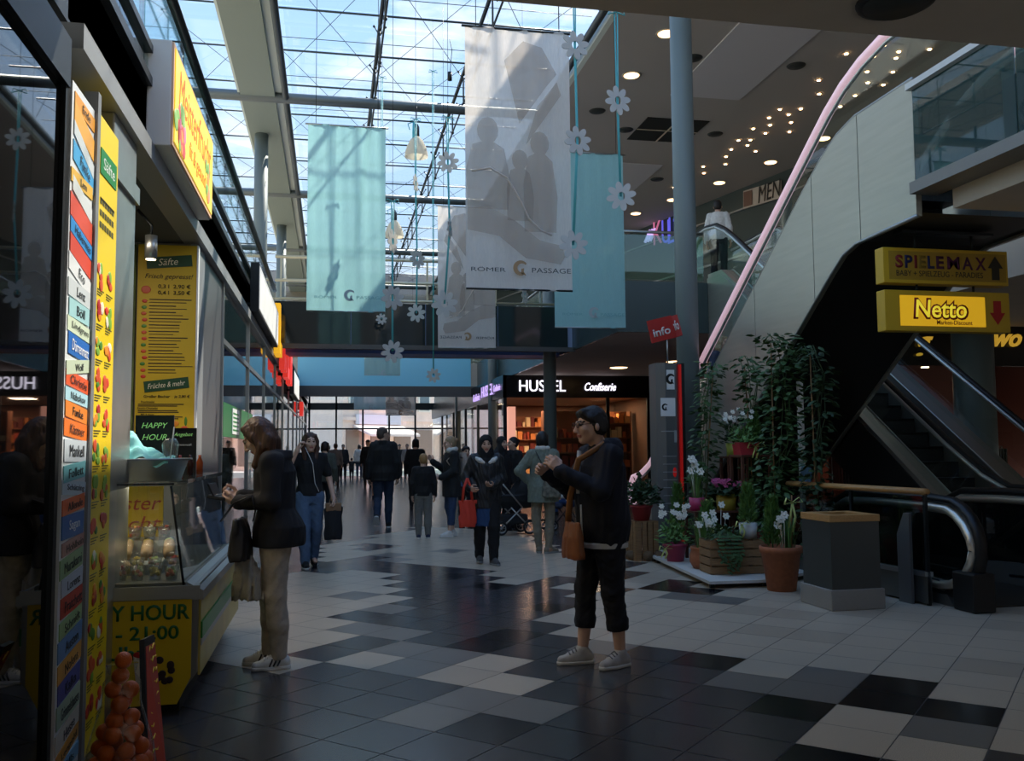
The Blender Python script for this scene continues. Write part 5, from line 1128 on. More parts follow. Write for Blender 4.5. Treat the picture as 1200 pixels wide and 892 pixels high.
# ================================================================ SPRING PLANT DISPLAY
m_soil = mat('soil', '#2d231b', .95, noise=.3, nscale=50)
m_terr = mat('terracotta', '#a5623f', .75, noise=.12, nscale=25, bump=.1, bscale=40)
m_wood = mat('crate_wood', '#8c6a45', .75, noise=.25, nscale=10, stretch=(1, 1, 14)); m_dwood = mat('stand_wood', '#5a3322', .6, noise=.2, nscale=10)
RP = random.Random(12)
def leafmat(n, c): return mat(n, c, .55, noise=.35, nscale=9)
lf1, lf2, lf3, lf4 = leafmat('ivy_green', '#3d5a2c'), leafmat('conifer_green', '#557a35'), leafmat('grass_green', '#5f8540'), leafmat('dark_leaf', '#2f4626')
m_wf = mat('petal_white', '#eee9d6', .6); m_pf = mat('petal_pink', '#c85a86', .6); m_rbn = mat('ribbon_lime', '#c9d27c', .6)
def leaf(m, c, d, n, L, w, mi=0):
    """folded leaf with a pointed tip and a keel"""
    d = d.normalized(); s = d.cross(n).normalized(); n = s.cross(d)
    p = [c, c+d*L*.35+s*w-n*L*.05, c+d*L*.75+s*w*.7-n*L*.1, c+d*L-n*L*.18, c+d*L*.75-s*w*.7-n*L*.1, c+d*L*.35-s*w-n*L*.05, c+d*L*.5+n*w*.25]
    m.add(p, [(0, 1, 6), (1, 2, 6), (2, 3, 6), (3, 4, 6), (4, 5, 6), (5, 0, 6)], mi, True)
def rv(): return Vector((RP.gauss(0, 1), RP.gauss(0, 1), RP.gauss(0, 1))).normalized()
def pot(t, c, r, h, m, kind='taper', nm='pot'):
    c = Vector(c); b = MB()
    if kind == 'taper': P = [(0, 0), (r*.70, 0), (r*.97, h*.86), (r*1.06, h*.86), (r*1.06, h), (r*.95, h), (r*.9, h*.88), (0, h*.88)]
    elif kind == 'round': P = [(0, 0), (r*.75, 0), (r*1.0, h*.3), (r*1.02, h*.6), (r*.88, h*.86), (r*.95, h*.92), (r*.95, h), (r*.84, h), (r*.8, h*.9), (0, h*.9)]
    else: P = [(0, 0), (r*.9, 0), (r, h), (r*.93, h), (r*.88, h*.9), (0, h*.9)]
    b.lathe(P, c, 28); b.build(nm, m, t, True)
    b = MB(); b.lathe([(0, h*.89), (r*.88, h*.885)], c, 20); b.build('soil', m_soil, t, True)
def bush(t, c, r, h, n, L, w, m, up=.6, nm='foliage'):
    c = Vector(c); b = MB()
    for k in range(n):
        d = rv(); q = Vector((d.x*r, d.y*r, abs(d.z)*h))*RP.uniform(.35, 1); leaf(b, c+q, (d+Vector((0, 0, up*.5))), Vector((0, 0, 1))+rv()*.5, L*RP.uniform(.7, 1.2), w)
    for k in range(12):
        d = rv(); b.tube([c, c+Vector((d.x*r*.4, d.y*r*.4, h*.4)), c+Vector((d.x*r*.8, d.y*r*.8, h*.75))], .003, 4)
    b.build(nm, m, t, True)
def conifer(t, c, r, h, n, m, nm='foliage'):
    c = Vector(c); b = MB(); b.tube([c, c+Vector((0, 0, h*.9))], [.008, .002], 5)
    for k in range(n):
        f = RP.random()**.8; a = RP.random()*2*PI; rr = r*(1-f)**.7*RP.uniform(.5, 1)+.01
        p = c+Vector((rr*math.cos(a)*.4, rr*math.sin(a)*.4, f*h*.92)); d = Vector((math.cos(a), math.sin(a), 1.1+f)).normalized()
        leaf(b, p, d, rv(), RP.uniform(.06, .10)*max(.5, r/.14), .006)
        leaf(b, p+d*.04, (d+rv()*.5), rv(), .05, .005)
    b.build(nm, m, t, True)
def blades(t, c, r, h, n, m, nm='leaves'):
    c = Vector(c); b = MB()
    for k in range(n):
        a = RP.random()*2*PI; rr = RP.random()*r; p = c+Vector((rr*math.cos(a), rr*math.sin(a), 0)); out = Vector((math.cos(a), math.sin(a), 0))*RP.uniform(.05, .35)*h; hh = h*RP.uniform(.6, 1)
        s = Vector((-math.sin(a), math.cos(a), 0))*.006; P = [p, p+out*.2+Vector((0, 0, hh*.55)), p+out*.7+Vector((0, 0, hh*.92)), p+out*1.2+Vector((0, 0, hh))]
        b.add([P[0]-s, P[0]+s, P[1]-s, P[1]+s, P[2]-s*.8, P[2]+s*.8, P[3]], [(0, 1, 3, 2), (2, 3, 5, 4), (4, 5, 6)], 0, True)
    b.build(nm, m, t, True)
def blossoms(t, c, r, h, n, s, m, nm='blossom', stems=True):
    c = Vector(c)
    for k in range(n):
        d = rv(); p = c+Vector((d.x*r, d.y*r, h*RP.uniform(.75, 1.1))); b = MB()
        for q in range(6):
            a = q*PI/3; u = Vector((math.cos(a), math.sin(a)*.4, math.sin(a)*.8)).normalized(); leaf(b, p, u+Vector((0, -.5, 0)), Vector((0, -1, .4)), s, s*.38)
        b.ball(p+Vector((0, -.006, 0)), s*.3, seg=8, rings=6)
        if stems: b.tube([c+Vector((d.x*r*.4, d.y*r*.4, 0)), p], .003, 4)
        b.build(nm, m, t, True)
def ribbon(t, c, w, h):
    c = Vector(c); b = MB()
    b.tube([c, c+Vector((w*.5, -.01, w*.35)), c+Vector((w*.75, -.02, .0)), c], .012, 6, flat=(1, .25)); b.tube([c, c+Vector((-w*.5, -.01, w*.3)), c+Vector((-w*.7, -.02, -.02)), c], .012, 6, flat=(1, .25))
    b.tube([c, c+Vector((.02, -.02, -h*.5)), c+Vector((-.005, -.01, -h))], .012, 6, flat=(1, .25)); b.tube([c, c+Vector((-.03, -.02, -h*.4)), c+Vector((-.05, -.01, -h*.85))], .011, 6, flat=(1, .25)); b.build('ribbon', m_rbn, t, True)
def plant(name, label, loc, cat='plant', group='potted plants of the display'): return thing(name, loc, label, cat, group)
def slat_crate(name, label, c, w, d, h, rz, vertical=False, m=None):
    t = thing(name, c, label, 'crate', 'wooden crates of the display', rz); m = m or m_wood; th = .014
    n = 4
    if vertical:
        for s, hw, ax in ((-d/2, w, 0), (d/2, w, 0), (-w/2, d, 1), (w/2, d, 1)):
            b = MB()
            for k in range(n):
                q = -hw/2+(k+.5)*hw/n; sz = hw/n*.78
                if ax == 0: b.box(q-sz/2, q+sz/2, s-th/2, s+th/2, 0, h)
                else: b.box(s-th/2, s+th/2, q-sz/2, q+sz/2, 0, h)
            b.build('side', m, t)
        b = MB(); [b.box(sx_*w/2-.02-.02*sx_, sx_*w/2+.02-.02*sx_, sy_*d/2-.02-.02*sy_, sy_*d/2+.02-.02*sy_, 0, h) for sx_ in (-1, 1) for sy_ in (-1, 1)]; b.box(-w/2, w/2, -d/2, d/2, h-.02, h); b.box(-w/2, w/2, -d/2, d/2, .05, .065); b.build('frame', m, t)
    else:
        for s, hw, ax in ((-d/2, w, 0), (d/2, w, 0), (-w/2, d, 1), (w/2, d, 1)):
            b = MB()
            for k in range(n):
                z0 = k*h/n+.006; z1 = z0+h/n*.82
                if ax == 0: b.box(-hw/2, hw/2, s-th/2, s+th/2, z0, z1)
                else: b.box(s-th/2, s+th/2, -hw/2, hw/2, z0, z1)
            b.build('side', m, t)
        b = MB(); [b.box(sx_*(w/2-.02)-.018, sx_*(w/2-.02)+.018, sy_*(d/2-.02)-.012, sy_*(d/2-.02)+.012, 0, h) for sx_ in (-1, 1) for sy_ in (-1, 1)]; b.box(-w/2+.02, w/2-.02, -d/2+.02, d/2-.02, .015, .03); b.build('frame', m, t)
    return t
# low white platform
PL0, PL1, PL2 = onz(765, 659), onz(832, 691), onz(905, 689)
t = thing('platform', (4.4, 9.7, 0), 'low white board platform under the flower pots', 'platform')
poly = [(PL0.x, PL0.y), (PL1.x, PL1.y), (PL1.x+.62, PL1.y-.02), (5.28, 9.3), (5.2, 10.9), (4.3, 11.6)]
b = MB(); b.prism(poly, 'z', .05, .08); b.build('top', mat('white_board', '#c9c6bd', .6), t, True)
for p in poly: 
    q = Vector((p[0], p[1], 0)).lerp(Vector((4.6, 10.1, 0)), .08); b = MB(); b.box(q.x-.02, q.x+.02, q.y-.02, q.y+.02, 0, .05); b.build('foot', m_dk, t, True)
ZP = .081
# crate, round pot, pink pot on the platform edge
def at(px, py, Y): return ony(px, py, Y)
c = at(866, 685, 9.22); slat_crate('slatted_crate', 'weathered slatted crate lying at the front of the platform with ivy over it', (c.x, 9.38, ZP), .60, .36, .36, rad(-4))
p = Vector((c.x-.12, 9.30, ZP+.36)); t = plant('trailing_ivy', 'ivy trailing down the front of the slatted crate', p)
b = MB()
for k in range(16):
    x = RP.uniform(-.12, .12); P = [p+Vector((x, .02, .06)), p+Vector((x*1.2, -.13, .05)), p+Vector((x*1.1, -.19, -.12)), p+Vector((x*.9+RP.uniform(-.03, .03), -.20, -RP.uniform(.15, .36)))]; b.tube(P, .003, 4)
    for q in range(14):
        f = q/13*2.99; i = int(f); pt = P[i].lerp(P[i+1], f-i); leaf(b, pt, Vector((RP.gauss(0, .6), -1, -.4)), Vector((0, -.6, 1)), .045, .02)
for k in range(130): d = rv(); leaf(b, p+Vector((d.x*.17, d.y*.11, abs(d.z)*.13)), d, Vector((0, 0, 1)), .05, .022)
b.build('foliage', lf1, t, True)
pot(t, p+Vector((0, .05, -.10)), .07, .11, m_terr)
p = Vector((c.x+.19, 9.36, ZP+.36)); t = plant('potted_conifer', 'feathery green conifer in a white pot on the slatted crate', p); pot(t, p, .10, .17, mat('pot_white', '#d5d5cf', .4), 'cup'); conifer(t, p+Vector((0, 0, .15)), .17, .42, 420, lf2); ribbon(t, p+Vector((-.12, -.10, .16)), .12, .16)
c = at(826, 674, 9.75); p = Vector((c.x, 9.75, ZP)); t = plant('potted_snowdrops', 'white snowdrops in a round terracotta pot beside the slatted crate', p); pot(t, p, .165, .24, m_terr, 'round'); blades(t, p+Vector((0, 0, .21)), .09, .38, 60, lf3); blossoms(t, p+Vector((0, 0, .2)), .13, .36, 8, .05, m_wf); ribbon(t, p+Vector((.15, -.05, .42)), .10, .22)
c = at(788, 660, 10.5); p = Vector((c.x+.02, 10.45, ZP)); t = plant('potted_daisies', 'pale flowering plant in a pink pot at the left end of the platform', p); pot(t, p, .14, .21, mat('pot_pink', '#b0405c', .45)); bush(t, p+Vector((0, 0, .2)), .2, .35, 170, .07, .02, lf3); blossoms(t, p+Vector((0, 0, .2)), .17, .42, 16, .04, m_wf, stems=False); ribbon(t, p+Vector((-.16, -.08, .16)), .12, .12)
c = at(800, 662, 10.9); p = Vector((c.x+.2, 10.3, ZP)); t = plant('leafy_plant', 'low dark leafy plant between the pink and the round pots', p); pot(t, p, .09, .13, m_blk); bush(t, p+Vector((0, 0, .12)), .18, .22, 150, .08, .028, lf4)
# big terracotta tub
p = onz(921, 694); p = Vector((p.x+.02, p.y+.12, 0)); t = plant('terracotta_tub', 'tall terracotta tub with conifer, narcissus and ribbon beside the granite bin', p); pot(t, p, .20, .44, m_terr); conifer(t, p+Vector((-.07, .03, .42)), .17, .5, 420, lf2); blades(t, p+Vector((.08, -.02, .4)), .07, .38, 30, lf3); blossoms(t, p+Vector((.0, -.08, .4)), .07, .33, 4, .05, m_wf)
b = MB(); b.tube([p+Vector((.1, -.04, .4)), p+Vector((.11, -.05, .95))], .007, 5); b.build('stick', m_wood, t, True); ribbon(t, p+Vector((.11, -.06, .88)), .14, .3)
# dark wooden stands
def stand(label, c, w, d, h, rz=0.):
    t = thing('plant_stand', c, label, 'stand', 'dark wooden plant stands', rz); b = MB(); b.obox((0, 0, h-.012), (w, d, .024), bev=.003); b.build('top', m_dwood, t)
    b = MB(); b.box(-w/2+.03, w/2-.03, -d/2+.03, d/2-.03, h*.45, h*.45+.015); b.build('shelf', m_dwood, t)
    for sx_ in (-1, 1):
        for sy_ in (-1, 1): b = MB(); b.box(sx_*(w/2-.025)-.016, sx_*(w/2-.025)+.016, sy_*(d/2-.025)-.016, sy_*(d/2-.025)+.016, 0, h-.02); b.build('leg', m_dwood, t)
    return t
c = at(838, 598, 10.55); hs = c.z-ZP; stand('low dark wooden stand carrying the pink and yellow pots', (c.x, 10.55, ZP), .68, .36, hs)
for px, lab, col, kind in ((818, 'pale narcissus in a magenta pot on the left of the low stand', '#b8325f', 'n'), (852, 'pink cyclamen in a yellow pot on the right of the low stand', '#b9a23a', 'c')):
    q = at(px, 597, 10.5); p = Vector((q.x, 10.52, c.z)); t = plant('potted_narcissus' if kind == 'n' else 'potted_cyclamen', lab, p)
    pot(t, p, .10 if kind == 'n' else .125, .16 if kind == 'n' else .2, mat('pot_'+col[1:], col, .4), 'cup')
    if kind == 'n': blades(t, p+Vector((0, 0, .14)), .07, .42, 36, lf3); blossoms(t, p+Vector((0, 0, .14)), .1, .45, 5, .06, m_wf); ribbon(t, p+Vector((.12, -.08, .12)), .08, .24)
    else: bush(t, p+Vector((0, 0, .18)), .19, .16, 120, .09, .04, lf4); blossoms(t, p+Vector((0, 0, .18)), .17, .17, 16, .045, m_pf, stems=False)
c = at(879, 533, 10.35); stand('tall dark wooden stand carrying the red box planter', (c.x, 10.35, ZP), .40, .36, c.z-ZP)
p = Vector((c.x-.08, 10.30, c.z)); t = plant('box_planter', 'red square planter with mixed greens and ribbon on the tall stand', p); b = MB()
b.prism([(-.11, 0), (.11, 0), (.13, .15), (-.13, .15)], 'y', -.1, .1); b.build('planter', mat('pot_red', '#b03038', .4), t); bush(t, p+Vector((0, 0, .13)), .2, .3, 150, .07, .02, lf3); blossoms(t, p+Vector((-.08, 0, .16)), .18, .36, 8, .035, m_wf, stems=False); conifer(t, p+Vector((.12, 0, .12)), .15, .38, 240, lf2); ribbon(t, p+Vector((.07, -.12, .1)), .16, .16)
p = at(860, 533, 10.98); t = plant('white_blossom_plant', 'plant with small white blossoms and a lime bow left of the red planter', p); pot(t, p+Vector((0, 0, -.02)), .10, .17, mat('pot_lime', '#a3a844', .4), 'cup'); bush(t, p+Vector((0, 0, .14)), .17, .34, 160, .06, .02, lf4); blossoms(t, p+Vector((0, 0, .14)), .18, .36, 16, .03, m_wf, stems=False)
stand('small dark stool under the white blossom plant', (p.x, p.y, ZP), .3, .28, p.z-.02-ZP)
p = at(822, 640, 10.1); p = Vector((p.x+.1, 10.15, ZP)); t = plant('potted_conifer', 'dense green conifer behind the round terracotta pot', p); pot(t, p, .10, .15, m_blk); conifer(t, p+Vector((0, 0, .14)), .22, .55, 480, lf2); blossoms(t, p+Vector((.1, -.1, .14)), .1, .5, 4, .05, m_wf)
p = at(795, 610, 11.1); p = Vector((p.x, 11.1, ZP)); t = plant('potted_conifer', 'tall thin conifer at the back left of the platform', p); pot(t, p, .10, .15, m_blk); conifer(t, p+Vector((0, 0, .14)), .22, .75, 420, lf2)
p = at(905, 625, 9.9); p = Vector((p.x, 9.95, ZP)); t = plant('potted_shrub', 'dark leafy shrub in a red tub behind the terracotta tub', p); pot(t, p, .16, .42, mat('pot_red', '#b03038')); bush(t, p+Vector((0, 0, .4)), .27, .5, 260, .09, .03, lf4)
# crate with red pot beside the totem
q = onz(754, 657); slat_crate('slatted_crate', 'upright slatted crate under the red flowerpot beside the grey pillar', (q.x+.02, q.y+.1, 0), .32, .30, .50, rad(8), True)
p = Vector((q.x+.02, q.y+.1, .50)); t = plant('potted_bush', 'round dark green bush in a red pot on the upright crate', p); pot(t, p, .14, .2, mat('pot_red2', '#a83a40', .5)); bush(t, p+Vector((0, 0, .2)), .26, .38, 420, .065, .026, lf4)
for k, px in enumerate((739, 757, 772)):
    q = onz(px, 656+k); b = MB(); a = Vector((q.x, q.y-.12, .065)); b.tube([a, a+Vector((.02, .2, 0))], .065, 12); tag(b.build('cut_log', mat('log_bark', '#6b553d', .9, noise=.3, nscale=20)), ('short cut log left of the upright crate', 'short cut log in front of the upright crate', 'short cut log right of the upright crate')[k], 'log', 'cut logs at the display')
# climbing ivy on poles
def climber(label, pts, Y, wid, n, extra=None, m=lf1, base=None):
    P = [at(px, py, Y) for px, py in pts]; t = plant('climbing_plant', label, (P[-1].x, Y, ZP), 'plant', 'climbing plants of the display')
    P.append(Vector((P[-1].x, Y, ZP+.1)))
    pot(t, (P[-1].x, Y, ZP), .11, .18, m_blk)
    b = MB(); b.tube([Vector((P[-1].x, Y+.02, ZP)), P[0]+Vector((0, .02, -.1))], .009, 6); b.build('cane', m_wood, t, True)
    b = MB(); L = [(P[i+1]-P[i]).length for i in range(len(P)-1)]; T = sum(L)
    for k in range(n):
        f = RP.random()*T; i = 0
        while f > L[i] and i < len(L)-1: f -= L[i]; i += 1
        c = P[i].lerp(P[i+1], f/L[i]); a = RP.random()*2*PI; r = wid*RP.random()**.6; d = Vector((math.cos(a), math.sin(a), RP.uniform(-.6, .3)))
        leaf(b, c+Vector((math.cos(a)*r, math.sin(a)*r, 0)), d, Vector((0, 0, 1))+rv()*.5, RP.uniform(.07, .12), RP.uniform(.025, .042))
    for s in range(5):
        Q = [p+Vector((RP.uniform(-1, 1)*wid*.5, RP.uniform(-1, 1)*wid*.4, 0)) for p in P]; b.tube(Q, .005, 5)
    b.build('foliage', m, t, True); return t
climber('tall ivy climbing at the far left of the display, against the near column', [(836, 425), (830, 470), (826, 520), (822, 560)], 11.0, .16, 420)
climber('ivy column left of the red planter, in front of the escalator', [(873, 418), (880, 450), (884, 490), (885, 520)], 10.4, .17, 420)
climber('tallest ivy, climbing by the white post right of the red planter', [(904, 392), (924, 414), (912, 432), (918, 470), (914, 520), (908, 570)], 9.7, .24, 850)
climber('hanging ivy at the right end of the display, against the dark escalator underside', [(950, 405), (962, 440), (960, 490), (956, 530)], 9.1, .15, 420, m=lf4)
p = at(939, 500, 10.4); b = MB(); b.box(p.x-.03, p.x+.03, 10.38, 10.44, ZP, at(939, 447, 10.4).z); tag(b.build('white_post', mat('post_white', '#cfcdc4', .5)), 'slim white upright post behind the tallest ivy', 'post')
t = thing('picture_card', at(944, 560, 9.7), 'tilted blue picture card standing between the ivy and the oak rail', 'card'); c = at(944, 558, 9.7)
Mq = Euler((0, rad(18), rad(12))).to_matrix(); b = MB(); b.obox(c, (.16, .012, .22), Mq); b.build('card', mat('card_blue', '#5f93b8', .3, noise=.4, nscale=8), t, True); b = MB(); b.tube([c, Vector((c.x, 9.7, ZP+.05))], .006, 5); b.build('stick', m_wood, t, True)
# ================================================================ PEOPLE: smooth implicit surfaces meshed on a grid
class Field:
    def __init__(s, lo, hi, h):
        s.h = h; s.lo = np.array(lo, float); n = np.ceil((np.array(hi)-s.lo)/h).astype(int)+1
        s.f = np.full(n, .5, np.float32); s.ax = [s.lo[i]+h*np.arange(n[i]) for i in range(3)]
    def sub(s, lo, hi):
        sl = []
        for i in range(3):
            a = max(0, int(math.floor((lo[i]-s.lo[i])/s.h))); b = min(len(s.ax[i]), int(math.ceil((hi[i]-s.lo[i])/s.h))+1); sl.append(slice(a, max(a, b)))
        X, Y, Z = s.ax[0][sl[0]][:, None, None], s.ax[1][sl[1]][None, :, None], s.ax[2][sl[2]][None, None, :]
        return tuple(sl), X, Y, Z
    def put(s, sl, d, k):
        a = s.f[sl]; d = d.astype(np.float32)
        if k > 0:
            q = np.maximum(k-np.abs(a-d), 0)/k; s.f[sl] = np.minimum(a, d)-q*q*k*.25
        else: s.f[sl] = np.minimum(a, d)
    def cap(s, a, b, ra, rb, k=.02, flat=None):
        a, b = np.array(a, float), np.array(b, float); m = max(ra, rb)+k+2*s.h
        sl, X, Y, Z = s.sub(np.minimum(a, b)-m, np.maximum(a, b)+m)
        if s.f[sl].size == 0: return
        v = b-a; L = max(1e-9, v@v); t = np.clip(((X-a[0])*v[0]+(Y-a[1])*v[1]+(Z-a[2])*v[2])/L, 0, 1)
        d = np.sqrt((X-a[0]-t*v[0])**2+(Y-a[1]-t*v[1])**2+(Z-a[2]-t*v[2])**2)-(ra+(rb-ra)*t); s.put(sl, d, k)
    def chain(s, P, R, k=.02):
        for i in range(len(P)-1): s.cap(P[i], P[i+1], R[i], R[i+1], k)
    def ell(s, c, r, k=.02, M=None, cut=False):
        c = np.array(c, float); r = np.array(r, float); m = r.max()+k+2*s.h; sl, X, Y, Z = s.sub(c-m, c+m)
        if s.f[sl].size == 0: return
        x, y, z = X-c[0], Y-c[1], Z-c[2]
        if M is not None: x, y, z = [M[0, i]*x+M[1, i]*y+M[2, i]*z for i in range(3)]
        k0 = np.sqrt((x/r[0])**2+(y/r[1])**2+(z/r[2])**2); k1 = np.sqrt((x/r[0]**2)**2+(y/r[1]**2)**2+(z/r[2]**2)**2)+1e-9
        d = k0*(k0-1)/k1
        if cut:
            a = s.f[sl]; d = (-d).astype(np.float32); q = np.maximum(k-np.abs(a-d), 0)/max(k, 1e-6); s.f[sl] = np.maximum(a, d)+q*q*k*.25
        else: s.put(sl, d, k)
    def loft(s, prof, k=.02):
        """stack of ellipses (z, cx, cy, rx, ry)"""
        p = np.array(sorted(prof), float); m = max(p[:, 3].max(), p[:, 4].max())+k+2*s.h
        sl, X, Y, Z = s.sub((p[:, 1].min()-m, p[:, 2].min()-m, p[0, 0]-k-2*s.h), (p[:, 1].max()+m, p[:, 2].max()+m, p[-1, 0]+k+2*s.h))
        if s.f[sl].size == 0: return
        z = Z[0, 0]; g = [np.interp(z, p[:, 0], p[:, i])[None, None, :] for i in range(1, 5)]
        q = np.sqrt(((X-g[0])/g[2])**2+((Y-g[1])/g[3])**2); d = (q-1)*np.minimum(g[2], g[3])
        d = np.maximum(d, np.maximum(p[0, 0]-Z, Z-p[-1, 0])); s.put(sl, d, k)
    def plane(s, c, n, lo, hi):
        """cut away everything on the side n points to, inside a box"""
        c = np.array(c, float); n = np.array(n, float); n /= np.linalg.norm(n); sl, X, Y, Z = s.sub(lo, hi)
        if s.f[sl].size: s.f[sl] = np.maximum(s.f[sl], ((X-c[0])*n[0]+(Y-c[1])*n[1]+(Z-c[2])*n[2]).astype(np.float32))
    def ripple(s, amp, wl, seed=0, dirn=(1, 1, .35)):
        X, Y, Z = s.ax[0][:, None, None], s.ax[1][None, :, None], s.ax[2][None, None, :]; w = 2*PI/wl; a = seed*1.7
        s.f += (amp*(np.sin(w*(dirn[0]*X+.6*dirn[2]*Z)+2.1*np.sin(w*.4*Y+a)+a)*np.sin(w*.8*(dirn[1]*Y-dirn[2]*Z)+1.7*np.sin(w*.5*X)+2*a))).astype(np.float32)
    def mesh(s):
        f = s.f; ins = f < 0; n = f.shape
        cnt = np.zeros(tuple(k-1 for k in n), np.uint8)
        for i in (0, 1):
            for j in (0, 1):
                for k in (0, 1): cnt += ins[i:n[0]-1+i, j:n[1]-1+j, k:n[2]-1+k]
        act = np.argwhere((cnt > 0) & (cnt < 8)); m = len(act)
        if not m: return np.zeros((0, 3)), np.zeros((0, 4), int)
        idx = np.full(cnt.shape, -1, np.int32); idx[act[:, 0], act[:, 1], act[:, 2]] = np.arange(m)
        cor = {(i, j, k): f[act[:, 0]+i, act[:, 1]+j, act[:, 2]+k] for i in (0, 1) for j in (0, 1) for k in (0, 1)}
        S = np.zeros((m, 3)); C = np.zeros(m)
        for a in cor:
            for ax in range(3):
                if a[ax] == 0:
                    b = tuple(1 if q == ax else a[q] for q in range(3)); va, vb = cor[a], cor[b]; w = (va < 0) != (vb < 0)
                    t = np.where(w, va/np.where(w, va-vb, 1), 0); p = np.zeros((m, 3)); p[:] = a; p[:, ax] = t; S[w] += p[w]; C[w] += 1
        V = (act+S/C[:, None])*s.h+s.lo; Q = []
        for ax in range(3):
            o = [q for q in range(3) if q != ax]; sl0 = [slice(1, -1)]*3; sl1 = [slice(1, -1)]*3; sl0[ax] = slice(0, -1); sl1[ax] = slice(1, None)
            d = ins[tuple(sl0)] != ins[tuple(sl1)]; e = np.argwhere(d); e0 = e.copy()
            for q in o: e0[:, q] += 1
            up = ins[tuple(e0.T)]; c = []
            for da, db in ((-1, -1), (0, -1), (0, 0), (-1, 0)):
                w = e0.copy(); w[:, o[0]] += da; w[:, o[1]] += db; c.append(idx[tuple(w.T)])
            q = np.stack(c, 1); fl = up if ax != 1 else ~up; q[~fl] = q[~fl][:, ::-1]; Q.append(q)
        return V, np.concatenate(Q)
    def build(s, name, mats, parent, paint=None):
        V, Q = s.mesh(); me = bpy.data.meshes.new(name); me.vertices.add(len(V)); me.vertices.foreach_set('co', V.astype(np.float32).ravel())
        me.loops.add(len(Q)*4); me.loops.foreach_set('vertex_index', Q.ravel().astype(np.int32)); me.polygons.add(len(Q))
        me.polygons.foreach_set('loop_start', np.arange(0, len(Q)*4, 4, dtype=np.int32)); me.polygons.foreach_set('loop_total', np.full(len(Q), 4, np.int32))
        for mm in (mats if isinstance(mats, (list, tuple)) else [mats]): me.materials.append(mm)
        me.polygons.foreach_set('use_smooth', np.ones(len(Q), bool))
        if paint is not None: me.polygons.foreach_set('material_index', paint(V[Q].mean(1)).astype(np.int32))
        me.update(calc_edges=True); me.validate(); return link(name, me, parent)
def v3(*a): return np.array(a, float)
def rot(yaw=0., pitch=0., roll=0.):
    """head frame: yaw turns to the figure's left (+), pitch bows forward (+)"""
    return np.array(Euler((pitch, roll, 0)).to_matrix())if yaw == 0 else np.array((Euler((0, 0, yaw)).to_matrix() @ Euler((pitch, roll, 0)).to_matrix()))
SKIN = {'light': mat('skin_light', '#c99f86', .5), 'fair': mat('skin_fair', '#d3aa93', .5), 'olive': mat('skin_olive', '#a97e62', .5)}
m_eye = mat('eye_dark', '#2a211d', .2); m_lip = mat('lip_rose', '#a8645a', .5); m_brow = mat('brow_brown', '#3a2a22', .8)
def fabric(n, c, rough=.85): return mat('fabric_'+n, c, rough, noise=.10, nscale=30, bump=.15, bscale=250)
BASE = dict(head=(0, -.03, 1.565), neck=(0, .012, 1.44), sh=(.165, .005, 1.375), el=(.225, .035, 1.10), wr=(.235, -.03, .86), hd=(.02, -.12, -1), hn=(-1, -.2, 0),
            hip=(.088, 0, .90), kn=(.095, -.02, .485), an=(.095, .02, .085), toe=0.)
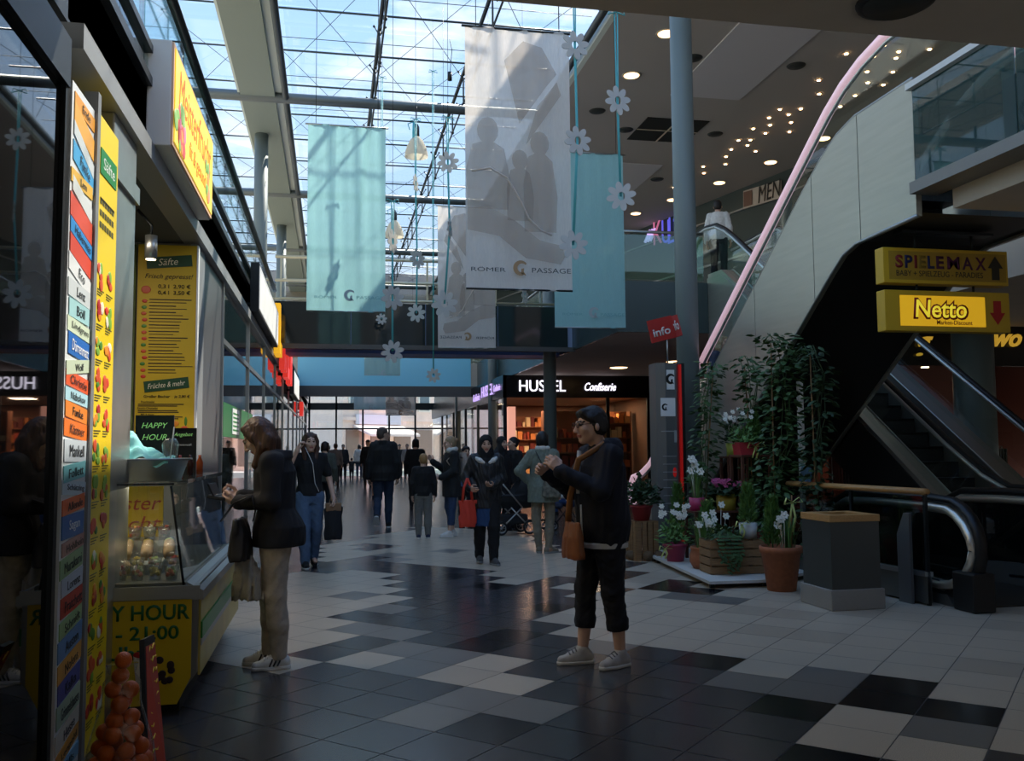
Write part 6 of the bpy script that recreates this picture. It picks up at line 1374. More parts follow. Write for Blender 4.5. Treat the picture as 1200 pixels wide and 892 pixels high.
def person(label, loc, face, J=None, height=1.68, h=.009, skin='light', yaw=0., pitch=0., top=None, bottom=None, shoes=None, hair=None, curl=35, bulk=1., lean=(0, 0), extra=None, groups='people in the arcade', fine=True, lift=0., glasses=False, brow='#3a2a22'):
    t = thing('person', (loc[0], loc[1], lift), label, 'person', groups, rad(face)); sc = height/1.70; t.scale = (sc, sc, sc)
    J = J or {}
    def g(k, side=0):
        if side:
            sk = ('L' if side > 0 else 'R')+k
            if sk in J: return v3(*J[sk]) if not np.isscalar(J[sk]) else J[sk]
        v = J.get(k, BASE[k])
        if np.isscalar(v): return v
        v = v3(*v); 
        if side < 0: v[0] = -v[0]
        return v
    lx, ly = lean; head, neck = g('head'), g('neck')
    HM = rot(yaw, pitch); hp = lambda p: head+HM@v3(*p)
    prof = J.get('torso', [(.84, 0, .005, .155*bulk, .108*bulk), (.93, 0, .005, .165*bulk, .115*bulk), (1.05, 0, 0, .138*bulk, .098*bulk), (1.18, 0, 0, .148*bulk, .112*bulk), (1.30, 0, .005, .155*bulk, .108*bulk), (1.38, 0, .01, .125, .080), (1.435, 0, .012, .060, .056)])
    pts = [head]+[g(k, s) for k in ('sh', 'el', 'wr', 'hip', 'kn', 'an') for s in (1, -1)]
    lo = np.min(pts, 0)-.30; hi = np.max(pts, 0)+.30; lo[2] = -.03
    # ---- body
    F = Field(lo, hi, h); F.loft([(z, x, y, a-.012, b-.012) for z, x, y, a, b in prof], .03)
    F.cap(neck-v3(0, 0, .03), hp((0, .018, -.055)), .058, .052, .025)
    for s in (1, -1):
        sh, el, wr = g('sh', s), g('el', s), g('wr', s); F.cap(v3(s*.06, .01, 1.385), sh, .045, .046, .04); F.chain([sh, el, wr], [.047*bulk, .036, .026], .02)
        d = g('hd', s); d /= np.linalg.norm(d); nn = g('hn', s); nn = nn-d*(nn@d); nn /= np.linalg.norm(nn); lat = np.cross(d, nn)*(-s)
        cu = J.get(('Lc' if s > 0 else 'Rc'), curl)
        F.cap(wr-d*.01, wr+d*.03, .025, .024, .02)
        for i, (off, L, r) in enumerate(((.030, .072, .0092), (.010, .082, .0095), (-.010, .076, .0092), (-.028, .058, .0082))):
            kn = wr+d*(.088-.004*abs(i-1))+lat*off; F.cap(wr+d*.02+lat*off*.55, kn, .0135, .0115, .014)
            p = kn; a = rad(cu*.5+(i*3))
            for seg, fr in ((0, .45), (1, .31), (2, .24)):
                q = p+(d*math.cos(a)+nn*math.sin(a))*L*fr; F.cap(p, q, r*(1-.08*seg), r*(.93-.08*seg), .004); p = q; a += rad(cu*.75)
        tb = wr+d*.025+lat*.022+nn*.006; t1 = tb+(d*.6+lat*.65+nn*.35)*.045; t2 = t1+(d*.85+lat*.15+nn*.45)*.032; t3 = t2+(d*.95-lat*.1+nn*.3)*.024
        F.cap(tb, t1, .014, .0115, .012); F.cap(t1, t2, .0108, .0098, .006); F.cap(t2, t3, .0098, .008, .004)
        hi_, kn, an = g('hip', s), g('kn', s), g('an', s); F.cap(hi_, kn, .078*bulk, .052, .03); F.cap(kn, kn*.6+an*.4+v3(0, .012, 0), .050, .050, .02); F.cap(kn*.6+an*.4+v3(0, .012, 0), an, .050, .034, .02)
        ta = g('toe', s)+(0); td = v3(math.sin(ta), -math.cos(ta), 0); F.cap(an+v3(0, .02, -.035), an+td*.13+v3(0, 0, -.052), .036, .026, .03)
    # head with face
    F.ell(hp((0, .018, .035)), (.074, .093, .086), .02, HM); F.ell(hp((0, -.028, -.028)), (.060, .064, .086), .03, HM); F.ell(hp((0, -.066, -.095)), (.024, .022, .02), .03, HM)
    for s in (1, -1):
        F.ell(hp((s*.034, -.066, -.022)), (.028, .024, .024), .02, HM); F.ell(hp((s*.030, -.106, .010)), (.019, .016, .012), .012, HM, True); F.ell(hp((s*.030, -.083, .010)), (.0135, .0125, .0115), .002, HM)
        F.ell(hp((s*.079, .010, -.010)), (.010, .016, .028), .008, HM); F.cap(hp((s*.012, -.094, .028)), hp((s*.045, -.080, .030)), .008, .007, .012)
        F.cap(hp((0, -.112, -.034)), hp((s*.013, -.102, -.036)), .008, .007, .006)
    F.cap(hp((0, -.094, .016)), hp((0, -.117, -.030)), .008, .0115, .010)
    F.cap(hp((-.018, -.090, -.058)), hp((.018, -.090, -.058)), .006, .006, .006); F.cap(hp((-.022, -.088, -.062)), hp((.022, -.088, -.062)), .0035, .0035, .002); F.cap(hp((-.014, -.089, -.070)), hp((.014, -.089, -.070)), .0065, .0065, .006)
    def paint(c):
        q = (c-head)@HM; x, y, z = np.abs(q[:, 0]), q[:, 1], q[:, 2]; mi = np.zeros(len(c))
        mi[(np.hypot((x-.030)/.0135, (z-.010)/.008) < 1) & (y < -.06)] = 1
        mi[(x < .024) & (np.abs(z+.064) < .0095) & (y < -.075)] = 2
        mi[(x > .012) & (x < .047) & (np.abs(z-.032+.12*(x-.03)) < .005) & (y < -.05)] = 3
        return mi
    F.build('body', [SKIN[skin], m_eye, m_lip, m_brow], t, paint)
    # ---- trousers / skirt
    if bottom:
        B = Field(lo, hi, max(h, .008)); e = bottom.get('e', .012); hem = bottom.get('hem', .10); kind = bottom.get('kind', 'trousers'); wst = bottom.get('waist', 1.0)
        pz = [q for q in prof if q[0] <= wst+.06]; B.loft([(z, x, y, a+e*.6, b+e*.6) for z, x, y, a, b in pz]+[(.80, 0, .008, .150*bulk, .105*bulk)], .02)
        for s in (1, -1):
            H, K, A = g('hip', s), g('kn', s), g('an', s); f = bottom.get('flare', 0.); wd = bottom.get('w', 1.)
            B.cap(H+v3(s*-.004, .004, -.02), K, (.088*bulk+e)*min(1.06, wd), .058*wd+e*.8, .025); md = K*.5+A*.5+v3(0, .010, 0)
            B.cap(K, md, .058*wd+e*.8, .054*wd+e*.7+f*.5, .02); B.cap(md, A+v3(0, 0, -.02), .054*wd+e*.7+f*.5, .042*wd+e*.6+f, .02)
        B.ripple(bottom.get('rip', .004), .13, 2, (.9, .9, .7)); B.ripple(bottom.get('rip', .004)*.6, .055, 5, (.5, .9, .8))
        for s in (1, -1):
            A, K = g('an', s), g('kn', s); dn = (A-K)/np.linalg.norm(A-K); c = A+dn*(.085-hem) if hem < .3 else K+dn*(.485-hem)*-0+(A-K)*((.485-hem)/.40)
            r = .13; B.plane(c, dn, np.minimum(c, A)-v3(r, r, .25), np.maximum(c, A)+v3(r, r, .02))
        B.plane((0, 0, wst), (0, 0, 1), lo, hi); B.build(bottom.get('name', 'trousers'), bottom['m'], t)
    # ---- jacket / shirt
    if top:
        T_ = Field(lo, hi, max(h, .007)); e = top.get('e', .014); hem = top.get('hem', .86); fl = top.get('flare', .0)
        pr = [(z, x, y, a+e+(fl*(1.05-z)/.2 if z < 1.05 else 0)+top.get('waistfill', 0)*max(0, 1-abs(z-1.05)/.15), b+e+(fl*(1.05-z)/.2 if z < 1.05 else 0)) for z, x, y, a, b in prof if z < 1.40]+[(1.395, 0, .01, .128+e*.4, .084+e*.6), (1.44, 0, .014, .070+e, .066+e)]
        if hem < .84: pr.append((hem-.03, 0, .01, .160*bulk+e+fl, .118*bulk+e+fl))
        T_.loft(pr, .025); sl = top.get('sleeve', 1.)
        for s in (1, -1):
            sh, el, wr = g('sh', s), g('el', s), g('wr', s); T_.cap(v3(s*.07, .01, 1.375), sh-v3(s*.012, 0, .006), .050+e*.6, .052+e*.7, .04)
            if sl > .6: T_.chain([sh-v3(s*.012, 0, .006), el, wr+(el-wr)*.06*0], [.052*bulk+e, .040+e*.9, .031+e*.9], .03)
            else: T_.cap(sh-v3(s*.012, 0, .006), sh+(el-sh)*sl*1.6, .053*bulk+e, .048+e, .03)
        if top.get('hood'):
            T_.cap((-.07, .075, 1.42), (.07, .075, 1.42), .045, .045, .04); T_.ell((0, .085, 1.40), (.095, .055, .07), .04); T_.cap((-.075, .0, 1.445), (-.06, .07, 1.45), .026, .03, .03); T_.cap((.075, .0, 1.445), (.06, .07, 1.45), .026, .03, .03)
        if top.get('collar'): 
            for a in range(10):
                a0, a1 = rad(-60+30*a), rad(-30+30*a); T_.cap((.075*math.sin(a0), .02+.07*math.cos(a0), 1.452), (.075*math.sin(a1), .02+.07*math.cos(a1), 1.452), .016, .016, .015)
        T_.ripple(top.get('rip', .004), top.get('wl', .11), top.get('seed', 1))
        T_.plane((0, 0, hem), (0, 0, -1), (lo[0], lo[1], 0), (hi[0], hi[1], hem+.12) if not top.get('hands_low', True) else (min(.30, hi[0]), hi[1], hem+.02)) if False else None
        sl_, X, Y, Z = T_.sub((-.235-fl, -.24, 0), (.235+fl, .26, hem+.001)); 
        T_.f[sl_] = np.maximum(T_.f[sl_], .02)
        o = T_.build(top.get('name', 'jacket'), top['m'], t)
        if top.get('shirt'):
            S_ = Field((-.2, -.22, hem-.08), (.2, .2, 1.0), .008); S_.loft([(hem-.035, 0, .008, .158*bulk+e*.8, .128*bulk+e*.8), (hem+.003, 0, .008, .158*bulk+e*.8, .128*bulk+e*.8)], .01); S_.build('shirt', top['shirt'], t)
    # ---- shoes
    if shoes:
        for s in (1, -1):
            A = g('an', s); ta = g('toe', s); td = v3(math.sin(ta), -math.cos(ta), 0); z0 = A[2]-.085; tl = J.get('Ltilt' if s > 0 else 'Rtilt', 0.)
            S_ = Field(A-v3(.16, .22, .13), A+v3(.16, .22, .1), max(.006, h*.7)); up = v3(0, 0, 1)*math.cos(tl)+td*math.sin(tl); fd = td*math.cos(tl)-v3(0, 0, 1)*math.sin(tl)
            P = lambda f, u: A+fd*f+up*(u-.085)
            S_.cap(P(-.035, .042), P(.07, .034), .042, .040, .02); S_.cap(P(.07, .034), P(.145, .030), .040, .030, .02); S_.cap(P(-.02, .06), P(.0, .095), .040, .038, .02); S_.cap(P(.0, .085), P(.08, .05), .036, .030, .02)
            if shoes.get('boot'): S_.cap(P(0, .08), P(-.01, .30), .045, .055, .02)
            S_.plane(P(0, .012), -up, A-.2, A+.2); sh_ = S_.build('shoe', shoes['m'], t)
            L_ = Field(A-v3(.16, .22, .13), A+v3(.16, .22, .05), max(.006, h*.7)); L_.cap(P(-.037, .014), P(.07, .014), .043, .043, .02); L_.cap(P(.07, .014), P(.148, .016), .043, .032, .02); L_.plane(P(0, .026), up, A-.2, A+.2); L_.plane(P(0, .0), -up, A-.2, A+.2); L_.build('sole', shoes.get('sole', shoes['m']), sh_)
            if shoes.get('laces'):
                b = MB()
                for q in range(4): b.tube([P(.03+.022*q, .098-.010*q)+np.cross(fd, up)*.028, P(.03+.022*q, .118-.012*q), P(.03+.022*q, .098-.010*q)-np.cross(fd, up)*.028], .0045, 5)
                b.build('laces', shoes['laces'], sh_)
            if shoes.get('stripes'):
                b = MB(); sd = np.cross(fd, up)
                for sg in (1, -1):
                    for q in range(3): b.tube([P(.015+.026*q, .028)+sd*.043*sg, P(.0+.026*q, .058)+sd*.043*sg, P(-.005+.026*q, .075)+sd*.036*sg], .006, 5)
                b.build('stripes', shoes['stripes'], sh_)
    # ---- hair
    if hair:
        A = Field(head-v3(.22, .26, .52), head+v3(.22, .26, .22), max(.0065, h*.8)); k = hair['kind']
        if k in ('short', 'long', 'bun', 'crop', 'bob', 'tail'):
            A.ell(hp((0, .024, .042)), (.082, .097, .092), .01, HM); A.ell(hp((0, .045, .0)), (.078, .075, .085), .02, HM)
            if k == 'bob' or k == 'short':
                for s in (1, -1): A.ell(hp((s*.062, .045 if k == 'short' else .025, -.01 if k == 'short' else -.03)), (.020 if k == 'short' else .026, .05, .055 if k == 'short' else .08), .02, HM)
                A.cap(hp((-.055, -.052, .082)), hp((.03, -.060, .090)), .020, .026, .03); A.cap(hp((.03, -.060, .085)), hp((.066, -.035, .05)), .022, .018, .02); A.cap(hp((-.055, -.05, .08)), hp((-.068, -.03, .045)), .018, .018, .02)
            if k == 'long':
                for s in (1, -1):
                    A.chain([hp((s*.055, -.035, .085)), hp((s*.080, -.02, .01)), hp((s*.084, -.005, -.08)), head+HM@v3(s*.080, -.01, -.13)*.8+v3(0, hair.get('fy', -.02), -.10)], [.024, .024, .028, .030], .03)
                    A.chain([hp((s*.055, .05, .04)), hp((s*.065, .055, -.06)), head+HM@v3(s*.07, .05, -.12)*.85+v3(0, .02, -.11)], [.042, .036, .026], .04)
                A.chain([hp((0, .070, .0)), hp((0, .065, -.09)), head+HM@v3(0, .06, -.13)+v3(0, .01, -.09)], [.05, .04, .028], .04)
            if k == 'bun': A.ell(hp((0, .125, .05)), (.038, .034, .036), .012, HM)
            if k == 'tail': A.chain([hp((0, .10, .03)), hp((0, .145, -.02)), hp((0, .14, -.12))], [.035, .028, .016], .02)
            fl = .052 if k in ('crop',) else .060
            A.ell(hp((0, -.105, -.045)), (.066, .075, .105) if k != 'long' else (.058, .075, .115), .012, HM, True)
            if k in ('crop', 'short', 'bun', 'tail'): A.plane(hp((0, 0, -.055)), HM@v3(0, -.25, -1), head-.3, head+v3(.3, .3, .1)) if k != 'tail' else A.ell(hp((0, -.06, -.12)), (.1, .13, .09), .02, HM, True)
            if k == 'crop':
                for s in (1, -1): A.ell(hp((s*.09, -.03, -.03)), (.03, .06, .06), .02, HM, True)
            else:
                for s in (1, -1):
                    if k in ('bun', 'tail'): A.ell(hp((s*.096, .006, -.014)), (.017, .017, .024), .006, HM, True)
            A.ripple(.0042 if k == 'long' else .0032, .030 if k == 'long' else .022, 3, (1.3, .9, .10))
        if k == 'scarf':
            A.ell(hp((0, .02, .035)), (.090, .108, .103), .01, HM); A.ell(hp((0, .01, -.05)), (.088, .098, .10), .03, HM); A.chain([hp((0, .0, -.10)), neck+v3(0, .0, -.01), neck+v3(0, -.05, -.09)], [.088, .098, .085], .04); A.cap(neck+v3(-.10, 0, -.05), neck+v3(.10, 0, -.05), .06, .06, .04)
            A.ell(hp((0, -.115, -.018)), (.054, .085, .086), .012, HM, True); A.ripple(.004, .06, 1, (.6, .9, 1.2))
        if k == 'cap':
            A.ell(hp((0, .02, .05)), (.085, .1, .085), .01, HM); A.plane(hp((0, 0, .035)), HM@v3(0, 0, -1), head-.3, head+.3); A.ell(hp((0, -.11, .045)), (.06, .06, .010), .01, HM)
        o = A.build('headscarf' if k == 'scarf' else 'cap' if k == 'cap' else 'hair', hair['m'], t)
        if hair.get('label'): o['label'] = hair['label']
    if glasses:
        b = MB()
        for s in (1, -1):
            b.tube([hp((s*.033+.021*math.cos(a), -.108+.010*abs(math.cos(a))*0, .008+.017*math.sin(a))) for a in [2*PI*q/16 for q in range(16)]], .0022, 5, closed=True); b.tube([hp((s*.054, -.106, .012)), hp((s*.076, -.06, .014)), hp((s*.080, .01, .010))], .002, 5)
        b.tube([hp((-.012, -.112, .012)), hp((0, -.116, .015)), hp((.012, -.112, .012))], .002, 5); b.build('glasses', m_blk, t)
    return t
def local(t, p): return wmat(t)@Vector(p)
def strap(m, P, w, nm, mm, par): m.tube(P, w, 6, flat=(1.6, .4)); return m.build(nm, mm, par, True)
def bagshape(c, rz, w, d, hh, h=.009, taper=.85, sag=.02):
    F = Field((-w, -d-.05, -.05), (w, d+.05, hh+.08), h); F.loft([(0, 0, 0, w/2, d/2), (hh*.12, 0, 0, w/2*1.04, d/2*1.1), (hh*.6, 0, 0, w/2*.97, d/2*.9), (hh, 0, 0, w/2*taper, d/2*.35)], .02); F.ripple(.005, .12, 4); return F
# ---------------------------------------------------------------- the woman in navy on the right
p = onz(708, 779)
RWm = person('person in navy hooded jacket holding both hands up before the face', (p.x, p.y), -80, dict(
    head=(.0, -.075, 1.565), neck=(0, -.01, 1.445), Lsh=(.17, -.01, 1.37), Lel=(.215, -.115, 1.14), Lwr=(.085, -.33, 1.265), Lhd=(-.25, -.55, .65), Lhn=(-1, .2, -.2), Lc=45, Rsh=(-.17, -.01, 1.37), Rel=(-.19, -.13, 1.13), Rwr=(-.06, -.36, 1.25), Rhd=(.2, -.75, .35), Rhn=(1, 0, -.35), Rc=55,
    Lan=(.095, .07, .085), Lkn=(.095, .02, .485), Ran=(-.085, -.115, .085), Rkn=(-.09, -.085, .49), Rtoe=-.1, Ltoe=.28,
    torso=[(.82, 0, .01, .165, .135), (.93, 0, .01, .178, .150), (1.05, 0, -.005, .165, .145), (1.18, 0, -.01, .165, .150), (1.30, 0, 0, .165, .132), (1.38, 0, .0, .128, .088), (1.435, 0, -.005, .064, .06)]),
    height=1.73, h=.0058, skin='fair', pitch=.06, bulk=1.08, glasses=True,
    top=dict(m=fabric('navy', '#12141f'), e=.022, hem=.80, hood=True, rip=.006, shirt=fabric('white_hem', '#c9c9c6'), waistfill=.012), bottom=dict(m=fabric('midnight', '#14151d'), hem=.235, e=.012, w=1.1, rip=.006), shoes=dict(m=fabric('shoe_grey', '#b9b4ae', .7), sole=mat('sole_white', '#d8d6d0', .6), laces=mat('lace_grey', '#6b6a6c', .8)),
    hair=dict(kind='short', m=mat('hair_dark', '#1d1714', .55, noise=.3, nscale=60, stretch=(1, 1, .2))))
b = MB(); L = lambda *q: local(RWm, q); strap(b, [L(-.02, -.150, 1.40), L(.02, -.178, 1.25), L(.03, -.186, 1.12)], .009, 'lining', mat('lining_white', '#d2d2cf', .7), RWm)
b = MB(); strap(b, [L(.05, -.165, .80), L(.06, -.178, .9), L(.055, -.18, 1.05)], .004, 'cord', mat('lining_white', '#d2d2cf'), RWm)
t = thing('shoulder_bag', L(.02, -.22, .70), 'tan leather shoulder bag hanging in front of the navy jacket', 'bag', rz=rad(-80))
F = bagshape(0, 0, .26, .10, .24); o = F.build('body', mat('leather_tan', '#8a4f2a', .45, noise=.15, nscale=12), t)
b = MB(); strap(b, [L(-.06, -.22, .93), L(-.03, -.215, 1.1), L(.05, -.19, 1.34), L(.10, -.02, 1.445)], .014, 'strap', mat('strap_tan', '#a8713f', .5), t)
# ---------------------------------------------------------------- the woman in beige trousers at the counter
p = onz(322, 781)
LWm = person('person in dark blazer bowing over a purse at the juice counter', (p.x, p.y), -97, dict(
    head=(0, -.13, 1.535), neck=(0, -.025, 1.435), Lsh=(.165, -.015, 1.37), Lel=(.205, .0, 1.11), Lwr=(.09, -.235, 1.10), Lhd=(-.35, -.85, .1), Lhn=(-.6, 0, .8), Lc=60, Rsh=(-.165, -.015, 1.37), Rel=(-.205, -.02, 1.11), Rwr=(-.07, -.25, 1.13), Rhd=(.3, -.9, .1), Rhn=(.7, 0, .7), Rc=60,
    Lan=(.075, .04, .085), Lkn=(.085, .01, .485), Ran=(-.07, -.05, .085), Rkn=(-.085, -.05, .485), Ltoe=.3, Rtoe=.1,
    torso=[(.82, 0, .02, .168, .135), (.93, 0, .02, .172, .145), (1.05, 0, .0, .140, .104), (1.18, 0, -.015, .150, .118), (1.30, 0, -.012, .158, .118), (1.38, 0, -.012, .126, .082), (1.435, 0, -.02, .060, .056)]),
    height=1.70, h=.0058, skin='fair', pitch=.62, bulk=1.03,
    top=dict(m=fabric('blazer', '#1c1b1f'), e=.020, hem=.79, name='blazer', rip=.004, seed=3, flare=.016), bottom=dict(m=fabric('beige', '#b3a797'), hem=.065, e=.010, w=1.14, rip=.003), shoes=dict(m=mat('shoe_white', '#d9d6cf', .6), sole=mat('sole_white', '#d8d6d0'), stripes=mat('stripe_ink', '#2a2a30', .6), laces=mat('lace_white', '#e6e4de', .8)),
    hair=dict(kind='long', fy=-.05, m=mat('hair_auburn', '#523524', .5, noise=.6, nscale=45, stretch=(1, 1, .15))))
L = lambda *q: local(LWm, q)
t = thing('purse', L(.0, -.36, 1.12), 'black purse held open in both hands at the juice counter', 'purse', rz=rad(-97)); M_ = Euler((rad(-10), 0, 0)).to_matrix()
b = MB(); b.obox((0, -.02, .01), (.20, .12, .025), M_, bev=.006); b.build('body', mat('purse_black', '#131214', .4), t); b = MB(); b.obox((0, -.055, .06), (.20, .012, .10), Euler((rad(25), 0, 0)).to_matrix(), bev=.004); b.build('flap', mat('purse_black', '#131214'), t); b = MB(); b.tube([(-.095, -.02, .028), (.095, -.02, .028)], .004, 6); b.build('zip', m_alu, t)
t = thing('handbag', L(.17, -.20, .73), 'dark leather handbag hanging at the elbow of the blazer', 'bag', rz=rad(-97))
F = bagshape(0, 0, .33, .13, .27, taper=1.0); F.build('body', mat('leather_dark', '#26221f', .4, noise=.2, nscale=10), t)
b = MB(); strap(b, [L(.16, -.33, .98), L(.19, -.24, 1.10), L(.21, -.12, 1.15), L(.20, -.10, 1.05), L(.17, -.12, .98)], .012, 'handle', mat('leather_dark', '#26221f'), t)
b = MB(); b.ball(L(.25, -.2, .99), .016, seg=10); b.build('clasp', m_alu, t, True)
t = thing('scarf', L(.14, -.18, .55), 'crumpled beige cloth hanging from the dark handbag', 'scarf', rz=rad(-97))
F = Field((-.12, -.14, -.12), (.12, .16, .26), .008); F.loft([(-.08, 0, .03, .05, .09), (.05, 0, .02, .06, .085), (.2, 0, 0, .04, .06)], .02); F.ripple(.014, .055, 2, (1, 1, .1)); F.build('cloth', fabric('scarf_beige', '#aaa08f'), t)
# ---------------------------------------------------------------- mid-ground people
p = onz(362, 665); blue = fabric('denim', '#4f6580'); dkblue = fabric('denim_dark', '#27344a'); blk = fabric('black', '#141416'); char = fabric('charcoal', '#232327')
PG = person('long-haired person in black tee and jeans, walking, hand at the ear', (p.x, p.y), 8, dict(Rel=(-.29, -.03, 1.17), Rwr=(-.17, -.12, 1.47), Rhd=(.35, .1, .9), Rhn=(.9, -.2, -.2), Rc=60, Lel=(.25, .03, 1.10), Lwr=(.29, -.06, .86), Lc=85, Ran=(-.06, -.12, .085), Rkn=(-.075, -.10, .49), Lan=(.08, .16, .12), Lkn=(.09, .02, .49), Ltilt=.45), height=1.67, h=.0085, skin='fair', yaw=.05,
    top=dict(m=blk, e=.012, hem=.88, sleeve=.45, name='tee_shirt'), bottom=dict(m=blue, hem=.06, w=1.12), shoes=dict(m=blk, sole=mat('sole_white', '#d8d6d0')), hair=dict(kind='long', m=mat('hair_brown', '#4a2f22', .5, noise=.35, nscale=50, stretch=(1, 1, .15))))
t = thing('shopping_bag', local(PG, (.29, -.06, .34)), 'dark carrier bag with a brown top carried by the long-haired walker', 'bag', rz=rad(8))
F = bagshape(0, 0, .22, .13, .40, taper=1.); F.build('body', fabric('bag_black', '#1a1a1d'), t); b = MB(); b.obox((0, 0, .40), (.19, .07, .10), bev=.01); b.build('paper_top', mat('kraft', '#8a6a4c', .8), t); b = MB(); b.tube([(-.06, 0, .42), (-.03, 0, .52), (.03, 0, .52), (.06, 0, .42)], .006, 6); b.build('handle', mat('kraft', '#8a6a4c'), t)
b = MB(); L = lambda *q: local(PG, q); b.tube([L(-.07, -.12, 1.50), L(.02, -.135, 1.30), L(.05, -.14, 1.05), L(.10, -.13, .95)], .004, 5); b.build('earphone_cable', m_wht, PG, True)
p = onz(449, 619); MN = person('tall person in black coat and dark jeans walking away, head turned to the left', (p.x, p.y), 172, dict(Lan=(.08, .28, .20), Lkn=(.09, -.02, .50), Ltilt=1.0, Ran=(-.08, -.1, .085), Rkn=(-.085, -.1, .49), Lwr=(.25, .02, .86)), height=1.86, h=.0085, yaw=-1.15, glasses=True, bulk=1.1,
    top=dict(m=blk, e=.026, hem=.78, collar=True, waistfill=.02, name='coat'), bottom=dict(m=dkblue, hem=.06), shoes=dict(m=blk, sole=mat('sole_white', '#d8d6d0')), hair=dict(kind='crop', m=mat('hair_grey_brown', '#4a4038', .7, noise=.3, nscale=90)))
p = onz(496, 631); person('boy with blond crop in black jumper, standing with his back turned', (p.x, p.y), 178, dict(head=(0, -.02, 1.57), Lwr=(.22, -.03, .86)), height=1.37, h=.0085, skin='fair', bulk=1.05, yaw=.1, top=dict(m=blk, e=.022, hem=.84, name='jumper', waistfill=.02), bottom=dict(m=fabric('grey', '#6f6d68'), hem=.06, w=1.2), shoes=dict(m=fabric('trainer_navy', '#27304a'), sole=mat('sole_white', '#d8d6d0')), hair=dict(kind='crop', m=mat('hair_blond', '#a07a4c', .6, noise=.3, nscale=80)))
p = onz(529, 629); BW = person('blond person in dark coat and rolled jeans standing with a beige backpack', (p.x, p.y), -80, dict(Lel=(.21, .0, 1.11), Lwr=(.13, -.22, 1.0), Lhd=(-.2, -1, .0), Rel=(-.21, -.06, 1.13), Rwr=(-.16, -.28, 1.26), Rhd=(0, -.6, .8), Lan=(.085, -.06, .085), Ran=(-.085, .05, .085)), height=1.66, h=.0085, skin='fair', pitch=.12,
    top=dict(m=fabric('coat_dark', '#1d1f21'), e=.026, hem=.66, name='coat', waistfill=.02, flare=.015), bottom=dict(m=fabric('denim_blue', '#2c4060'), hem=.20, w=.95), shoes=dict(m=mat('shoe_white', '#d9d6cf'), sole=mat('sole_white', '#d8d6d0')), hair=dict(kind='bun', m=mat('hair_ash', '#9a8262', .5, noise=.3, nscale=60)))
F = Field((-.2, -.2, 1.36), (.2, .2, 1.56), .009); F.chain([v3(-.06, -.05, 1.45), v3(.06, -.05, 1.45), v3(.075, .03, 1.46), v3(0, .075, 1.47), v3(-.075, .03, 1.46), v3(-.06, -.05, 1.45)], [.04]*6, .03); F.ripple(.006, .05); F.build('neck_scarf', fabric('scarf_cream', '#d6d0c4'), BW)
t = thing('backpack', local(BW, (0, .22, .98)), 'beige backpack on the shoulders of the blond person', 'bag', rz=rad(-80)); F = Field((-.2, -.14, -.05), (.2, .16, .48), .009); F.loft([(0, 0, 0, .125, .07), (.1, 0, .01, .14, .085), (.3, 0, 0, .13, .075), (.42, 0, -.01, .08, .05)], .03); F.ell((0, .08, .13), (.09, .04, .09), .02); F.build('body', fabric('pack_beige', '#a6978a'), t)
b = MB(); strap(b, [local(BW, (.09, .17, 1.32)), local(BW, (.13, .03, 1.435)), local(BW, (.13, -.12, 1.28)), local(BW, (.15, .02, 1.05))], .014, 'strap', fabric('pack_beige', '#a6978a'), t)
p = onz(570, 661); HJ = person('person in black headscarf and dark quilted jacket walking towards the viewer', (p.x, p.y), -4, dict(Rel=(-.27, .02, 1.13), Rwr=(-.23, -.12, 1.0), Rhd=(.5, -.8, -.2), Lel=(.22, .02, 1.12), Lwr=(.06, -.2, 1.03), Lhd=(-.6, -.8, .1), Lhn=(0, .3, 1), Lan=(.085, -.1, .085), Lkn=(.09, -.10, .49), Ran=(-.08, .12, .10), Rkn=(-.085, .0, .49), Ltoe=.3), height=1.62, h=.0085, skin='light', bulk=1.08,
    top=dict(m=fabric('quilt_black', '#1b1d20', .5), e=.026, hem=.72, rip=.007, wl=.07, waistfill=.02), bottom=dict(m=blk, hem=.06, w=1.2), shoes=dict(m=fabric('trainer_grey', '#4a4a4a'), sole=mat('sole_grey', '#8a8a86')), hair=dict(kind='scarf', m=fabric('scarf_black', '#101114')))
F = Field((-.25, -.2, .45), (.25, .2, .78), .01); F.loft([(.50, 0, 0, .175, .14), (.76, 0, 0, .17, .13)], .01); F.ripple(.006, .08); F.build('blue_dress_hem', fabric('dress_blue', '#24426b'), HJ)
F = Field((-.2, -.22, 1.30), (.2, .1, 1.44), .008); F.chain([v3(-.15, -.03, 1.40), v3(-.09, -.115, 1.36), v3(-.04, -.13, 1.33)], [.022, .03, .02], .02); F.chain([v3(.15, -.03, 1.40), v3(.09, -.115, 1.36), v3(.04, -.13, 1.33)], [.022, .03, .02], .02); F.build('white_collar', fabric('fleece_white', '#d6d4cc'), HJ)
t = thing('tote_bag', local(HJ, (-.26, -.17, .50)), 'bright red-orange tote bag hanging from the arm of the headscarf wearer', 'bag', rz=rad(20)); F = bagshape(0, 0, .24, .07, .33, taper=1.); F.build('body', mat('tote_red', '#d8402a', .6), t); b = MB(); [b.tube([(s*.07, .01*q, .31), (s*.05, .01*q, .48), (.0, .01*q, .60)], .010, 6, flat=(1.3, .5)) for s in (-1, 1) for q in (-1, 1)]; b.build('handle', mat('tote_red', '#d8402a'), t)
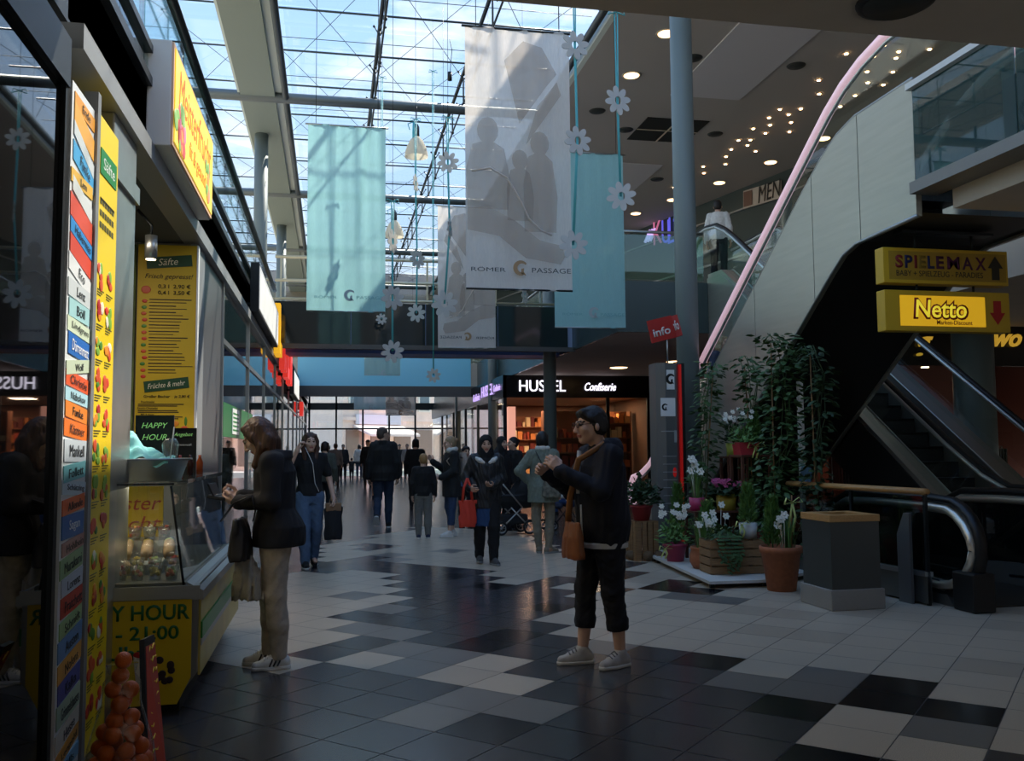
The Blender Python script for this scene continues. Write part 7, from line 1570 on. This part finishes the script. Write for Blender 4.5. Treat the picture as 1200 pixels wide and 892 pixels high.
p = onz(637, 648); SW = person('person in sage knitted cardigan seen from behind, elbow out', (p.x, p.y), 168, dict(Rel=(-.22, .03, 1.10), Rwr=(-.24, .0, .87), Lel=(.33, .06, 1.14), Lwr=(.18, -.05, .98), Lhd=(-.7, -.6, -.2), Lan=(.06, -.02, .085), Ran=(-.07, .05, .085), Rtoe=-.9), height=1.68, h=.0085, skin='olive', yaw=-.1, pitch=.15,
    top=dict(m=fabric('knit_sage', '#767c6e'), e=.026, hem=.70, name='cardigan', flare=.03, rip=.006, wl=.06, waistfill=.02), bottom=dict(m=fabric('khaki', '#857a66'), hem=.07, w=.95), shoes=dict(m=fabric('shoe_taupe', '#7d7160'), sole=mat('sole_grey', '#8a8a86')), hair=dict(kind='bob', m=mat('hair_black', '#141010', .5, noise=.3, nscale=60)))
F = Field((-.2, -.2, 1.36), (.2, .2, 1.54), .009); F.chain([v3(-.06, -.04, 1.45), v3(.06, -.04, 1.45), v3(.075, .04, 1.46), v3(0, .08, 1.46), v3(-.075, .04, 1.46), v3(-.06, -.04, 1.45)], [.028]*6, .02); F.build('white_scarf', fabric('scarf_cream', '#d6d0c4'), SW)
t = thing('shoulder_bag', local(SW, (-.12, .20, .78)), 'small patterned shoulder bag on the back of the cardigan', 'bag', rz=rad(168)); F = bagshape(0, 0, .26, .08, .24, taper=1.); F.build('body', mat('bag_pattern', '#6e6a5c', .7, noise=.6, nscale=18), t); b = MB(); strap(b, [local(SW, (-.13, .19, 1.0)), local(SW, (.0, .165, 1.22)), local(SW, (.10, .12, 1.42))], .011, 'strap', blk, t)
# ---------------------------------------------------------------- pram and buggy
def wheel(t, c, r, w=.02, tilt=0., m=None):
    M = Matrix.Rotation(tilt, 3, 'Z'); c = Vector(c); b = MB(); b.tube([c+M@Vector((r*math.cos(a), 0, r*math.sin(a))) for a in [2*PI*k/24 for k in range(24)]], w, 8, closed=True); o = b.build('wheel', m_rub, t)
    b = MB(); b.tube([c+M@Vector((r*.82*math.cos(a), 0, r*.82*math.sin(a))) for a in [2*PI*k/24 for k in range(24)]], w*.5, 6, closed=True)
    for k in range(6): a = PI*k/3; b.tube([c, c+M@Vector((r*.82*math.cos(a), 0, r*.82*math.sin(a)))], .004, 4)
    b.ball(c, .02, seg=8); q = b.build('rim', mat('rim_grey', '#9a9a98', .4, .5), o)
p = onz(606, 627); t = thing('pram', (p.x, p.y+.15, 0), 'black pram with a folded hood between the headscarf and the cardigan wearers', 'pram', rz=rad(8))
for x, y in ((-.32, -.22), (.18, -.22), (-.32, .22), (.18, .22)): wheel(t, (x, y, .13 if x > 0 else .12), .105 if x > 0 else .095)
F = Field((-.5, -.35, .35), (.5, .35, 1.05), .012); F.loft([(.44, 0, 0, .28, .17), (.55, 0, 0, .36, .21), (.66, 0, 0, .38, .22)], .03); F.ell((.16, 0, .70), (.26, .225, .24), .04); F.ell((-.12, 0, .82), (.25, .17, .20), .02, None, True); F.build('carrycot', blk, t)
b = MB()
for y in (-.22, .22): b.tube([(-.32, y, .12), (.05, y, .46)], .012, 6); b.tube([(.18, y, .13), (-.15, y, .46)], .012, 6); b.tube([(.05, y, .46), (-.42, y, 1.0)], .013, 6)
b.tube([(-.42, -.22, 1.0), (-.42, .22, 1.0)], .016, 8); b.build('frame', mat('pram_alu', '#b8b8b6', .35, .7), t); b = MB(); b.obox((-.05, 0, .26), (.45, .34, .16), bev=.03); b.build('basket', char, t)
p = onz(660, 620); t = thing('buggy', (p.x, p.y, 0), 'dark blue buggy with a child, partly behind the navy jacket wearer', 'buggy', rz=rad(15))
for x, y in ((-.3, -.2), (.25, -.2), (-.3, .2), (.25, .2)): wheel(t, (x, y, .085), .075)
F = Field((-.4, -.3, .2), (.5, .3, 1.05), .012); F.cap((-.15, -.15, .42), (-.15, .15, .42), .06, .06, .06); F.cap((.1, -.16, .45), (.1, .16, .45), .06, .06, .06); F.cap((.12, -.15, .5), (.28, -.15, .9), .05, .05, .1); F.cap((.12, .15, .5), (.28, .15, .9), .05, .05, .1); F.cap((.2, -.15, .7), (.2, .15, .7), .05, .05, .08); F.build('seat', fabric('buggy_navy', '#1f2a3f'), t)
b = MB()
for y in (-.2, .2): b.tube([(-.3, y, .085), (.2, y, .6), (.5, y, 1.0)], .012, 6); b.tube([(.25, y, .085), (-.05, y, .45)], .012, 6)
b.tube([(.5, -.2, 1.), (.5, .2, 1.)], .015, 8); b.tube([(-.3, -.2, .3), (-.32, 0, .3), (-.3, .2, .3)], .015, 8); b.build('frame', char, t)
q = wmat(t)@Vector((.05, 0, 0))
person('small child sitting in the buggy in white top and blue trousers', (q.x, q.y), -75, dict(head=(0, -.02, 1.50), Lhip=(.08, 0, .92), Rhip=(-.08, 0, .92), Lkn=(.10, -.34, .93), Rkn=(-.10, -.34, .93), Lan=(.10, -.38, .58), Ran=(-.10, -.38, .58), Lel=(.22, -.05, 1.12), Rel=(-.22, -.05, 1.12), Lwr=(.14, -.26, 1.05), Rwr=(-.14, -.26, 1.05)), height=.98, h=.012, lift=-.03, bulk=1.15, top=dict(m=fabric('fleece_white', '#d6d4cc'), e=.02, hem=.88), bottom=dict(m=fabric('child_blue', '#2c4a7a'), hem=.10), shoes=dict(m=blk), hair=dict(kind='crop', m=mat('hair_dark', '#1d1714')))
# ---------------------------------------------------------------- people behind
def quick(label, px, py, face, ht, topc, botc, hk='crop', hc='#2a2220', h=.013, J=None, hem=.82, bk=1.05, shc=None, depth=None, bh=.06, skin='light', lift=0., loc=None):
    q = onz(px, py) if loc is None else Vector(loc); return person(label, (q.x, q.y), face, J, height=ht, h=h, skin=skin, bulk=bk, lift=lift, top=dict(m=fabric('t_'+topc[1:], topc), e=.022, hem=hem, waistfill=.02, rip=.004), bottom=dict(m=fabric('b_'+botc[1:], botc), hem=bh), shoes=dict(m=fabric('s_dark', shc or '#1b1b1d')), hair=dict(kind=hk, m=mat('hair_'+hc[1:], hc, .6) if hk != 'scarf' else fabric('scarf_black', '#101114')))
quick('person in black headscarf behind the quilted jacket wearer, looking aside', 588, 622, 30, 1.66, '#17171a', '#17171a', 'scarf', hem=.5)
quick('dark-haired person in black behind the pram, in profile', 603, 618, -70, 1.66, '#151517', '#1a1a1c', 'bun', '#1a1412')
quick('dark-haired person in a denim-blue jacket, half hidden behind the beige backpack', 546, 617, 10, 1.50, '#46628a', '#17171a', 'short', '#1f1815')
quick('person in dark clothes just behind the boy and the tall walker', 487, 597, 170, 1.70, '#1a1b1e', '#1d1e22', 'bob', '#1a1412')
quick('person in black jacket and dark shorts walking away, nearer of the far pair', 441, 585, 176, 1.72, '#151618', '#202226', 'crop', '#211a16', bh=.50, J=dict(Lan=(.08, -.1, .085), Ran=(-.08, .12, .10)))
quick('person in black wearing a cap, left of the far pair walking away', 431, 571, 182, 1.82, '#17181a', '#1a1b1d', 'cap', '#1a1a1c')
quick('person in grey hooded top walking behind the long-haired walker', 393, 571, 175, 1.70, '#6d6d70', '#2a2c33', 'crop', '#3a2e26')
quick('person in dark jacket close behind the long-haired walker', 380, 610, 170, 1.62, '#55584f', '#24262a', 'bob', '#2a1f1a')
quick('small child with arms spread out in the far light', 412, 563, 180, 1.05, '#26282c', '#1d1e22', 'crop', '#2a2220', J=dict(Lel=(.38, 0, 1.30), Lwr=(.58, 0, 1.28), Rel=(-.38, 0, 1.30), Rwr=(-.58, 0, 1.28), Lhd=(1, 0, 0), Rhd=(-1, 0, 0), Lhn=(0, -1, 0), Rhn=(0, -1, 0)))
for k, (px, py, c1, c2, lab) in enumerate(((402, 563, '#202226', '#1a1b1d', 'dark silhouette left of the child with spread arms'), (421, 561, '#d6d2ca', '#3a4252', 'person in white top standing in the light beyond the exit'), (468, 560, '#2a2c30', '#22242a', 'dark silhouette right of the far pair at the exit'), (385, 559, '#3a3c44', '#26282c', 'dark silhouette near the left side of the exit'), (477, 561, '#8a8078', '#2c2e34', 'person in a pale brown jacket at the exit, behind the tall walker'))):
    quick(lab, px, py, 170 if k % 2 else 0, 1.70, c1, c2, 'bob' if k % 2 else 'crop', h=.018)
# riders on the upper levels
q = onx(846, 402, 6.2); person('person with wavy blond hair riding the big escalator, only head and shoulders in view', (6.2, q.y), 20, {}, height=1.68, h=.009, skin='fair', lift=q.z-1.56, top=dict(m=fabric('rider_blue', '#2b3a52'), e=.02, hem=.8), bottom=dict(m=blk, hem=.06), shoes=dict(m=blk), hair=dict(kind='long', m=mat('hair_ash', '#9a8262')))
q = ony(842, 285, 16.9); person('person in white shirt standing at the upper end of the dark escalator', (q.x, 16.9), 150, {}, height=1.72, h=.010, lift=FZ+.15, top=dict(m=fabric('shirt_white', '#dcdad6'), e=.02, hem=.86), bottom=dict(m=char, hem=.06), shoes=dict(m=blk), hair=dict(kind='crop', m=mat('hair_dark', '#1d1714')))
